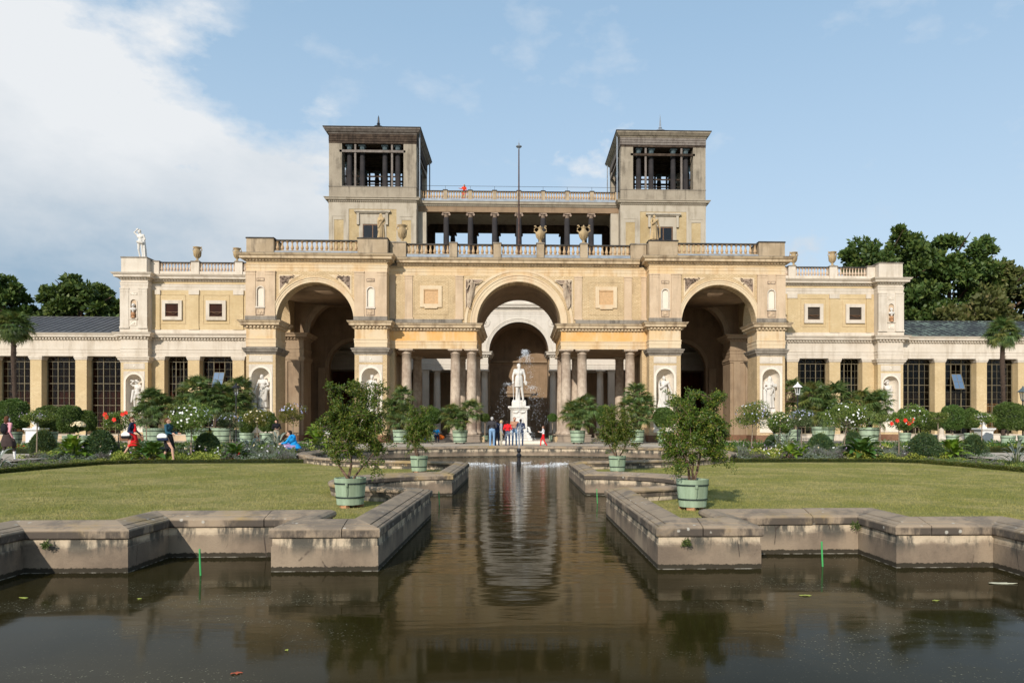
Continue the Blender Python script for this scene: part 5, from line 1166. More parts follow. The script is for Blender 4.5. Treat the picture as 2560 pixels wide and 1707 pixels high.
hd = Fig(); hd.ell((0, 0, 0), (.10, .10, .13)); 
J = walk(-1, .26, right); J.update(elA=(-.06, -.22, 1.12), wrA=(.17, -.24, 1.05), elB=(.02, .24, 1.15), wrB=(.2, .26, .98))
f = person_fig(J, (1, 0, 0), 'curly', skirt=(.52, .20), toe=(1, 0, 0)); 
p = add_person('person in bright red skirt and navy jacket walking with a white handbag', 331, 30.0, f, [SKIN, HB, CL['navy'], CL['red'], CL['black']], 1.68, 0)
put('handbag', bag_mesh('handbag', CL['white'], .36, .24, .12), p, (-.14, -.26, 1.10), (0, 0, 0)); put('bag_flap', bag_mesh('bag_flap', CL['black'], .38, .13, .13), p, (-.12, -.27, .96))
put('blouse', Fig().cap((.10, -.02, 1.36), (.11, -.02, 1.14), .06, .06).fuse('blouse', CL['red'], .014, 1), p)
J = walk(1, .24, right); J.update(elA=(.02, -.22, 1.16), wrA=(.22, -.2, 1.10), elB=(.06, .22, 1.16), wrB=(.26, .2, 1.12))
f = person_fig(J, (1, 0, -.1), 'pony', skirt=(.50, .19), toe=(1, 0, 0))
p = add_person('person in denim jacket and black knee skirt walking with a cream shoulder bag', 421, 28.6+.4, f, [SKIN, HB, CL['teal'], CL['black'], CL['black']], 1.72, 0)
put('shoulder_bag', bag_mesh('shoulder_bag', CL['white'], .40, .26, .12), p, (-.13, -.24, 1.12)); put('bag_base', bag_mesh('bag_base', CL['navy'], .42, .16, .13), p, (-.10, -.25, .97))
# crouching child
cr = dict(pelvis=(.16, 0, .30), waist=(.14, 0, .44), chest=(.05, 0, .60), neck=(-.02, 0, .74), head=(-.06, 0, .86), shA=(.03, -.17, .70), shB=(.03, .17, .70), elA=(-.12, -.2, .50), elB=(-.12, .2, .50), wrA=(-.33, -.10, .46), wrB=(-.33, .10, .46),
          hiA=(.14, -.09, .28), hiB=(.14, .09, .28), knA=(-.20, -.13, .42), knB=(-.20, .13, .42), anA=(-.06, -.13, .07), anB=(-.06, .13, .07))
f = person_fig(cr, (-1, 0, -.2), 'short', toe=(-1, 0, 0), coat=(.26, .26), bulky=1.2)
p = add_person('child in bright blue jacket crouching on the path by the round basin', 727, 31.6, f, [SKIN, HK, CL['sky'], CL['stripe'], CL['dark_denim']], 1.85, 0)
hd_ = Fig().ell((.07, 0, .76), (.10, .11, .06)).ell((.12, 0, .70), (.08, .12, .08)); put('hood', hd_.fuse('hood', CL['sky'], .014, 1), p)
def stand(label, px, Y, look, hair, mats, h, rz=0, pose=None, **kw):
    f = person_fig(pose, look, hair, **kw); return add_person(label, px, Y, f, mats, h, rz)
fold = dict(elA=(-.26, .05, 1.15), elB=(.26, .05, 1.15), wrA=(-.10, -.17, 1.13), wrB=(.10, -.19, 1.10)); back = {k: (-v[0], -v[1], v[2]) for k, v in fold.items()}
stand('grey-haired person in charcoal jumper and pale jeans, seen from behind', 1230, 43.3, (0, -1, 0), 'short', [SKIN, HG, CL['charcoal'], CL['denim'], CL['white']], 1.80, 172, fold, bulky=1.12)
stand('person in dark jacket half hidden behind the charcoal jumper', 1242.5, 44.2, (0, -1, 0), 'short', [SKIN, HK, CL['navy'], CL['dark_denim'], CL['black']], 1.66, 200, fold)
stand('short-haired blonde person in light grey top in the group by the basin', 1253, 43.6, (0, -1, 0), 'curly', [SKIN, HY, CL['grey'], CL['khaki'], CL['white']], 1.60, 100)
stand('person in bright red shirt and dark jeans, seen from behind', 1269, 43.3, (0, -1, 0), 'short', [SKIN, HK, CL['red'], CL['dark_denim'], CL['black']], 1.58, 175, fold, bulky=1.1, long_sleeve=False)
stand('bearded person in tan shirt facing the fountain', 1286, 44.3, (0, -1, 0), 'beard', [SKIN, HB, CL['tan'], CL['denim'], CL['black']], 1.80, 8, fold, bulky=1.1)
stand('person in navy jacket beside the jet, seen from behind', 1302, 43.4, (0, -1, 0), 'short', [SKIN, HK, CL['navy'], CL['dark_denim'], CL['black']], 1.68, 165, fold, bulky=1.15)
J = walk(1, .22, left); J.update(elA=(-.12, -.18, 1.18), wrA=(-.30, -.16, 1.22), elB=(-.1, .18, 1.17), wrB=(-.28, .16, 1.20))
f = person_fig(J, (-1, 0, -.1), 'long', toe=(-1, 0, 0)); add_person('child with long hair in white top and red trousers walking alone by the basin', 1358, 43.6, f, [SKIN, HB, CL['white'], CL['red'], CL['white']], 1.28, 0)
stand('person in black jacket standing beside the west arch pier', 691, 46, (-1, 0, 0), 'short', [SKIN, HK, CL['black'], CL['khaki'], CL['black']], 1.66, 20, fold)
p = stand('person in dark cardigan with white shoulder bag outside the west arch', 816, 47, (-.6, -1, 0), 'pony', [SKIN, HB, CL['brown'], CL['khaki'], CL['black']], 1.62, 0, None)
put('shoulder_bag', bag_mesh('shoulder_bag', CL['white'], .42, .28, .14), p, (.12, -.2, 1.02))
stand('person almost hidden behind the one with the white bag', 808, 48, (-.3, -1, 0), 'short', [SKIN, HB, CL['charcoal'], CL['dark_denim'], CL['black']], 1.66)
sit = dict(pelvis=(0, 0, .50), waist=(0, -.02, .64), chest=(0, -.05, .84), neck=(0, -.08, 1.0), head=(0, -.12, 1.12), shA=(-.18, -.06, .95), shB=(.18, -.06, .95), elA=(-.24, -.14, .72), elB=(.24, -.14, .72), wrA=(-.12, -.33, .66), wrB=(.12, -.33, .66),
           hiA=(-.09, 0, .47), hiB=(.09, 0, .47), knA=(-.12, -.40, .50), knB=(.12, -.40, .50), anA=(-.11, -.42, .09), anB=(.11, -.42, .09))
f = person_fig(sit, (.5, -1, -.3), 'short', long_sleeve=False); p = add_person('person in blue top sitting on the column plinth with an orange bag', 1090, 57.3, f, [SKIN, HK, CL['sky'], CL['navy'], CL['black']], 1.7, 20)
put('orange_bag', bag_mesh('orange_bag', CL['orange'], .42, .42, .3), p, (.32, -.25, .62))
f = person_fig(sit, (-.3, -1, -.2), 'short'); add_person('person in grey top sitting on the column plinth behind the bush', 1071, 57.4, f, [SKIN, HG, CL['grey'], CL['denim'], CL['black']], 1.7, -15)
f = person_fig(dict(elA=(-.25, -.10, 1.2), wrA=(-.45, -.22, 1.22)), (-.8, -.6, -.1), 'long'); x_ = WX(1160, 80.6)
add_person('person in scarlet outfit leaning at the high loggia balustrade', 1160, 80.7, f, [SKIN, HB, CL['scarlet'], CL['scarlet'], CL['black']], 1.78, 0, 26.55)
f = person_fig(fold, (0, -1, 0), 'short'); add_person('person in dark clothes looking out of the west tower belvedere', 925, 81.2, f, [SKIN, HK, CL['black'], CL['black'], CL['black']], 1.75, 0, 26.0)

# --- statues -------------------------------------------------------------------
def statue_base(f, w_, d, h): f.box(-w_, w_, -d, d, 0, h)
def draped(kind):
    """niche and roof figures, 1.72 high above a low block"""
    f = Fig(); H = 0.0
    if kind == 'basket':
        f = person_fig(dict(head=(-.04, -.05, 1.59), elA=(-.30, -.04, 1.12), wrA=(-.36, -.12, .90), elB=(.30, -.05, 1.20), wrB=(.10, -.20, 1.08), knB=(.12, -.10, .5)), (-.35, -1, -.35), 'bob', toe=(0, -1, 0))
        f.gown([(.03, -.02, .06, .24, .20), (.04, -.04, .35, .23, .20), (.03, -.02, .7, .20, .17), (0, 0, 1.0, .165, .135), (0, 0, 1.14, .13, .105)], 0, 9, .15)
        f.cap((.26, -.12, 1.05), (-.10, -.20, .55), .045, .06).cap((.24, -.1, 1.0), (.20, -.18, .45), .06, .09); f.ell((.31, -.10, .98), (.12, .10, .09)); f.cap((-.13, -.10, 1.13), (.13, -.10, 1.13), .025)
        f.cap((-.34, -.1, 0), (-.34, -.1, .25), .09, .07); f.ell((-.34, -.1, .34), (.10, .09, .07)); f.ell((-.33, -.1, .46), (.07, .07, .09)); f.cap((-.38, -.1, .42), (-.46, -.12, .44), .03)
    elif kind == 'vine':
        f = person_fig(dict(head=(.02, -.05, 1.60), elA=(-.28, -.02, 1.14), wrA=(-.16, -.2, 1.0), elB=(.30, 0, 1.17), wrB=(.27, -.15, 1.0)), (.2, -1, -.1), 'curly')
        f.gown([(0, -.02, .06, .25, .2), (.02, -.04, .4, .23, .2), (0, -.02, .75, .20, .17), (0, 0, 1.04, .17, .135)], 0, 8, .15); f.cap((-.2, -.1, 1.35), (.2, -.16, .9), .06, .07); f.ell((.05, -.2, 1.12), (.12, .07, .12)); f.cap((.27, -.1, 1.0), (.30, -.1, .1), .05, .08)
    elif kind == 'toga':
        f = person_fig(dict(head=(.0, -.03, 1.60), elA=(-.28, -.02, 1.18), wrA=(-.24, -.16, 1.38), elB=(.28, .02, 1.14), wrB=(.36, -.10, .92)), (.3, -1, 0), 'short')
        f.gown([(-.03, -.03, .05, .30, .22), (-.02, -.03, .4, .25, .2), (0, -.02, .8, .20, .17), (0, 0, 1.15, .17, .14)], 0, 8, .2, 1.0); f.cap((.2, -.1, 1.38), (-.18, -.16, 1.1), .07, .08); f.cap((.2, -.08, 1.4), (.36, -.06, .9), .07, .05); f.box(.34, .42, -.14, -.02, .2, .95); f.cap((-.27, -.1, 1.25), (-.22, -.05, .5), .05, .05)
    elif kind == 'veiled':
        f = person_fig(dict(head=(.03, -.05, 1.59), elA=(-.26, .0, 1.16), wrA=(-.24, -.18, 1.05), elB=(.25, -.04, 1.16), wrB=(.12, -.22, 1.20)), (.2, -1, -.2), 'veil')
        f.gown([(.03, -.03, .05, .24, .2), (.04, -.04, .4, .21, .18), (.02, -.02, .8, .19, .16), (0, 0, 1.15, .16, .13)], 0, 7, .18, .5); f.cap((-.22, -.12, 1.08), (.18, -.16, 1.15), .075, .06); f.cap((.2, -.16, 1.15), (.02, -.2, .75), .06, .05); f.box(.14, .32, -.28, -.2, 1.14, 1.3); f.cap((-.26, -.1, 0), (-.26, -.1, .95), .10, .10); f.cap((.24, -.12, 1.05), (.24, -.12, .6), .04, .03)
    elif kind == 'faun':
        f = person_fig(dict(pelvis=(.04, 0, .96), chest=(.06, 0, 1.3), head=(-.02, -.04, 1.60), elA=(-.30, -.04, 1.50), wrA=(-.14, -.16, 1.62), elB=(.28, 0, 1.15), wrB=(.2, -.14, 1.0), knA=(-.10, -.06, .5)), (-.7, -.8, 0), 'curly')
        f.cap((-.25, -.15, 1.68), (.14, -.12, 1.62), .045, .04); f.gown([(.12, .04, .02, .17, .15), (.14, .05, .5, .15, .13), (.15, .05, .95, .12, .1)], 0, 6, .2); f.cap((-.16, -.06, 1.1), (-.26, -.08, .5), .09, .05)
    elif kind == 'roof':
        f = person_fig(dict(pelvis=(-.03, 0, .96), chest=(-.02, 0, 1.3), head=(-.06, -.03, 1.60), elA=(-.36, -.02, 1.56), wrA=(-.16, -.10, 1.70), elB=(.26, .04, 1.16), wrB=(.10, .12, 1.05), anA=(-.02, -.02, .09), anB=(.16, .0, .09), knA=(-.09, -.05, .5)), (-.5, -1, 0), 'curly')
        f.cap((-.2, -.1, 1.74), (.06, -.08, 1.70), .03, .025); f.gown([(.2, .08, .02, .13, .13), (.18, .08, .5, .12, .12), (.16, .07, 1.0, .10, .10), (.12, .06, 1.3, .07, .08)], 0, 6, .22); f.cap((-.12, -.08, .98), (.14, -.08, .92), .09, .1)
    elif kind == 'robed':
        f = person_fig(dict(head=(-.03, -.04, 1.6), elA=(-.24, -.05, 1.15), wrA=(-.05, -.19, 1.22), elB=(.25, .02, 1.14), wrB=(.2, -.13, .95)), (-.3, -1, -.1), 'veil')
        f.gown([(0, -.02, .04, .25, .2), (.02, -.03, .4, .23, .19), (0, -.02, .8, .21, .17), (0, 0, 1.2, .18, .14)], 0, 9, .18); f.cap((.18, -.1, 1.35), (-.15, -.2, .75), .07, .06); f.cap((-.2, -.1, 1.2), (-.15, -.12, .5), .06, .07)
    # carved plinth block under the feet
    return f
def statue(label, kind, mat, x, y, z, h, rz=0, block_=(.42, .32, .30), group=None, voxel=.017):
    f = draped(kind); me = f.fuse('figure', mat, voxel, 1); sc_ = (h-block_[2])/1.72
    t_ = thing('statue', label, 'statue', (x, y, z), R(rz), group)
    put('figure', me, t_, (0, 0, block_[2]-.02), scale=sc_)
    MB().box(-block_[0], block_[0], -block_[1], block_[1], 0, block_[2]).build('plinth_block', mat, t_, bevel=.02); return t_
zs = 2.845
statue('white marble woman with a basket in the outermost niche of the west arch', 'basket', M['marble'], -19.83, 57.42, zs, 2.95, -5)
statue('white marble figure draped with vine leaves in the niche between west arch and colonnade', 'vine', M['marble'], -11.44, 57.42, zs, 2.9)
statue('white marble robed man holding a tablet in the niche between colonnade and east arch', 'toga', M['marble'], 11.44, 57.42, zs, 2.9)
statue('white marble veiled woman in the outermost niche of the east arch', 'veiled', M['marble'], 19.83, 57.42, zs, 2.9)
statue('white marble woman carrying a tray overhead in the west wing corner niche', 'faun', M['marble'], -33.25, 64.9, zs, 2.95, 10)
statue('white marble dancing figure with raised arm in the east wing corner niche', 'roof', M['marble'], 33.25, 64.9, zs, 3.0, 180*0)
statue('white figure with raised arm standing on the west wing parapet corner', 'roof', M['marble'], -33.25, 65.5, 16.42, 2.6, 0, (.55, .4, .12))
statue('weathered sandstone robed figure on the balustrade before the west tower window', 'robed', M['sand_statue'], -10.75, 57.6, 16.32, 2.05, 0, (.32, .28, .10))
statue('weathered sandstone robed figure on the balustrade before the east tower window', 'toga', M['sand_statue'], 10.7, 57.6, 16.32, 2.15, 20, (.32, .28, .12))
# busts in the upper corner niches
bf = Fig(); head(bf, (0, 0, .62), (0, -1, 0), 0, 0, 'curly'); bf.cap((0, 0, .48), (0, 0, .56), .05, .05).cap((-.10, 0, .40), (.10, 0, .40), .085, .085).cap((0, 0, .34), (0, 0, .24), .08, .05); bust = bf.fuse('bust', M['marble'], .012, 1)
for k, nm in ((-1, 'west'), (1, 'east')):
    t_ = thing('portrait_bust', 'small white bust on a red foot in the upper niche of the %s wing' % nm, 'bust', (k*33.25, 64.27, 11.1), 0, None, 1.45)
    put('bust', bust, t_, (0, 0, .12)); MB().lathe([(.12, 0), (.12, .06), (.08, .1), (.13, .2), (.10, .28), (.07, .34)], seg=10).build('foot', M['block'], t_)
# relief figures over the centre arch
for k, nm in ((-1, 'west'), (1, 'east')):
    f = Fig(); s_ = -k
    f.ell((0, 0, 1.42), (.12, .1, .14)); f.cap((0, 0, 1.2), (0, 0, .85), .17, .13); f.cap((s_*.12, -.02, 1.2), (s_*.42, -.04, 1.16), .06, .05).cap((s_*.42, -.04, 1.16), (s_*.78, -.04, 1.42), .05, .035); f.cap((s_*.78, -.04, 1.42), (s_*.95, -.03, 1.40), .035, .03)
    f.cap((-s_*.12, -.02, 1.2), (-s_*.30, -.04, .95), .06, .05).cap((-s_*.3, -.04, .95), (-s_*.28, -.04, 1.25), .045, .04); f.ell((-s_*.3, -.02, 1.4), (.13, .06, .13)); f.ell((-s_*.22, -.02, 1.5), (.08, .05, .08))
    f.gown([(-s_*.22, 0, -.75, .12, .08), (-s_*.2, 0, -.3, .2, .1), (-s_*.1, 0, .2, .26, .13), (0, 0, .6, .2, .14), (0, 0, .9, .14, .1)], 0, 6, .2); f.cap((-s_*.3, -.05, .3), (-s_*.34, -.03, -.5), .09, .06).cap((s_*.05, -.06, .4), (-s_*.12, -.05, -.4), .10, .05)
    f.cap((-s_*.22, -.04, -.8), (-s_*.1, -.05, -.86), .05, .04); f.cap((-s_*.1, .0, 1.3), (-s_*.4, .0, .7), .05, .05).cap((s_*.2, 0, 1.05), (s_*.12, 0, .5), .06, .05)
    me = f.fuse('relief_figure', M['relief_light'], .018, 1); put('relief_figure', me, uw, (k*3.72, 58.06, 11.92), scale=(1.0, .9, .95)) 
    MB().prism([(k*4.2, 13.36), (k*2.95, 13.36), (k*3.62, 12.55), (k*3.98, 11.6), (k*4.2, 11.1)], 58.155, 58.168, 'xz').build('spandrel_ground', M['relief'], uw)  # ground darkened, figure lightened: relief shading put into the colour
# urns
def urn_tree(name, label, mat, kind, x, y, z, h):
    t_ = thing(name, label, 'urn', (x, y, z), 0, None, h)
    if kind == 'amphora': pr = [(.0, 0), (.17, 0), (.17, .06), (.10, .08), (.06, .14), (.08, .20), (.14, .24), (.24, .42), (.27, .52), (.26, .60), (.17, .70), (.11, .76), (.10, .82), (.15, .88), (.16, .90), (.06, .93), (.03, 1.0), (0, 1.02)]
    else: pr = [(.0, 0), (.16, 0), (.16, .05), (.08, .08), (.06, .16), (.10, .22), (.19, .34), (.25, .52), (.26, .64), (.22, .72), (.17, .78), (.19, .86), (.25, .92), (.25, .95), (.15, .96), (0, .95)]
    b = MB().lathe(pr, seg=20).build('urn_body', mat, t_, smooth=True)
    r_ = MB()
    for q in range(12):
        a = q*math.pi/6; r_.tube([(.12*math.cos(a), .12*math.sin(a), .24), (.205*math.cos(a), .205*math.sin(a), .36), (.245*math.cos(a), .245*math.sin(a), .47)], [.012, .022, .012], 4)
    r_.build('gadroons', mat, b)
    for k in (-1, 1):
        pts = [(k*.22, 0, .62), (k*.34, 0, .70), (k*.33, 0, .84), (k*.22, 0, .92), (k*.27, 0, .99), (k*.34, 0, .97)] if kind == 'amphora' else [(k*.2, 0, .66), (k*.30, 0, .74), (k*.27, 0, .84), (k*.22, 0, .86), (k*.27, 0, .98)]
        MB().tube(pts, .038, 6).build('handle', mat, t_)
    return t_
urn_tree('urn', 'garlanded sandstone urn on the balustrade next to the west tower', M['sand_statue'], 'vase', -9.2, 58.1, 16.22, 1.45)
urn_tree('urn', 'two-handled sandstone urn just right of the flagpole', M['sand_statue'], 'amphora', 1.7, 58.1, 16.22, 1.42)
urn_tree('urn', 'lidded two-handled sandstone urn, second to the right of the flagpole', M['sand_statue'], 'amphora', 5.15, 58.1, 16.22, 1.5)
urn_tree('urn', 'sandstone urn midway along the west wing balustrade', M['sand_statue'], 'vase', -28.3, 65.45, 16.26, 1.32)
urn_tree('urn', 'sandstone urn on the west wing balustrade close to the forebuilding', M['sand_statue'], 'vase', -24.85, 65.45, 16.26, 1.25)
urn_tree('urn', 'sandstone urn on the east wing balustrade close to the forebuilding', M['sand_statue'], 'vase', 24.85, 65.45, 16.26, 1.28)
urn_tree('urn', 'sandstone urn midway along the east wing balustrade', M['sand_statue'], 'vase', 28.4, 65.45, 16.26, 1.35)
# monument in front of the centre arch
mo = thing('monument', 'white marble standing man in long coat on a carved pedestal before the centre arch', 'statue', (0, 52, .5))
b = MB(); b.box(-1.75, 1.75, -1.75, 1.75, 0, .22); b.build('bed_kerb', M['plaster_white'], mo, bevel=.03)
b = MB(); b.box(-.95, .95, -.95, .95, .22, .42).box(-.85, .85, -.85, .85, .42, .58).box(-.76, .76, -.76, .76, .58, .70); b.build('pedestal_foot', M['marble'], mo, bevel=.03)
b = MB(); b.box(-.58, .58, -.58, .58, .70, 2.42).box(-.64, .64, -.64, .64, .70, .82); dd = b.build('pedestal_die', M['marble'], mo, bevel=.02)
b = MB(); b.box(-.66, .66, -.66, .66, 2.42, 2.52).box(-.76, .76, -.76, .76, 2.52, 2.66).box(-.5, .5, -.5, .5, 2.66, 2.98); b.build('pedestal_cap', M['marble'], mo, bevel=.02)
b = MB(); b.lathe([(.30, 0), (.34, .03), (.30, .06), (.26, .03)], seg=24); b.lathe([(0, 0), (.16, .0), (.12, .05), (0, .07)], seg=12); b.build('wreath_relief', M['marble'], dd, loc=(0, -.58, 1.62), rot=(R(90), 0, 0))
b = MB()
for k in (-1, 1): b.tube([(k*.5, -.62, 2.38), (k*.36, -.64, 2.24), (k*.18, -.65, 2.2), (0, -.63, 2.34)], [.03, .05, .05, .03], 6); b.tube([(k*.54, -.62, 2.36), (k*.54, -.62, .95)], .045, 6); b.tube([(k*.62, -.7, .75), (k*.78, -.78, .82), (k*.72, -.74, 1.1), (k*.62, -.66, 1.2)], [.08, .1, .08, .04], 6)
b.build('garland_relief', M['marble'], dd)
f = person_fig(dict(head=(.0, -.03, 1.60), elA=(-.27, .0, 1.14), wrA=(-.27, -.07, .93), elB=(.27, .02, 1.14), wrB=(.27, -.08, .93), hiB=(.1, 0, .92), knB=(.14, -.05, .50), anB=(.19, -.10, .085), knA=(-.08, 0, .5), anA=(-.10, .05, .085)), (.45, -1, 0), 'beard', coat=(.66, .205), bulky=1.08)
f.cap((-.27, -.12, .92), (-.24, -.12, .03), .018, .015); f.cap((.29, -.10, .88), (.33, -.14, .76), .06, .05); f.box(.27, .37, -.16, -.08, .72, .9); f.cap((-.05, .14, 0), (-.05, .12, .7), .13, .08); f.box(-.3, .3, -.2, .2, -.04, .05)
f.cap((0, -.12, 1.40), (0, -.16, .75), .014, .014); f.cap((-.08, -.09, 1.42), (.08, -.09, 1.42), .03, .03)
put('figure', f.fuse('figure', M['marble'], .013, 1), mo, (0, 0, 3.02), scale=1.56)
def person_done(): bpy.data.scenes.remove(_tmp)
person_done()
# ------------------------------------------------------------------ plants
def rdirs(n, rg): d = rg.normal(size=(n, 3)); return d/np.linalg.norm(d, axis=1, keepdims=True)
def cloud_mesh(name, mat, n, rx, ry, rz, leaf, wid, seed, clumps=40, cr=.28, hollow=.45, shape=None):
    """crown of leaves gathered in clumps, with gaps between them"""
    rg = np.random.default_rng(seed); C = rdirs(clumps, rg)*(rg.uniform(hollow, 1, (clumps, 1))**.6)
    if shape == 'flat': C[:, 2] = C[:, 2]*.8
    if shape == 'shoots': up = rg.random(clumps) < .22; C[up, 2] = np.abs(C[up, 2])*1.35+.25
    R_ = cr*rg.uniform(.6, 1.3, clumps); i = rg.integers(0, clumps, n); o = rdirs(n, rg)*(rg.random((n, 1))**.45); P = (C[i]+o*R_[i][:, None])*np.array([rx, ry, rz])
    return quads_mesh(name, leaf_quads(P, leaf, wid, aim=o*.8+np.array([0, 0, .25]), spread=.8, rng=rg), 4, mat)
def dome_mesh(name, mat, n, rx, rz, leaf, wid, seed, kind='dome', core=None, rough=.04):
    """clipped topiary: leaves standing on a closed dark core"""
    rg = np.random.default_rng(seed); d = rdirs(n, rg)
    d[:, 2] = np.where(d[:, 2] < -.88, -d[:, 2], d[:, 2]); b = 1+rough*np.sin(d[:, 0]*9+seed)+rough*np.sin(d[:, 1]*11+d[:, 2]*7)+rg.normal(0, rough*.6, n)
    if kind == 'drum': h_ = np.sign(d[:, 2])*np.abs(d[:, 2])**.7; hr = np.sqrt(np.maximum(1-np.abs(h_)**4.5, .02)); a = np.arctan2(d[:, 1], d[:, 0]); P = np.stack([np.cos(a)*hr*rx*b, np.sin(a)*hr*rx*b, h_*rz*b], 1)
    else: P = d*b[:, None]*np.array([rx, rx, rz])
    return quads_mesh(name, leaf_quads(P, leaf, wid, aim=d*.5, spread=1.2, rng=rg), 4, mat)
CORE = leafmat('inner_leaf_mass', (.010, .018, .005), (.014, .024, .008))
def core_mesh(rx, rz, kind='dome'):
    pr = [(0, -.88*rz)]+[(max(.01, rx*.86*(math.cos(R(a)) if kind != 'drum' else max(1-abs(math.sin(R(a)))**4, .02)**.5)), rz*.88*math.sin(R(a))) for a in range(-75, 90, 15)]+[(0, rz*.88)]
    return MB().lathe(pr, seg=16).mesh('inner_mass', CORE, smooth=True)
# --- tubs
def tub_parts(parent, r, h, hoops=(.06, .74), feet=True, handle=True, z=0, terracotta=False):
    r0 = r*.83; f_ = .06*h/.5; n = 16; b = MB()
    st = MB(); pr = [(r0*.97, f_), (r0, f_), (r, f_+h), (r*.93, f_+h), (r*.90, f_+h-.07), (0, f_+h-.075)]
    tb = MB().lathe([(0, f_)]+pr, seg=28).build('tub_body', M['tub'], parent, smooth=False)
    # staves
    sm = MB()
    for q in range(n):
        a = 2*math.pi*q/n; sm.add([(math.cos(a+s_)*rr*k_, math.sin(a+s_)*rr*k_, zz) for s_ in (-.008, .008) for rr, zz in ((r0, f_+.005), (r, f_+h-.005)) for k_ in (.99, 1.004)], [(0, 1, 3, 2), (4, 6, 7, 5), (1, 5, 7, 3)])
    if not handle: s2 = sm.build('stave_joints', M['tub'], tb, fix=False); s2['kind'] = 'stuff'
    for t_ in hoops:
        rr = r0+(r-r0)*t_; hb = .028*h/.5; MB().lathe([(rr+.002, f_+h*t_-hb/2), (rr+.010, f_+h*t_-hb/2), (rr+.011, f_+h*t_+hb/2), (rr+.004, f_+h*t_+hb/2)], seg=28).build('hoop', M['hoop'], parent)
    if handle:
        ya = -(r0+(r-r0)*.8)-.006; hs = h/.5
        MB().box(-.022*hs, .022*hs, ya-.03, ya+.0, f_+h*.70, f_+h*.82).tube([(0, ya-.03, f_+h*.76), (.002, ya-.03, f_+h*.6), (.004, ya-.01, f_+h*.42), (.004, ya+.01, f_+h*.34)], .008*hs, 6).build('handle', M['tub'], parent)
    if feet:
        for a in (35, 145, 250): MB().box(-.07, .07, -.04, .04, 0, f_).build('foot_block', M['block'] if terracotta else M['step'], parent, loc=(r0*.72*math.cos(R(a)), r0*.72*math.sin(R(a)), 0), rot=(0, 0, R(a*1.3)))
    MB().lathe([(0, f_+h-.07), (r*.91, f_+h-.07)], seg=20).build('soil', M['soil'], parent, fix=False)
    return f_+h
def new_plant(name, label, cat, px, Y, group=None, z=None, rz=0, scale=1):
    x = WX(px, Y); return thing(name, label, cat, (x, Y, ground_z(x, Y) if z is None else z), R(rz), group, scale)
# --- tubbed pomegranates: forked stems, whippy twigs, small glossy leaves
def shrub_in_tub(label, px, Y, r, h, seed, W_, H_, leaves, leafsz, bias=0.0, lean=0, droop=.25, tubz=None):
    rd = random.Random(seed); rg = np.random.default_rng(seed); t_ = new_plant('potted_pomegranate', label, 'potted shrub', px, Y, 'shrubs in green tubs on the lawn')
    zt = tub_parts(t_, r, h, (.10, .40, .80) if False else (.28, .80), terracotta=True); st = MB(); nodes = []
    for q in range(3 if seed % 2 else 4):
        a = rd.uniform(0, 6.28) if q else R(200); p = Vector((rd.uniform(-.04, .04), rd.uniform(-.04, .04), zt-.07)); d = Vector((math.cos(a)*.55+lean*.5, math.sin(a)*.5, 1.0)).normalized(); L_ = H_*rd.uniform(.45, .62)
        pts = [p.copy()]; rad = [.026 if q < 2 else .018]
        for k in range(7): d = (d+Vector((rd.uniform(-.2, .2), rd.uniform(-.2, .2), rd.uniform(-.03, .12)))).normalized(); p = p+d*L_/7; pts.append(p.copy()); rad.append(rad[0]*(1-k*.11))
        st.tube(pts, rad, 7); nodes += pts[3:]
    tips = []; zc = zt+H_*.56; C0 = Vector((bias, 0, zc))
    for q in range(300):
        th = rd.uniform(0, 6.283); e = math.asin(rd.uniform(-.68, 1)); rr = rd.uniform(.30, 1.06) if q % 9 else rd.uniform(1.1, 1.3)
        tp = C0+Vector((math.cos(th)*math.cos(e)*W_/2*rr, math.sin(th)*math.cos(e)*W_/2*rr*.9, math.sin(e)*H_*.46*rr))
        if q % 6 == 0 and e < 0: tp.z -= droop
        if q % 11 == 0: tp = C0+Vector((rd.uniform(-.45, .45)*W_, rd.uniform(-.3, .3)*W_, H_*rd.uniform(.44, .64)))
        nd = min(nodes, key=lambda v: (v-tp).length+rd.uniform(0, .12)); mid = nd.lerp(tp, .5)+Vector((rd.uniform(-.05, .05), rd.uniform(-.05, .05), .05)); pts = [nd, nd.lerp(mid, .5), mid, mid.lerp(tp, .5), tp]
        st.tube(pts, [.009, .007, .0055, .004, .002], 4); tips.append(pts)
        if q < 50: nodes.append(mid)
    st.build('stems', M['bark'], t_)
    n = leaves; i = rg.integers(0, len(tips), n); s_ = rg.random(n)**.7; A = np.array([[list(v) for v in t] for t in tips]); k = np.minimum((s_*4).astype(int), 3); f_ = s_*4-k
    P = A[i, k]*(1-f_[:, None])+A[i, k+1]*f_[:, None]+rg.normal(0, .032*W_/1.2, (n, 3)); aim = A[i, 4]-A[i, 2]; aim /= np.linalg.norm(aim, axis=1, keepdims=True)+1e-6
    put('foliage', quads_mesh('foliage', leaf_quads(P, leafsz, leafsz*.48, aim=aim*.7, spread=.9, rng=rg), 4, M['pomegranate']), t_); return t_
shrub_in_tub('large sprawling shrub in a green tub on the near west lawn corner', 875.5, 12.9, .275, .46, 3, 1.16, 1.40, 27000, .044, bias=.10)
shrub_in_tub('large bushy shrub in a green tub on the near east lawn corner', 1731, 12.35, .275, .46, 8, 1.16, 1.26, 30000, .043, bias=.05)
shrub_in_tub('smaller shrub in a green tub behind the west channel wall', 1047.5, 22.6, .27, .46, 5, .95, 1.28, 16000, .052, bias=.0)
shrub_in_tub('smaller shrub in a green tub behind the east channel wall', 1543, 22.4, .27, .46, 12, 1.20, 1.30, 19000, .052, bias=.0)
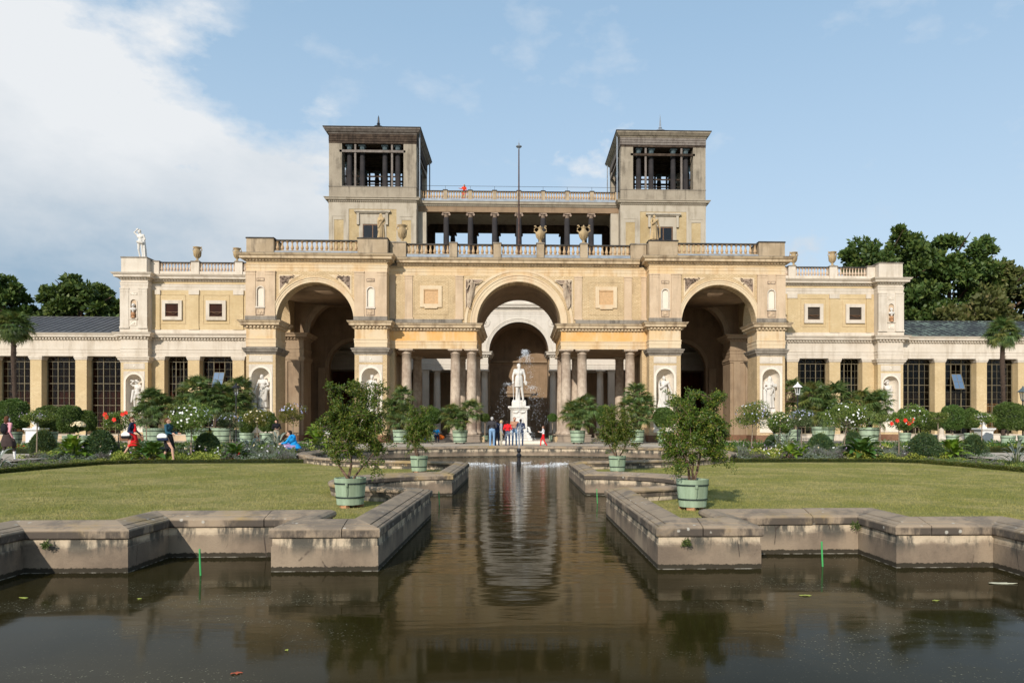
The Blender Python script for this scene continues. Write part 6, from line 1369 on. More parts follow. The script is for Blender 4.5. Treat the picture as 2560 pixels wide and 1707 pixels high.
# --- fan palms
def frond_mesh(name, mat, L_, seed, n=27, droop=.55):
    rg = random.Random(seed); b = MB(); b.tube([(0, 0, 0), (L_*.25, 0, .10*L_), (L_*.5, 0, .08*L_)], [.018, .012, .010], 4)
    for q in range(n):
        a = R(-112+224*q/(n-1)); c = Vector((L_*.5, 0, .08*L_)); d = Vector((math.cos(a), math.sin(a), 0)); ln = L_*.5*(1-.18*abs(a)/2)*rg.uniform(.88, 1.08); s_ = Vector((-d.y, d.x, 0))*.017*L_/.8
        m_ = c+d*ln*.55+Vector((0, 0, .05-droop*.10)); e_ = c+d*ln+Vector((0, 0, -droop*ln*rg.uniform(.5, 1.2)))
        b.add([c-s_*.3, c+s_*.3, m_+s_+Vector((0, 0, .012)), m_-s_+Vector((0, 0, .012)), e_, m_-Vector((0, 0, .012))], [(0, 1, 2, 5), (0, 5, 3), (3, 5, 4), (5, 2, 4)])
    return b.mesh(name, mat, fix=False)
FR = {}
def frond(kind, L_, mat='palm'):
    k = (kind, L_, mat)
    if k not in FR: FR[k] = frond_mesh('frond', M[mat], L_, kind)
    return FR[k]
def palm_head(t_, c, L_, n, seed, spread=(-48, 82), mat='palm'):
    rd = random.Random(seed); n = int(n*1.7); L_ *= .98
    for q in range(n):
        e = spread[0]+(spread[1]-spread[0])*((q+.5)/n)**.9; a = q*137.5+rd.uniform(-15, 15)
        o = put('frond', frond(q % 3, L_, mat if q % 4 else 'palm_b'), t_, c, (rd.uniform(-.3, .3), R(-e), R(a)), rd.uniform(.85, 1.15)); o.rotation_mode = 'XYZ'
def fan_palm(label, px, Y, heads, L_, n, tubr=None, tubh=None, seed=1, z=None, trunk_r=.10):
    t_ = new_plant('fan_palm', label, 'palm', px, Y, None, z); zt = 0
    if tubr: zt = tub_parts(t_, tubr, tubh, (.10, .42, .80), handle=False)
    rd = random.Random(seed); b = MB()
    for i, (hx, hy, hz) in enumerate(heads):
        b.tube([(hx*.15, hy*.15, zt-.06), (hx*.6, hy*.6, zt+(hz-zt)*.5), (hx, hy, hz)], [trunk_r*1.15, trunk_r, trunk_r*.9], 8)
        for q in range(int(14*(hz-zt)/.8)): zz = zt+(hz-zt)*rd.random(); f_ = (zz-zt)/(hz-zt); a = rd.uniform(0, 6.28); cx_, cy_ = hx*(.15+.85*f_)+math.cos(a)*trunk_r*.8, hy*(.15+.85*f_)+math.sin(a)*trunk_r*.8; b.tube([(cx_, cy_, zz), (cx_+math.cos(a)*.10, cy_+math.sin(a)*.10, zz+.10)], [.025, .006], 4)
    b.build('trunk', M['palm_bark'], t_)
    for i, (hx, hy, hz) in enumerate(heads): palm_head(t_, (hx, hy, hz), L_, n, seed*7+i)
    return t_
fan_palm('two-headed fan palm in a green tub left of the centre arch', 1150, 52.5, [(-.55, 0, 1.85), (.75, .1, 2.25), (-.2, -.2, 1.5)], 1.15, 15, .56, .88, 1)
fan_palm('full fan palm in a green tub right of the centre arch', 1444, 52.0, [(-.4, 0, 2.1), (.45, .1, 2.45), (.1, -.25, 1.6)], 1.20, 16, .56, .86, 2)
fan_palm('tall many-headed fan palm in a green tub before the east colonnade', 1592, 52.3, [(0, 0, 3.5), (-.55, -.1, 2.5), (.65, 0, 2.6), (.3, -.3, 1.8)], 1.1, 14, .56, .90, 3)
fan_palm('tall fan palm in a green tub before the west colonnade', 1001, 52.6, [(.15, 0, 3.3), (-.7, 0, 2.3), (.5, -.2, 2.0), (-.2, -.2, 1.6)], 1.1, 14, .56, .90, 4)
fan_palm('dark spreading palm in a tub by the west wing corner niche', 385, 53.5, [(-.2, 0, 2.9), (.5, .1, 2.5), (-.5, -.2, 1.9)], 1.35, 16, .75, 1.0, 5)
fan_palm('broad palm in a tub under the open west wing casement', 492, 54, [(0, 0, 3.6), (.8, .1, 2.7), (-.8, 0, 2.5)], 1.5, 17, .8, 1.0, 6)
fan_palm('palm beside the wall lantern of the west wing', 556, 55, [(0, 0, 3.3), (.7, 0, 2.6)], 1.5, 16, .8, 1.0, 7)
fan_palm('narrow tall palm against the outer west arch pier', 600, 56.2, [(0, 0, 4.0), (.2, -.1, 2.8)], 1.3, 13, .6, .9, 8)
fan_palm('broad palm in a green tub under the east wing windows', 2058, 53, [(-.6, 0, 3.3), (.9, .1, 3.2), (0, -.2, 2.3), (-.1, 0, 2.0)], 1.55, 16, .85, 1.1, 9)
fan_palm('palm in a green tub overlapping the east wing corner niche', 2172, 53, [(-.4, 0, 2.7), (.7, .1, 2.7), (0, -.2, 2.0)], 1.5, 16, .75, 1.05, 10)
fan_palm('palm in the shade beside the outer east arch pier', 1983, 59, [(0, 0, 4.2), (0, -.1, 2.6)], 1.2, 12, .6, .9, 11)
def tall_palm(label, px, Y, htop, seed):
    t_ = new_plant('windmill_palm', label, 'palm', px, Y); rd = random.Random(seed); b = MB()
    b.tube([(0, 0, 0), (.05, 0, htop*.4), (-.05, 0, htop*.75), (0, 0, htop)], [.13, .14, .17, .14], 10)
    for q in range(150): z_ = rd.uniform(.2, htop); a = rd.uniform(0, 6.28); b.tube([(math.cos(a)*.12, math.sin(a)*.12, z_), (math.cos(a)*.23, math.sin(a)*.23, z_+.12)], [.035, .008], 4)
    b.build('trunk', M['palm_bark'], t_); palm_head(t_, (0, 0, htop), 1.45, 34, seed, (-62, 78)); return t_
tall_palm('tall windmill palm with bare fibrous trunk before the west gallery', 35, 53, 8.2, 21)
tall_palm('tall windmill palm with bare fibrous trunk before the east gallery', 2507, 53, 8.0, 22)
# --- clipped bay and box in tubs
def topiary(label, px, Y, w_, h_, zc, kind='drum', tub=None, seed=1, mat='bay', name='clipped_bay', z=None):
    t_ = new_plant(name, label, 'topiary', px, Y, None, z); zt = 0
    if tub: zt = tub_parts(t_, tub[0], tub[1], (.10, .42, .82) if tub[0] > .4 else (.2, .8), handle=False)
    n = int(min(16000, 6500*w_*h_)); m_ = dome_mesh('foliage', M[mat], n, w_/2, h_/2, .075, .05, seed, kind)
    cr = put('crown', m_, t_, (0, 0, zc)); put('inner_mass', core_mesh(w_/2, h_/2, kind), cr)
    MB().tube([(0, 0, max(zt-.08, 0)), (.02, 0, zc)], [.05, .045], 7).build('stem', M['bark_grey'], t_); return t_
topiary('dark clipped bay drum behind the backpack walker', 33, 47, 1.55, 1.85, 1.95, tub=(.5, .8), seed=1)
topiary('clipped bay half hidden behind the white pedestal urn, west side', 124, 50, 1.55, 1.6, 1.75, tub=(.5, .8), seed=2)
topiary('clipped bay drum right of the white pedestal, west side', 174, 46, 1.25, 1.6, 1.65, tub=(.42, .6), seed=3)
topiary('smaller rounded clipped bay before the third west gallery window', 216, 46.5, 1.1, 1.25, 1.55, 'dome', (.4, .6), 4)
topiary('clipped bay half hidden behind the red hibiscus, east side', 2262, 52, 1.0, 1.5, 1.7, tub=(.42, .7), seed=5)
topiary('low wide clipped bay under the first east gallery window', 2325, 49, 1.5, 1.2, 1.55, 'dome', (.5, .6), 6)
topiary('clipped bay drum in a small green tub before the east gallery', 2381, 45, 1.15, 1.5, 1.75, tub=(.38, .62), seed=7)
topiary('clipped bay just left of the white pedestal urn, east side', 2426, 50, 1.2, 1.4, 1.75, 'dome', (.42, .7), 8)
topiary('large clipped bay drum in a green tub at the east edge', 2520, 42, 1.35, 1.55, 1.80, tub=(.40, .62), seed=9)
topiary('clipped bay cut by the right edge of the view', 2562, 44, 1.3, 1.5, 1.7, tub=(.4, .6), seed=10)
topiary('clipped bay ball in a square tub beside the outer east arch niche', 1952, 44, 1.35, 1.1, 1.35, 'dome', (.42, .7), 11)
topiary('clipped bay in a green tub below the robed statue niche', 1660, 52, 1.55, 1.4, 1.85, 'dome', (.52, .8), 12)
topiary('dark ball tree in the shade behind the east colonnade', 1511, 60, 1.5, 1.5, 2.2, 'dome', (.4, .7), 13)
topiary('dark ball tree in the shade behind the west colonnade', 1078, 60.5, 1.6, 1.4, 2.1, 'dome', (.4, .7), 14)
topiary('small lollipop tree left of the monument under the arch', 1212, 60, .72, .62, 1.95, 'dome', (.3, .45), 15)
topiary('small lollipop tree right of the monument under the arch', 1381, 60, .72, .62, 1.95, 'dome', (.3, .45), 16)
topiary('clipped bay behind the cream flowering standard at the west arch', 668, 50, 1.2, 1.3, 1.5, 'dome', (.5, .7), 17)
topiary('clipped bay squat dome beside the outer west niche', 617, 52, 1.1, 1.5, 1.5, 'dome', (.5, .7), 18)
# --- conical yews in the beds
def yew(label, px, Y, w_, h_, seed):
    t_ = new_plant('yew_cone', label, 'shrub', px, Y, 'clipped yews in the flower beds'); rg = np.random.default_rng(seed); n = 9000
    z = rg.random(n)**1.15; a = rg.uniform(0, 6.283, n); rr = (w_/2)*np.sqrt(np.maximum(1-z**1.7, 0))*(1+.08*np.sin(a*5+z*9+seed)+rg.normal(0, .05, n)); rr = rr*(.72+.28*np.minimum(z*5, 1))
    P = np.stack([np.cos(a)*rr, np.sin(a)*rr, z*h_], 1); d = np.stack([np.cos(a)*.8, np.sin(a)*.8, .5+z], 1)
    cr = put('foliage', quads_mesh('foliage', leaf_quads(P, .10, .03, aim=d*.8, spread=.9, rng=rg), 4, M['yew']), t_)
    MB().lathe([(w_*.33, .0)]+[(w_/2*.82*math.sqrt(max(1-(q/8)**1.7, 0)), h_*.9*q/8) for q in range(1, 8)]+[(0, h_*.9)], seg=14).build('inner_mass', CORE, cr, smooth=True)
    rg2 = np.random.default_rng(seed+50); m_ = 90; P = np.stack([rg2.normal(0, w_*.10, m_), rg2.normal(0, w_*.1, m_), h_*rg2.uniform(.92, 1.12, m_)], 1)
    put('new_growth', quads_mesh('new_growth', leaf_quads(P, .08, .025, aim=np.tile([0, 0, 1.], (m_, 1)), spread=.5, rng=rg2), 4, M['rose_gold']), t_); return t_
for i, (px, Y, w_, h_, lb) in enumerate([(108, 31.5, .95, 1.0, 'dark clipped yew behind the thin standard tree near the west edge'), (251, 30.2, 1.2, 1.08, 'big dark clipped yew between bright broad leaves and red hibiscus'),
        (517, 30.8, 1.05, .90, 'dark clipped yew below the white rose tree, west side'), (2051, 31, 1.1, .85, 'round dark clipped yew in front of the first east palm tub'), (2133, 36, .9, .95, 'small clipped yew farther back between the east palm tubs'),
        (2311, 29.6, 1.3, 1.02, 'largest dark clipped yew in the east bed'), (2435, 30.3, .95, .86, 'yellowish clipped yew beside the bright broad leaves, east bed'), (1930, 38, .8, .7, 'small low yew behind the artichokes')]): yew(lb, px, Y, w_, h_, i+3)
# --- standard roses and other flowering standards
def blossoms(parent, name, mat, n, rx, ry, rz, zc, size, seed, petals=5, top=False):
    rg = np.random.default_rng(seed); d = rdirs(n, rg)
    if top: d[:, 2] = np.abs(d[:, 2])
    P = d*np.array([rx, ry, rz])*rg.uniform(.9, 1.12, (n, 1)); P[:, 2] += zc; V = []
    for p, q in zip(P, d):
        q = Vector(q); u = q.cross(Vector((.3, .2, 1))).normalized(); v = q.cross(u); s_ = size*.72*rg.uniform(.7, 1.25)
        for k in range(petals):
            a = 6.283*k/petals; w_ = u*math.cos(a)+v*math.sin(a); x_ = u*math.cos(a+1.2)+v*math.sin(a+1.2); P0 = Vector(p)
            V.append([P0, P0+w_*s_*.55+q*s_*.2, P0+(w_+x_)*s_*.55+q*s_*.12, P0+x_*s_*.55+q*s_*.2])
    o = put(name, quads_mesh(name, V, 4, mat), parent)
    if n > 14: o['kind'] = 'stuff'
    return o
def standard(label, px, Y, w_, h_, zc, leafm, seed, flowers=(), stems=1, n=2600, lean=0, name='standard_tree', shape='flat', leaf=.07, z=None):
    t_ = new_plant(name, label, 'flowering tree', px, Y, 'standards in the flower beds', z); rd = random.Random(seed)
    b = MB()
    for q in range(stems): b.tube([(rd.uniform(-.03, .03)*q*4-lean, 0, -.05), (-lean*.4, 0, zc*.45), (0, 0, zc-h_*.3), (.02, 0, zc)], [.028, .024, .021, .012], 6)
    for q in range(9): a = q*.7; b.tube([(0, 0, zc-h_*.38), (math.cos(a)*w_*.18, math.sin(a)*w_*.18, zc-h_*.1), (math.cos(a)*w_*.36, math.sin(a)*w_*.36, zc+h_*.15*rd.uniform(-1, 1.5))], [.012, .009, .004], 4)
    b.build('stem', M['bark_grey'], t_)
    put('crown', cloud_mesh('crown', M[leafm], n, w_/2, w_/2, h_/2, leaf, leaf*.55, seed, 34, .34), t_, (0, 0, zc))
    for (mt, nn, sz, top) in flowers: blossoms(t_, 'blossom', M[mt], nn, w_/2, w_/2, h_/2, zc, sz, seed+nn, top=top)
    return t_
standard('flat-topped green standard on a thin crooked stem near the west edge', 93, 30, 1.20, .52, 1.68, 'rose_leaf', 1, (('purple_flower', 16, .05, True),), lean=.03)
tt = standard('standard with a few big scarlet hibiscus flowers and white roses, west bed', 296, 30.8, 1.05, .75, 1.45, 'rose_leaf', 2, (('white_flower', 30, .055, False),), stems=2)
for i, (a, c, e_) in enumerate([(-.34, -.36, 1.72), (-.22, -.46, 1.60), (.10, -.50, 1.50), (.42, -.22, 1.78), (.33, -.30, 1.72), (-.42, -.2, 1.68)]):
    b = MB(); [b.add([(0, 0, 0), (.06*math.cos(k*1.257), -.03, .06*math.sin(k*1.257)), (.095*math.cos(k*1.257+.6), -.02, .095*math.sin(k*1.257+.6)), (.09*math.cos(k*1.257+1.2), -.03, .09*math.sin(k*1.257+1.2))], [(0, 1, 2, 3)]) for k in range(5)]; b.build('hibiscus_blossom', M['red_flower'], tt, fix=False, loc=(a, c, e_))
standard('tiny standard tree behind the red skirt walker', 366, 34, .75, .28, 1.45, 'grey_leaf', 3, (), n=700)
standard('large white-flowering standard behind the denim jacket walker', 478, 29.8, 1.62, 1.15, 1.62, 'rose_leaf', 4, (('white_flower', 120, .065, False),), n=5200, stems=2)
standard('loose bluish flowering standard, right of the large white one, west bed', 575, 31.5, 1.05, .65, 1.45, 'grey_leaf', 5, (('blue_flower', 60, .05, True),), n=2400)
standard('golden-leaved standard with cream flowers before the outer west niche', 643, 36.5, 1.2, .85, 1.65, 'rose_gold', 6, (('apricot_flower', 45, .07, False), ('white_flower', 30, .07, True)), n=3000)
standard('yellow-green plumbago standard with pale blue flowers by the west arch', 733, 35.5, 1.2, .95, 1.85, 'rose_gold', 7, (('blue_flower', 55, .07, True),), n=3200, lean=.05)
standard('white and pale blue plumbago standard beside the outer east arch niche', 1882, 32.5, 1.55, 1.15, 1.72, 'rose_leaf', 8, (('blue_flower', 85, .065, False), ('white_flower', 25, .06, False)), n=4600, lean=.09)
standard('cream-flowered standard touching the plumbago, east bed', 1950, 35, 1.25, .75, 1.5, 'rose_leaf', 9, (('white_flower', 60, .06, False), ('apricot_flower', 40, .06, True)), n=3000)
standard('pale blue standard on a thick stem below the lamp post, east bed', 2004, 33.5, 1.15, .72, 1.62, 'grey_leaf', 10, (('blue_flower', 60, .06, True), ('white_flower', 20, .05, False)), n=2700)
standard('large white-flowering standard before the east palm tubs', 2116, 30.5, 1.68, 1.25, 1.68, 'rose_leaf', 11, (('white_flower', 130, .065, False),), n=5600, lean=.16)
standard('tiny bare-stemmed standard beside the east wing corner niche', 2200, 34.5, .8, .38, 1.58, 'rose_leaf', 12, (), n=900)
tt = standard('standard with a row of scarlet hibiscus flowers, east bed', 2247, 30.2, .92, .72, 1.50, 'rose_leaf', 13, (('white_flower', 14, .05, False),), n=2600)
for i, (a, c, e_) in enumerate([(-.42, -.2, 1.40), (-.27, -.36, 1.52), (.02, -.46, 1.53), (.20, -.42, 1.40), (.36, -.30, 1.48), (.42, -.26, 1.56)]):
    b = MB(); [b.add([(0, 0, 0), (.06*math.cos(k*1.257), -.03, .06*math.sin(k*1.257)), (.095*math.cos(k*1.257+.6), -.02, .095*math.sin(k*1.257+.6)), (.09*math.cos(k*1.257+1.2), -.03, .09*math.sin(k*1.257+1.2))], [(0, 1, 2, 3)]) for k in range(5)]; b.build('hibiscus_blossom', M['red_flower'], tt, fix=False, loc=(a, c, e_))
standard('white rose standard right behind the scarlet hibiscus, east bed', 2288, 32, .95, .9, 1.68, 'rose_leaf', 14, (('white_flower', 55, .06, False),), n=2800)
standard('small crooked standard in front of the low wide clipped bay', 2345, 31.5, .78, .42, 1.62, 'rose_leaf', 15, (), n=1000)
standard('flat-topped standard on a bare stem in front of the white urn', 2455, 30.0, .86, .46, 1.62, 'rose_leaf', 16, (('apricot_flower', 8, .04, False),), n=1500, lean=.05)
# --- broad-leaved clumps: each leaf its own part
def big_leaf(name, mat, L_, W_, fold=.25, arch=.35):
    b = MB(); n = 6; v = []
    for k in range(n+1):
        f_ = k/n; x = L_*f_; w_ = W_/2*math.sin(math.pi*min(f_*.93+.06, 1))**.8; z = arch*L_*math.sin(f_*2.2)*.6-.25*L_*f_**3; v += [(x, -w_, z+fold*w_), (x, 0, z), (x, w_, z+fold*w_)]
    b.add(v, [(3*k+q, 3*k+q+1, 3*k+q+4, 3*k+q+3) for k in range(n) for q in (0, 1)]); return b.mesh(name, mat, smooth=True, fix=False)
LM = {'lime': big_leaf('leaf', M['lime'], .42, .20), 'chard': big_leaf('leaf', M['chard'], .40, .17, .3), 'silver': big_leaf('leaf', M['silver'], .50, .09, .4, .5)}
LMB = big_leaf('leaf', M['silver'], .62, .10, .5, .6)
def clump(label, px, Y, kind, n, h_, w_, seed, stem=None, name=None, z=None):
    t_ = new_plant(name or {'lime': 'hosta', 'chard': 'chard', 'silver': 'artichoke'}[kind], label, 'plant', px, Y, None, z); rd = random.Random(seed); b = MB()
    for q in range(n):
        a = q*137.5+rd.uniform(-20, 20); f_ = (q+.5)/n; e = 78-88*f_; zb = h_*(.15+.62*(1-f_))*rd.uniform(.85, 1.15); rr = w_*.5*(.15+.42*f_)
        px_, py_ = math.cos(R(a))*rr, math.sin(R(a))*rr; put('leaf', LM[kind], t_, (px_, py_, zb), (rd.uniform(-.3, .3), R(-e*.62), R(a)), rd.uniform(.75, 1.2)*w_/.8)
        b.tube([(px_*.2, py_*.2, 0), (px_*.7, py_*.7, zb*.6), (px_, py_, zb)], [.016, .014, .010], 4)
    b.build('stalks', stem or M['cover_green'], t_); return t_
clump('bright broad-leaved clump under the white flower globe, west bed', 181, 29.6, 'lime', 46, .85, 1.0, 1)
clump('dark crinkled clump with yellow stalks at the feet of the two walkers', 377, 29.5, 'chard', 44, .50, 1.25, 2, M['yellow_stem'])
clump('dark crinkled clump with red stalks in the west bed', 590, 29.6, 'chard', 34, .48, .95, 3, M['red_stem'])
clump('small dark-leaved plant behind the red-stalked clump', 560, 31.2, 'chard', 14, .45, .5, 4)
clump('lush green clump at the end of the west bed beside the basin', 793, 40, 'lime', 40, 1.15, 1.2, 5)
clump('bright leaves behind the yew below the white rose tree', 488, 32.5, 'lime', 18, .8, .6, 6)
clump('dark low clump left of the black skirt walker', 352, 31.6, 'chard', 20, .7, .7, 7)
clump('brightest lime-green broad-leaved clump, east bed', 2382, 29.4, 'lime', 44, .72, .95, 8)
clump('dark crinkled clump with yellow stalks, east bed', 2152, 29.6, 'chard', 46, .62, 1.35, 9, M['yellow_stem'])
clump('upright clump with reddish stalks by the basin end of the east bed', 1972, 29.5, 'lime', 26, .50, .8, 10, M['red_stem'])
clump('low lime clump left of the large east yew', 2005, 29.8, 'lime', 20, .40, .7, 11)
clump('grey spiky artichoke with a globe head beside the outer east pier', 1942, 35.5, 'silver', 18, .85, .7, 12)
clump('taller grey artichoke just right of the other, east bed', 1968, 34.5, 'silver', 20, .95, .8, 13)
clump('large pale cardoon at the right edge of the view', 2540, 24.5, 'silver', 26, .80, .8, 14)
clump('grey spiky plant left of the crouching child', 650, 34, 'silver', 22, .6, 1.0, 15)
clump('grey spiky plant just behind the crouching child', 694, 34.5, 'silver', 24, .7, 1.0, 16)
clump('low grey plant at the west arch plinth', 622, 33, 'silver', 20, .45, .9, 17)
clump('spiky leaves reaching in at the left edge of the view', -6, 23.5, 'silver', 18, .55, .7, 18)
# artichoke heads and the white flower globe
t_ = new_plant('agapanthus', 'white flower globe on a tall stem above the bright broad leaves', 'flower', 196, 29.5)
MB().tube([(0, 0, 0), (.02, 0, .6), (0, 0, 1.30)], [.014, .012, .010], 5).build('stem', M['cover_green'], t_); blossoms(t_, 'flower_head', M['apricot_flower'], 60, .24, .24, .16, 1.36, .085, 3, top=True)
# --- low ground cover in patches, lavender, and the clipped edging
def patch(name, mat, n, x0, x1, y0, y1, h, leaf, wid, seed, sel, zf=None, upright=.4):
    rg = np.random.default_rng(seed); x = rg.uniform(x0, x1, n); y = rg.uniform(y0, y1, n)
    F = np.sin(x*1.9+seed_f)+np.sin(y*2.3+x*.7)+np.sin(x*.83-y*1.1+1.3); ok = (F > sel[0]) & (F <= sel[1]); ok &= (x**2+(y-33)**2) > 9.55**2; x, y = x[ok], y[ok]; m_ = len(x)
    zz = np.where(y < 28.7, .305, np.minimum(.5, .304+(y-28.7)*.081)) if zf is None else zf(x, y); hh = h*(.6+.4*np.sin(x*6)*np.sin(y*5))*(rg.random(m_)**.6)
    P = np.stack([x, y, zz+hh], 1); d = np.tile([0, 0, upright], (m_, 1)); return quads_mesh(name, leaf_quads(P, leaf, wid, aim=d, spread=.9, rng=rg), 4, mat)
seed_f = .4; zs_ = lambda x, y: np.where(y < 20, .308, .308+(y-20)*.0)
for k in (-1, 1):
    X0, X1 = (7.0, 19.5); xs = sorted((k*X0, k*X1)); s0 = 10 if k > 0 else 40
    tag(put('golden_ground_cover', patch('golden_ground_cover', M['cover_gold'], 34000, *xs, 28.95, 31.1, .34, .07, .042, s0+1, (.35, 9))), kind='stuff')
    tag(put('purple_ground_cover', patch('purple_ground_cover', M['cover_purple'], 34000, *xs, 28.95, 31.1, .38, .06, .028, s0+2, (-.75, .35))), kind='stuff')
    tag(put('silver_ground_cover', patch('silver_ground_cover', M['silver'], 28000, *xs, 28.95, 31.1, .34, .055, .024, s0+3, (-9, -.75))), kind='stuff')
    tag(put('green_ground_cover', patch('green_ground_cover', M['cover_green'], 24000, *xs, 29.3, 31.3, .26, .06, .03, s0+4, (-9, 9))), kind='stuff')
    xs = sorted((k*15.75, k*18.1))
    tag(put('golden_ground_cover', patch('golden_ground_cover', M['cover_gold'], 30000, *xs, 15, 28.8, .18, .055, .035, s0+5, (.2, 9))), kind='stuff')
    tag(put('purple_ground_cover', patch('purple_ground_cover', M['cover_purple'], 30000, *xs, 15, 28.8, .24, .06, .026, s0+6, (-.8, .2))), kind='stuff')
    tag(put('green_ground_cover', patch('green_ground_cover', M['cover_green'], 30000, *xs, 15, 28.8, .20, .06, .03, s0+7, (-9, 9))), kind='stuff')
    # second row of beds beyond the cross path
    for j, (a, c, y0, y1) in enumerate(((10.2, 17.5, 33.9, 38.5), (10.8, 21, 40.5, 44.5), (19.5, 30, 34, 40), (21, 33, 42.5, 48))):
        xs = sorted((k*a, k*c)); sheet('flower_bed_soil', [(xs[0], y0), (xs[1], y0), (xs[1], y1), (xs[0], y1)], .50+.002*j, M['soil'])
        for q, (nm, mt, sel) in enumerate((('golden_ground_cover', 'cover_gold', (.6, 9)), ('green_ground_cover', 'cover_green', (-.5, .9)), ('purple_ground_cover', 'cover_purple', (-9, -.3)))):
            tag(put(nm, patch(nm, M[mt], 14000, *xs, y0, y1, .28 if q else .22, .09, .05, s0+20+j*4+q, sel, lambda x, y: np.full(len(x), .5))), kind='stuff')
for k in (-1, 1):
    xs = sorted((k*8, k*18.5)); s0 = 700+k
    tag(put('lavender_patch', patch('lavender_patch', M['lavender'], 30000, *xs, 29.6, 31.3, .50, .16, .012, s0, (-.9, .25), None, 2.2)), kind='stuff')
    xs = sorted((k*9, k*18.5)); tag(put('leafy_border', patch('leafy_border', M['rose_leaf'], 12000, *xs, 30.0, 31.4, .46, .10, .055, s0+3, (.1, 1.1), None, .8)), kind='stuff')
    xs = sorted((k*10.5, k*30)); tag(put('leafy_border', patch('leafy_border', M['chard'], 12000, *xs, 35.5, 38.5, .55, .14, .07, s0+5, (.2, 1.4), lambda x, y: np.full(len(x), .5), .8)), kind='stuff')
    tag(put('golden_border', patch('golden_border', M['cover_gold'], 14000, *xs, 34.2, 36, .40, .10, .05, s0+7, (-.6, .5), lambda x, y: np.full(len(x), .5), .8)), kind='stuff')
    P = np.stack([RNG.uniform(*sorted((k*8.5, k*18)), 150), RNG.uniform(29.3, 31.3, 150), RNG.uniform(.55, .95, 150)], 1); P = P[(P[:, 0]**2+(P[:, 1]-33)**2) > 96]
    for mt, sl in (('purple_flower', slice(0, None, 3)), ('white_flower', slice(1, None, 3)), ('apricot_flower', slice(2, None, 3))):
        tag(put('bedding_flowers', quads_mesh('bedding_flowers', leaf_quads(np.repeat(P[sl], 6, 0), .05, .04), 4, M[mt])), kind='stuff')
def hedge(label, path, w_, h_, z0, seed, dens=2600, mat='hedge'):
    t_ = thing('low_hedge', label, 'hedge'); S = path_len(path); L_ = S[-1]; rg = np.random.default_rng(seed); n = int(L_*dens*(w_+2*h_)/.6)
    s_ = rg.random(n)*L_; i = np.clip(np.searchsorted(S, s_)-1, 0, len(path)-2); f_ = ((s_-S[i])/(S[i+1]-S[i]))[:, None]; A = np.array(path); Q = A[i]*(1-f_)+A[i+1]*f_; d = A[i+1]-A[i]; d /= np.linalg.norm(d, axis=1, keepdims=True); nr = np.stack([d[:, 1], -d[:, 0]], 1)
    u = rg.random(n); tot = w_+2*h_; side = u*tot; o = np.where(side < h_, -w_/2, np.where(side > h_+w_, w_/2, side-h_-w_/2)); z = np.where(side < h_, side, np.where(side > h_+w_, tot-side, h_)); bump_ = 1+.10*np.sin(s_*9+seed)+rg.normal(0, .06, n)
    P = np.stack([Q[:, 0]+nr[:, 0]*o*bump_, Q[:, 1]+nr[:, 1]*o*bump_, z0+z*bump_], 1); dd = np.stack([nr[:, 0]*np.sign(o)*(abs(o) > w_*.45), nr[:, 1]*np.sign(o)*(abs(o) > w_*.45), np.where(z > h_*.9, 1., .2)], 1)
    put('foliage', quads_mesh('foliage', leaf_quads(P, .035, .022, aim=dd, spread=.8, rng=rg), 4, M[mat]), t_)
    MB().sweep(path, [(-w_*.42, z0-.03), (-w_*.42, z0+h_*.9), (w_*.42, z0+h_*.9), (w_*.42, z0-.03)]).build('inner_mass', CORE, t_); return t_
for k, nm in ((-1, 'west'), (1, 'east')):
    P_ = [(k*8.3, 28.78), (k*12, 28.75), (k*14.6, 28.6), (k*15.5, 27.6), (k*15.72, 25.5), (k*15.65, 22), (k*15.5, 17)]
    hedge('clipped low hedge edging the %s lawn' % nm, P_, .17, .12, .30, 60+k)
    hedge('clipped low hedge of the %s bed beyond the gravel path' % nm, [(k*10.2, 33.8), (k*14, 33.75), (k*17.5, 33.9)], .22, .22, .49, 70+k)
    hedge('straight hedge farther back in the %s garden' % nm, [(k*19.5, 33.9), (k*30, 33.9)], .22, .24, .49, 80+k, 1500)
# --- background trees
def tree(label, px, Y, w_, top, bot, seed, mat='oak', n=26000, clumps=110, sub=.16):
    x = WX(px, Y); t_ = thing('park_tree', label, 'tree', (x, Y, .45), 0, 'trees beyond the roofs'); rd = random.Random(seed); b = MB(); H_ = top-.45
    b.tube([(0, 0, 0), (.2, 0, H_*.3), (-.1, 0, H_*.55), (0, 0, H_*.85)], [.55, .42, .28, .08], 8)
    for q in range(16): a = q*2.4; z_ = H_*(.28+.035*q); b.tube([(0, 0, z_), (math.cos(a)*w_*.18, math.sin(a)*w_*.18, z_+H_*.08), (math.cos(a)*w_*.42, math.sin(a)*w_*.42, z_+H_*.14)], [.2, .13, .04], 6)
    b.build('trunk', M['bark'], t_)
    rg = np.random.default_rng(seed); clumps = int(clumps*1.5); C = rdirs(clumps, rg)*(rg.uniform(.3, 1.06, (clumps, 1))**.5); C[:, 2] *= .98; R_ = sub*.95*rg.uniform(.5, 1.4, clumps)
    i = rg.integers(0, clumps, n); o = rdirs(n, rg)*(rg.random((n, 1))**.4); o[:, 2] *= .55; P = (C[i]+o*R_[i][:, None])*np.array([w_/2, w_/2, (top-bot)/2]); P[:, 2] += (top+bot)/2-.45
    put('crown', quads_mesh('crown', leaf_quads(P, .62, .42, aim=o+np.array([0, 0, .3]), spread=.8, rng=rg), 4, M[mat]), t_); return t_
tree('broad dark tree rising behind the east gallery roof', 2215, 92, 13, 26.8, 8, 1, n=34000, clumps=130)
tree('second dark tree beside the broad one, behind the east gallery', 2375, 94, 13, 27.2, 8, 2, n=34000, clumps=130)
tree('dark tree peeping over the east wing parapet', 2140, 100, 7, 20, 8, 3, n=11000, clumps=60)
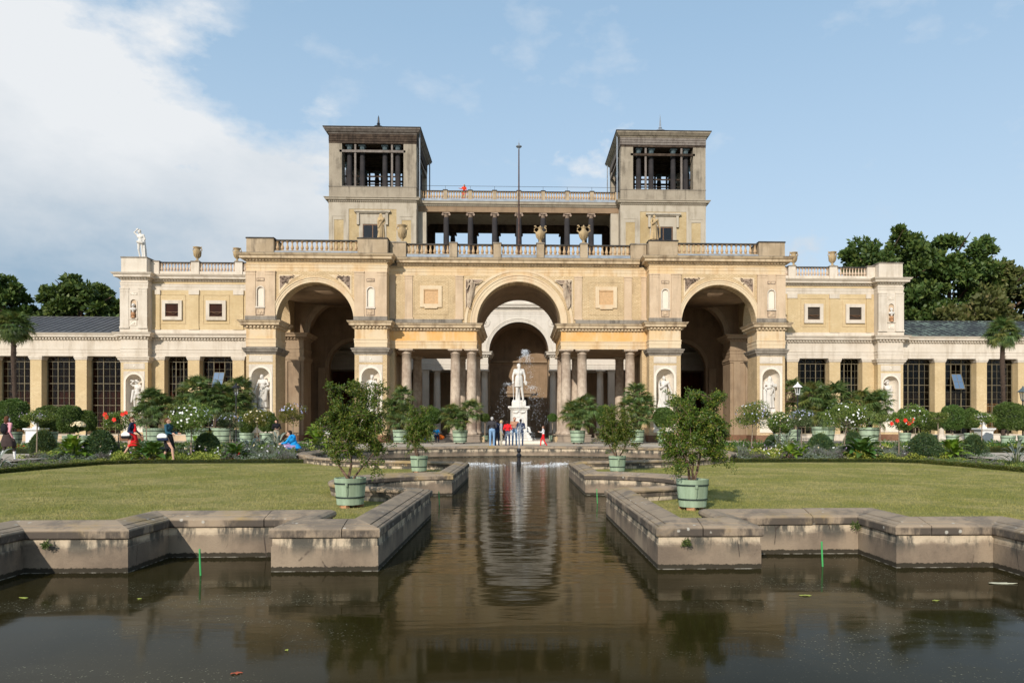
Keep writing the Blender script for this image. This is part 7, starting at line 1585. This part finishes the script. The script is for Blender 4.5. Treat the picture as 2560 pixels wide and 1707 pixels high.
tree('lower brownish tree at the east edge', 2520, 90, 12, 22.0, 6, 4, 'oak_b', 24000, 80, .19)
tree('tree filling the gap low behind the east gallery ridge', 2445, 84, 10, 17, 6, 5, 'oak_b', 16000, 70, .2)
tree('dark rounded tree behind the west gallery roof', 203, 100, 11, 21.6, 8, 6, n=26000, clumps=100)
tree('dark tree tucked against the west corner pavilion', 292, 104, 7, 20.8, 8, 7, n=12000, clumps=60)
tree('dark tree at the west edge of the view', -5, 96, 8, 21.6, 8, 8, n=20000, clumps=90)
tree('low tree top just above the west gallery ridge', 62, 110, 5.5, 17.5, 8, 9, n=6000, clumps=40)
# ------------------------------------------------------------------ fountain, lamps, pedestals, rods, floating leaves
fo = thing('fountain_nozzle', 'dark cast pipe standing in the round basin below the jet', 'fountain', (0, 33, 0))
MB().lathe([(.10, -.6), (.10, .12), (.075, .16), (.075, .32), (.11, .38), (.12, .44), (.07, .50), (.06, .54), (.09, .60), (.10, .66), (.08, .72), (.05, .74), (0, .74)], seg=14).build('pipe', M['iron'], fo)
rg = np.random.default_rng(77)
def droplets(P, s, mat, name):
    n = len(P); d = rdirs(n, rg); q = rdirs(n, rg); u = np.cross(d, q); u /= np.linalg.norm(u, axis=1, keepdims=True)+1e-9; v = np.cross(d, u); s = (s*rg.uniform(.5, 1.4, n))[:, None]
    t0, t1, t2, t3 = P+d*s, P-d*s*.5+u*s, P-d*s*.5-u*s*.5+v*s*.85, P-d*s*.5-u*s*.5-v*s*.85
    V = np.stack([np.stack([t0, t1, t2], 1), np.stack([t0, t2, t3], 1), np.stack([t0, t3, t1], 1), np.stack([t1, t3, t2], 1)], 1).reshape(-1, 3, 3); return quads_mesh(name, V, 3, mat)
sp = thing('fountain_jet', 'white water jet and falling drops above the round basin', 'water jet', (0, 33, 0))
b = MB()
for q in range(7):
    a = rg.uniform(0, 6.28); v_ = rg.uniform(.10, .55); top = rg.uniform(.7, 1.5); pts = [(math.cos(a)*v_*t_, math.sin(a)*v_*t_, .72+top*(1-(1-t_)**2)) for t_ in np.linspace(0, 1.15, 7)]; b.tube(pts, [.006]*7, 5)
b.tube([(0, 0, .72), (.01, 0, 2.0), (.03, 0, 2.9)], [.012, .009, .005], 6); b.build('water_streams', M['spray'], sp)
pts = []
def arcp(n, vx, vz, t0, t1, jit, y=0):
    t_ = rg.uniform(t0, t1, n); a = rg.normal(0, jit, n); return np.stack([vx*t_+rg.normal(0, .015+.05*t_, n)+a*t_, rg.normal(0, .2, n)*t_, .72+vz*t_-4.9*t_*t_+rg.normal(0, .03, n)], 1)
pts.append(arcp(620, .30, 9.3, .72, 1.28, .04)); pts.append(arcp(300, .36, 9.3, 1.1, 1.75, .05)); pts.append(arcp(160, .05, 9.0, .15, .9, .02))
pts.append(arcp(240, -.62, 7.6, .6, 1.4, .10)); pts.append(arcp(300, .80, 7.4, .55, 1.35, .14)); pts.append(arcp(170, .95, 4.0, .2, .75, .12)); pts.append(arcp(170, -1.0, 3.8, .2, .7, .12)); pts.append(arcp(220, .3, 4.4, .1, .8, .5))
P = np.concatenate(pts); P = P[P[:, 2] > .02]; put('water_drops', droplets(P, .010, M['foam'], 'water_drops'), sp)['kind'] = 'stuff'
n = 2000; a = rg.uniform(0, 6.283, n); r_ = np.abs(1.75+.30*np.sin(a*3)+rg.normal(0, .36, n)); gap = (np.sin(a*2.5+.7)+np.sin(a*5.1)) > -.5; P = np.stack([np.cos(a)*r_*1.12, 33+np.sin(a)*r_*.95, np.abs(rg.normal(0, .045, n))**1.2], 1)[gap]
tag(put('splash_foam', droplets(P, .014, M['foam'], 'splash_foam')), kind='stuff')
# lamps
def lamp(label, px, Y, zt, mat, h=.85):
    x = WX(px, Y); t_ = thing('street_lamp', label, 'lamp', (x, Y, .5)); z = zt-.5
    MB().lathe([(.12, 0), (.12, .15), (.07, .25), (.045, .5), (.04, z-h-.12), (.07, z-h-.08), (.05, z-h)], seg=10).build('post', M['iron'], t_)
    b = MB(); c = z-h
    for q in range(6):
        a = q*math.pi/3; ca, sa = math.cos(a), math.sin(a); b.tube([(ca*.11, sa*.11, c), (ca*.20, sa*.20, c+.48)], .014, 4)
    b.lathe([(0, c-.02), (.13, c-.02), (.13, c+.02), (0, c+.02)], seg=6).lathe([(.24, c+.48), (.36, c+.49), (.22, c+.62), (.10, c+.72), (.05, c+.76), (.06, c+.80), (0, c+.88)], seg=6); lt = b.build('lantern', mat, t_)
    MB().lathe([(.11, c+.02), (.19, c+.48)], seg=6).build('lantern_glass', M['glass_lamp'], lt, fix=False); return t_
lamp('black-topped lantern on a post before the west wing, beside the arch pier', 590, 52, WZ(590, 957, 52), M['iron'])
lamp('white-topped lantern on a post before the east wing, beside the arch pier', 1994, 50, WZ(1994, 955, 50), M['whitepaint'])
lamp('green lamp post cut by the right edge of the view', 2557, 44, WZ(2557, 965, 44), M['verdigris'])
# iron railing bits beside the arch piers
for k, nm in ((-1, 'west'), (1, 'east')):
    t_ = thing('garden_railing', 'rusty lattice railing between the outer %s arch pier and the wing' % nm, 'railing', (k*22.4, 58.2, .5)); b = MB(); b.box(-1.4, 1.4, -.03, .03, 3.9, 3.96).box(-1.4, 1.4, -.03, .03, 3.2, 3.26)
    for q in range(12): x_ = -1.35+q*.24; b.tube([(x_, 0, 3.2), (x_+.24, 0, 3.9)], .02, 4); b.tube([(x_+.24, 0, 3.2), (x_, 0, 3.9)], .02, 4)
    b.build('lattice', M['rust'], t_); MB().box(-1.4, -1.32, -.04, .04, 0, 4).box(1.32, 1.4, -.04, .04, 0, 4).build('railing_post', M['rust'], t_)
# white pedestals with lidded urns
for px, nm in ((90, 'west'), (2459, 'east')):
    t_ = thing('garden_pedestal', 'white square pedestal carrying a flat lidded urn in the %s garden' % nm, 'pedestal', (WX(px, 46), 46, .5), 0, None, 1.22)
    MB().box(-.36, .36, -.36, .36, 0, .10).box(-.32, .32, -.32, .32, .10, .78).box(-.36, .36, -.36, .36, .78, .84).box(-.41, .41, -.41, .41, .84, .92).build('pedestal', M['whitepaint'], t_, bevel=.015)
    MB().lathe([(.16, .92), (.15, .98), (.07, 1.02), (.10, 1.08), (.20, 1.20), (.24, 1.42), (.30, 1.5), (.22, 1.5)], seg=16).build('urn', M['whitepaint'], t_, smooth=False)
    MB().lathe([(.44, 1.50), (.43, 1.54), (.25, 1.66), (.05, 1.72), (0, 1.73)], seg=8).build('lid', M['whitepaint'], t_)
# small classical pedestal by the east gallery and the red begonia rosettes
t_ = thing('small_bust_pedestal', 'small cream baluster pedestal against the east gallery wall', 'pedestal', (WX(2354, 60), 60, .5)); MB().lathe([(.5, 0), (.5, .2), (.3, .4), (.2, .6), (.16, 1.4), (.24, 1.6), (.2, 1.8), (.12, 2.0), (.2, 2.2), (0, 2.3)], seg=12).build('pedestal', M['cream'], t_)
for px, Y, nm in ((66, 38, 'west'), (2497, 38, 'east')):
    t_ = thing('begonia_bed', 'small patch of red flowers at the foot of the white pedestal, %s side' % nm, 'flowers', (WX(px, Y), Y, .5))
    put('foliage', cloud_mesh('foliage', M['cover_green'], 900, 1.0, .5, .12, .08, .05, 3, 20, .4), t_, (0, 0, .1)); blossoms(t_, 'blossom', M['red_flower'], 26, .9, .45, .08, .18, .08, 5, top=True)
# green rods in the water
for px, pyt, pyb, lb in ((501, 1367, 1432, 'bent green rod standing in the near water, west side'), (2056, 1357, 1420, 'bright green rod standing in the near water, east side'), (1098, 1227, 1261, 'thin green rod by the west channel wall'), (1493, 1222, 1258, 'thin green rod by the east channel wall')):
    d = EYE*FPX/(pyb-1067); u = (px-1297)/FPX; Y = d; X_ = WX(px, Y); h = (pyb-pyt)/FPX*d
    t_ = tag(MB().tube([(0, 0, -.5), (.002, 0, 0), (-.006, 0, h*.55), (-.010, 0, h)], .011 if d < 10 else .010, 8).build('green_rod', M['rod']), lb, 'rod'); t_.location = (X_, Y, 0)
# floating leaves
def float_leaf(label, px, py, L_, W_, mat, rz, seed):
    d = EYE*FPX/(py-1067); X_ = WX(px, d); rd = random.Random(seed); n = 12; v = [(0, 0, .012)]
    for q in range(n): a = 6.283*q/n; k = rd.uniform(.55, 1.1); v.append((math.cos(a)*L_/2*k, math.sin(a)*W_/2*k, .004+rd.uniform(0, .008)))
    v += [(x, y, z-.002) for x, y, z in v]; m_ = n+1
    f = [(0, 1+q, 1+(q+1) % n) for q in range(n)]+[(m_, m_+1+(q+1) % n, m_+1+q) for q in range(n)]+[(1+q, m_+1+q, m_+1+(q+1) % n, 1+(q+1) % n) for q in range(n)]
    o = MB().add(v, f).build('floating_leaf', mat, fix=False, loc=(X_, d, 0), rot=(0, 0, R(rz))); return tag(o, label, 'leaf')
float_leaf('red-brown leaf floating near the bottom of the pond', 592, 1675, .085, .045, plain('red_leaf', (.40, .09, .04), .6, .3), 20, 1)
float_leaf('long pale strip floating at the east side of the pond', 2502, 1467, .32, .09, plain('pale_leaf', (.55, .53, .38), .6, .2), -8, 2)
yl = plain('yellow_green_leaf', (.30, .33, .06), .6, .2)
float_leaf('larger yellow-green leaf floating right of the channel mouth', 2014, 1494, .13, .06, yl, 0, 3); float_leaf('small yellow leaf floating below the pale strip', 2339, 1510, .085, .035, yl, 5, 4)
float_leaf('green leaf floating near the red-brown one', 716, 1620, .03, .03, yl, 0, 5); float_leaf('green leaf floating by the west bent rod', 348, 1490, .05, .03, yl, 0, 6); float_leaf('flat green leaf floating at the left edge', 58, 1485, .11, .05, yl, 0, 7)
# tufts rooted in the wall joints
for px, py, d, s_, lb in ((2142, 1310, 9.62, .055, 'weed tuft growing from the inner corner of the east pond wall'), (1716, 1358, 8.64, .035, 'small weed in the face of the east projecting wall'), (115, 1362, 8.62, .03, 'tiny weed in the face of the west pond wall'), (995, 1310, 10.5, .03, 'weed in the wall joint of the west channel side')):
    c_ = Vector((WX(px, d), d, WZ(px, py, d))); t_ = thing('wall_weed', lb, 'plant', c_); put('foliage', cloud_mesh('foliage', M['cover_green'], 160, s_*1.2, s_, s_, .035, .014, int(px), 12, .6), t_)
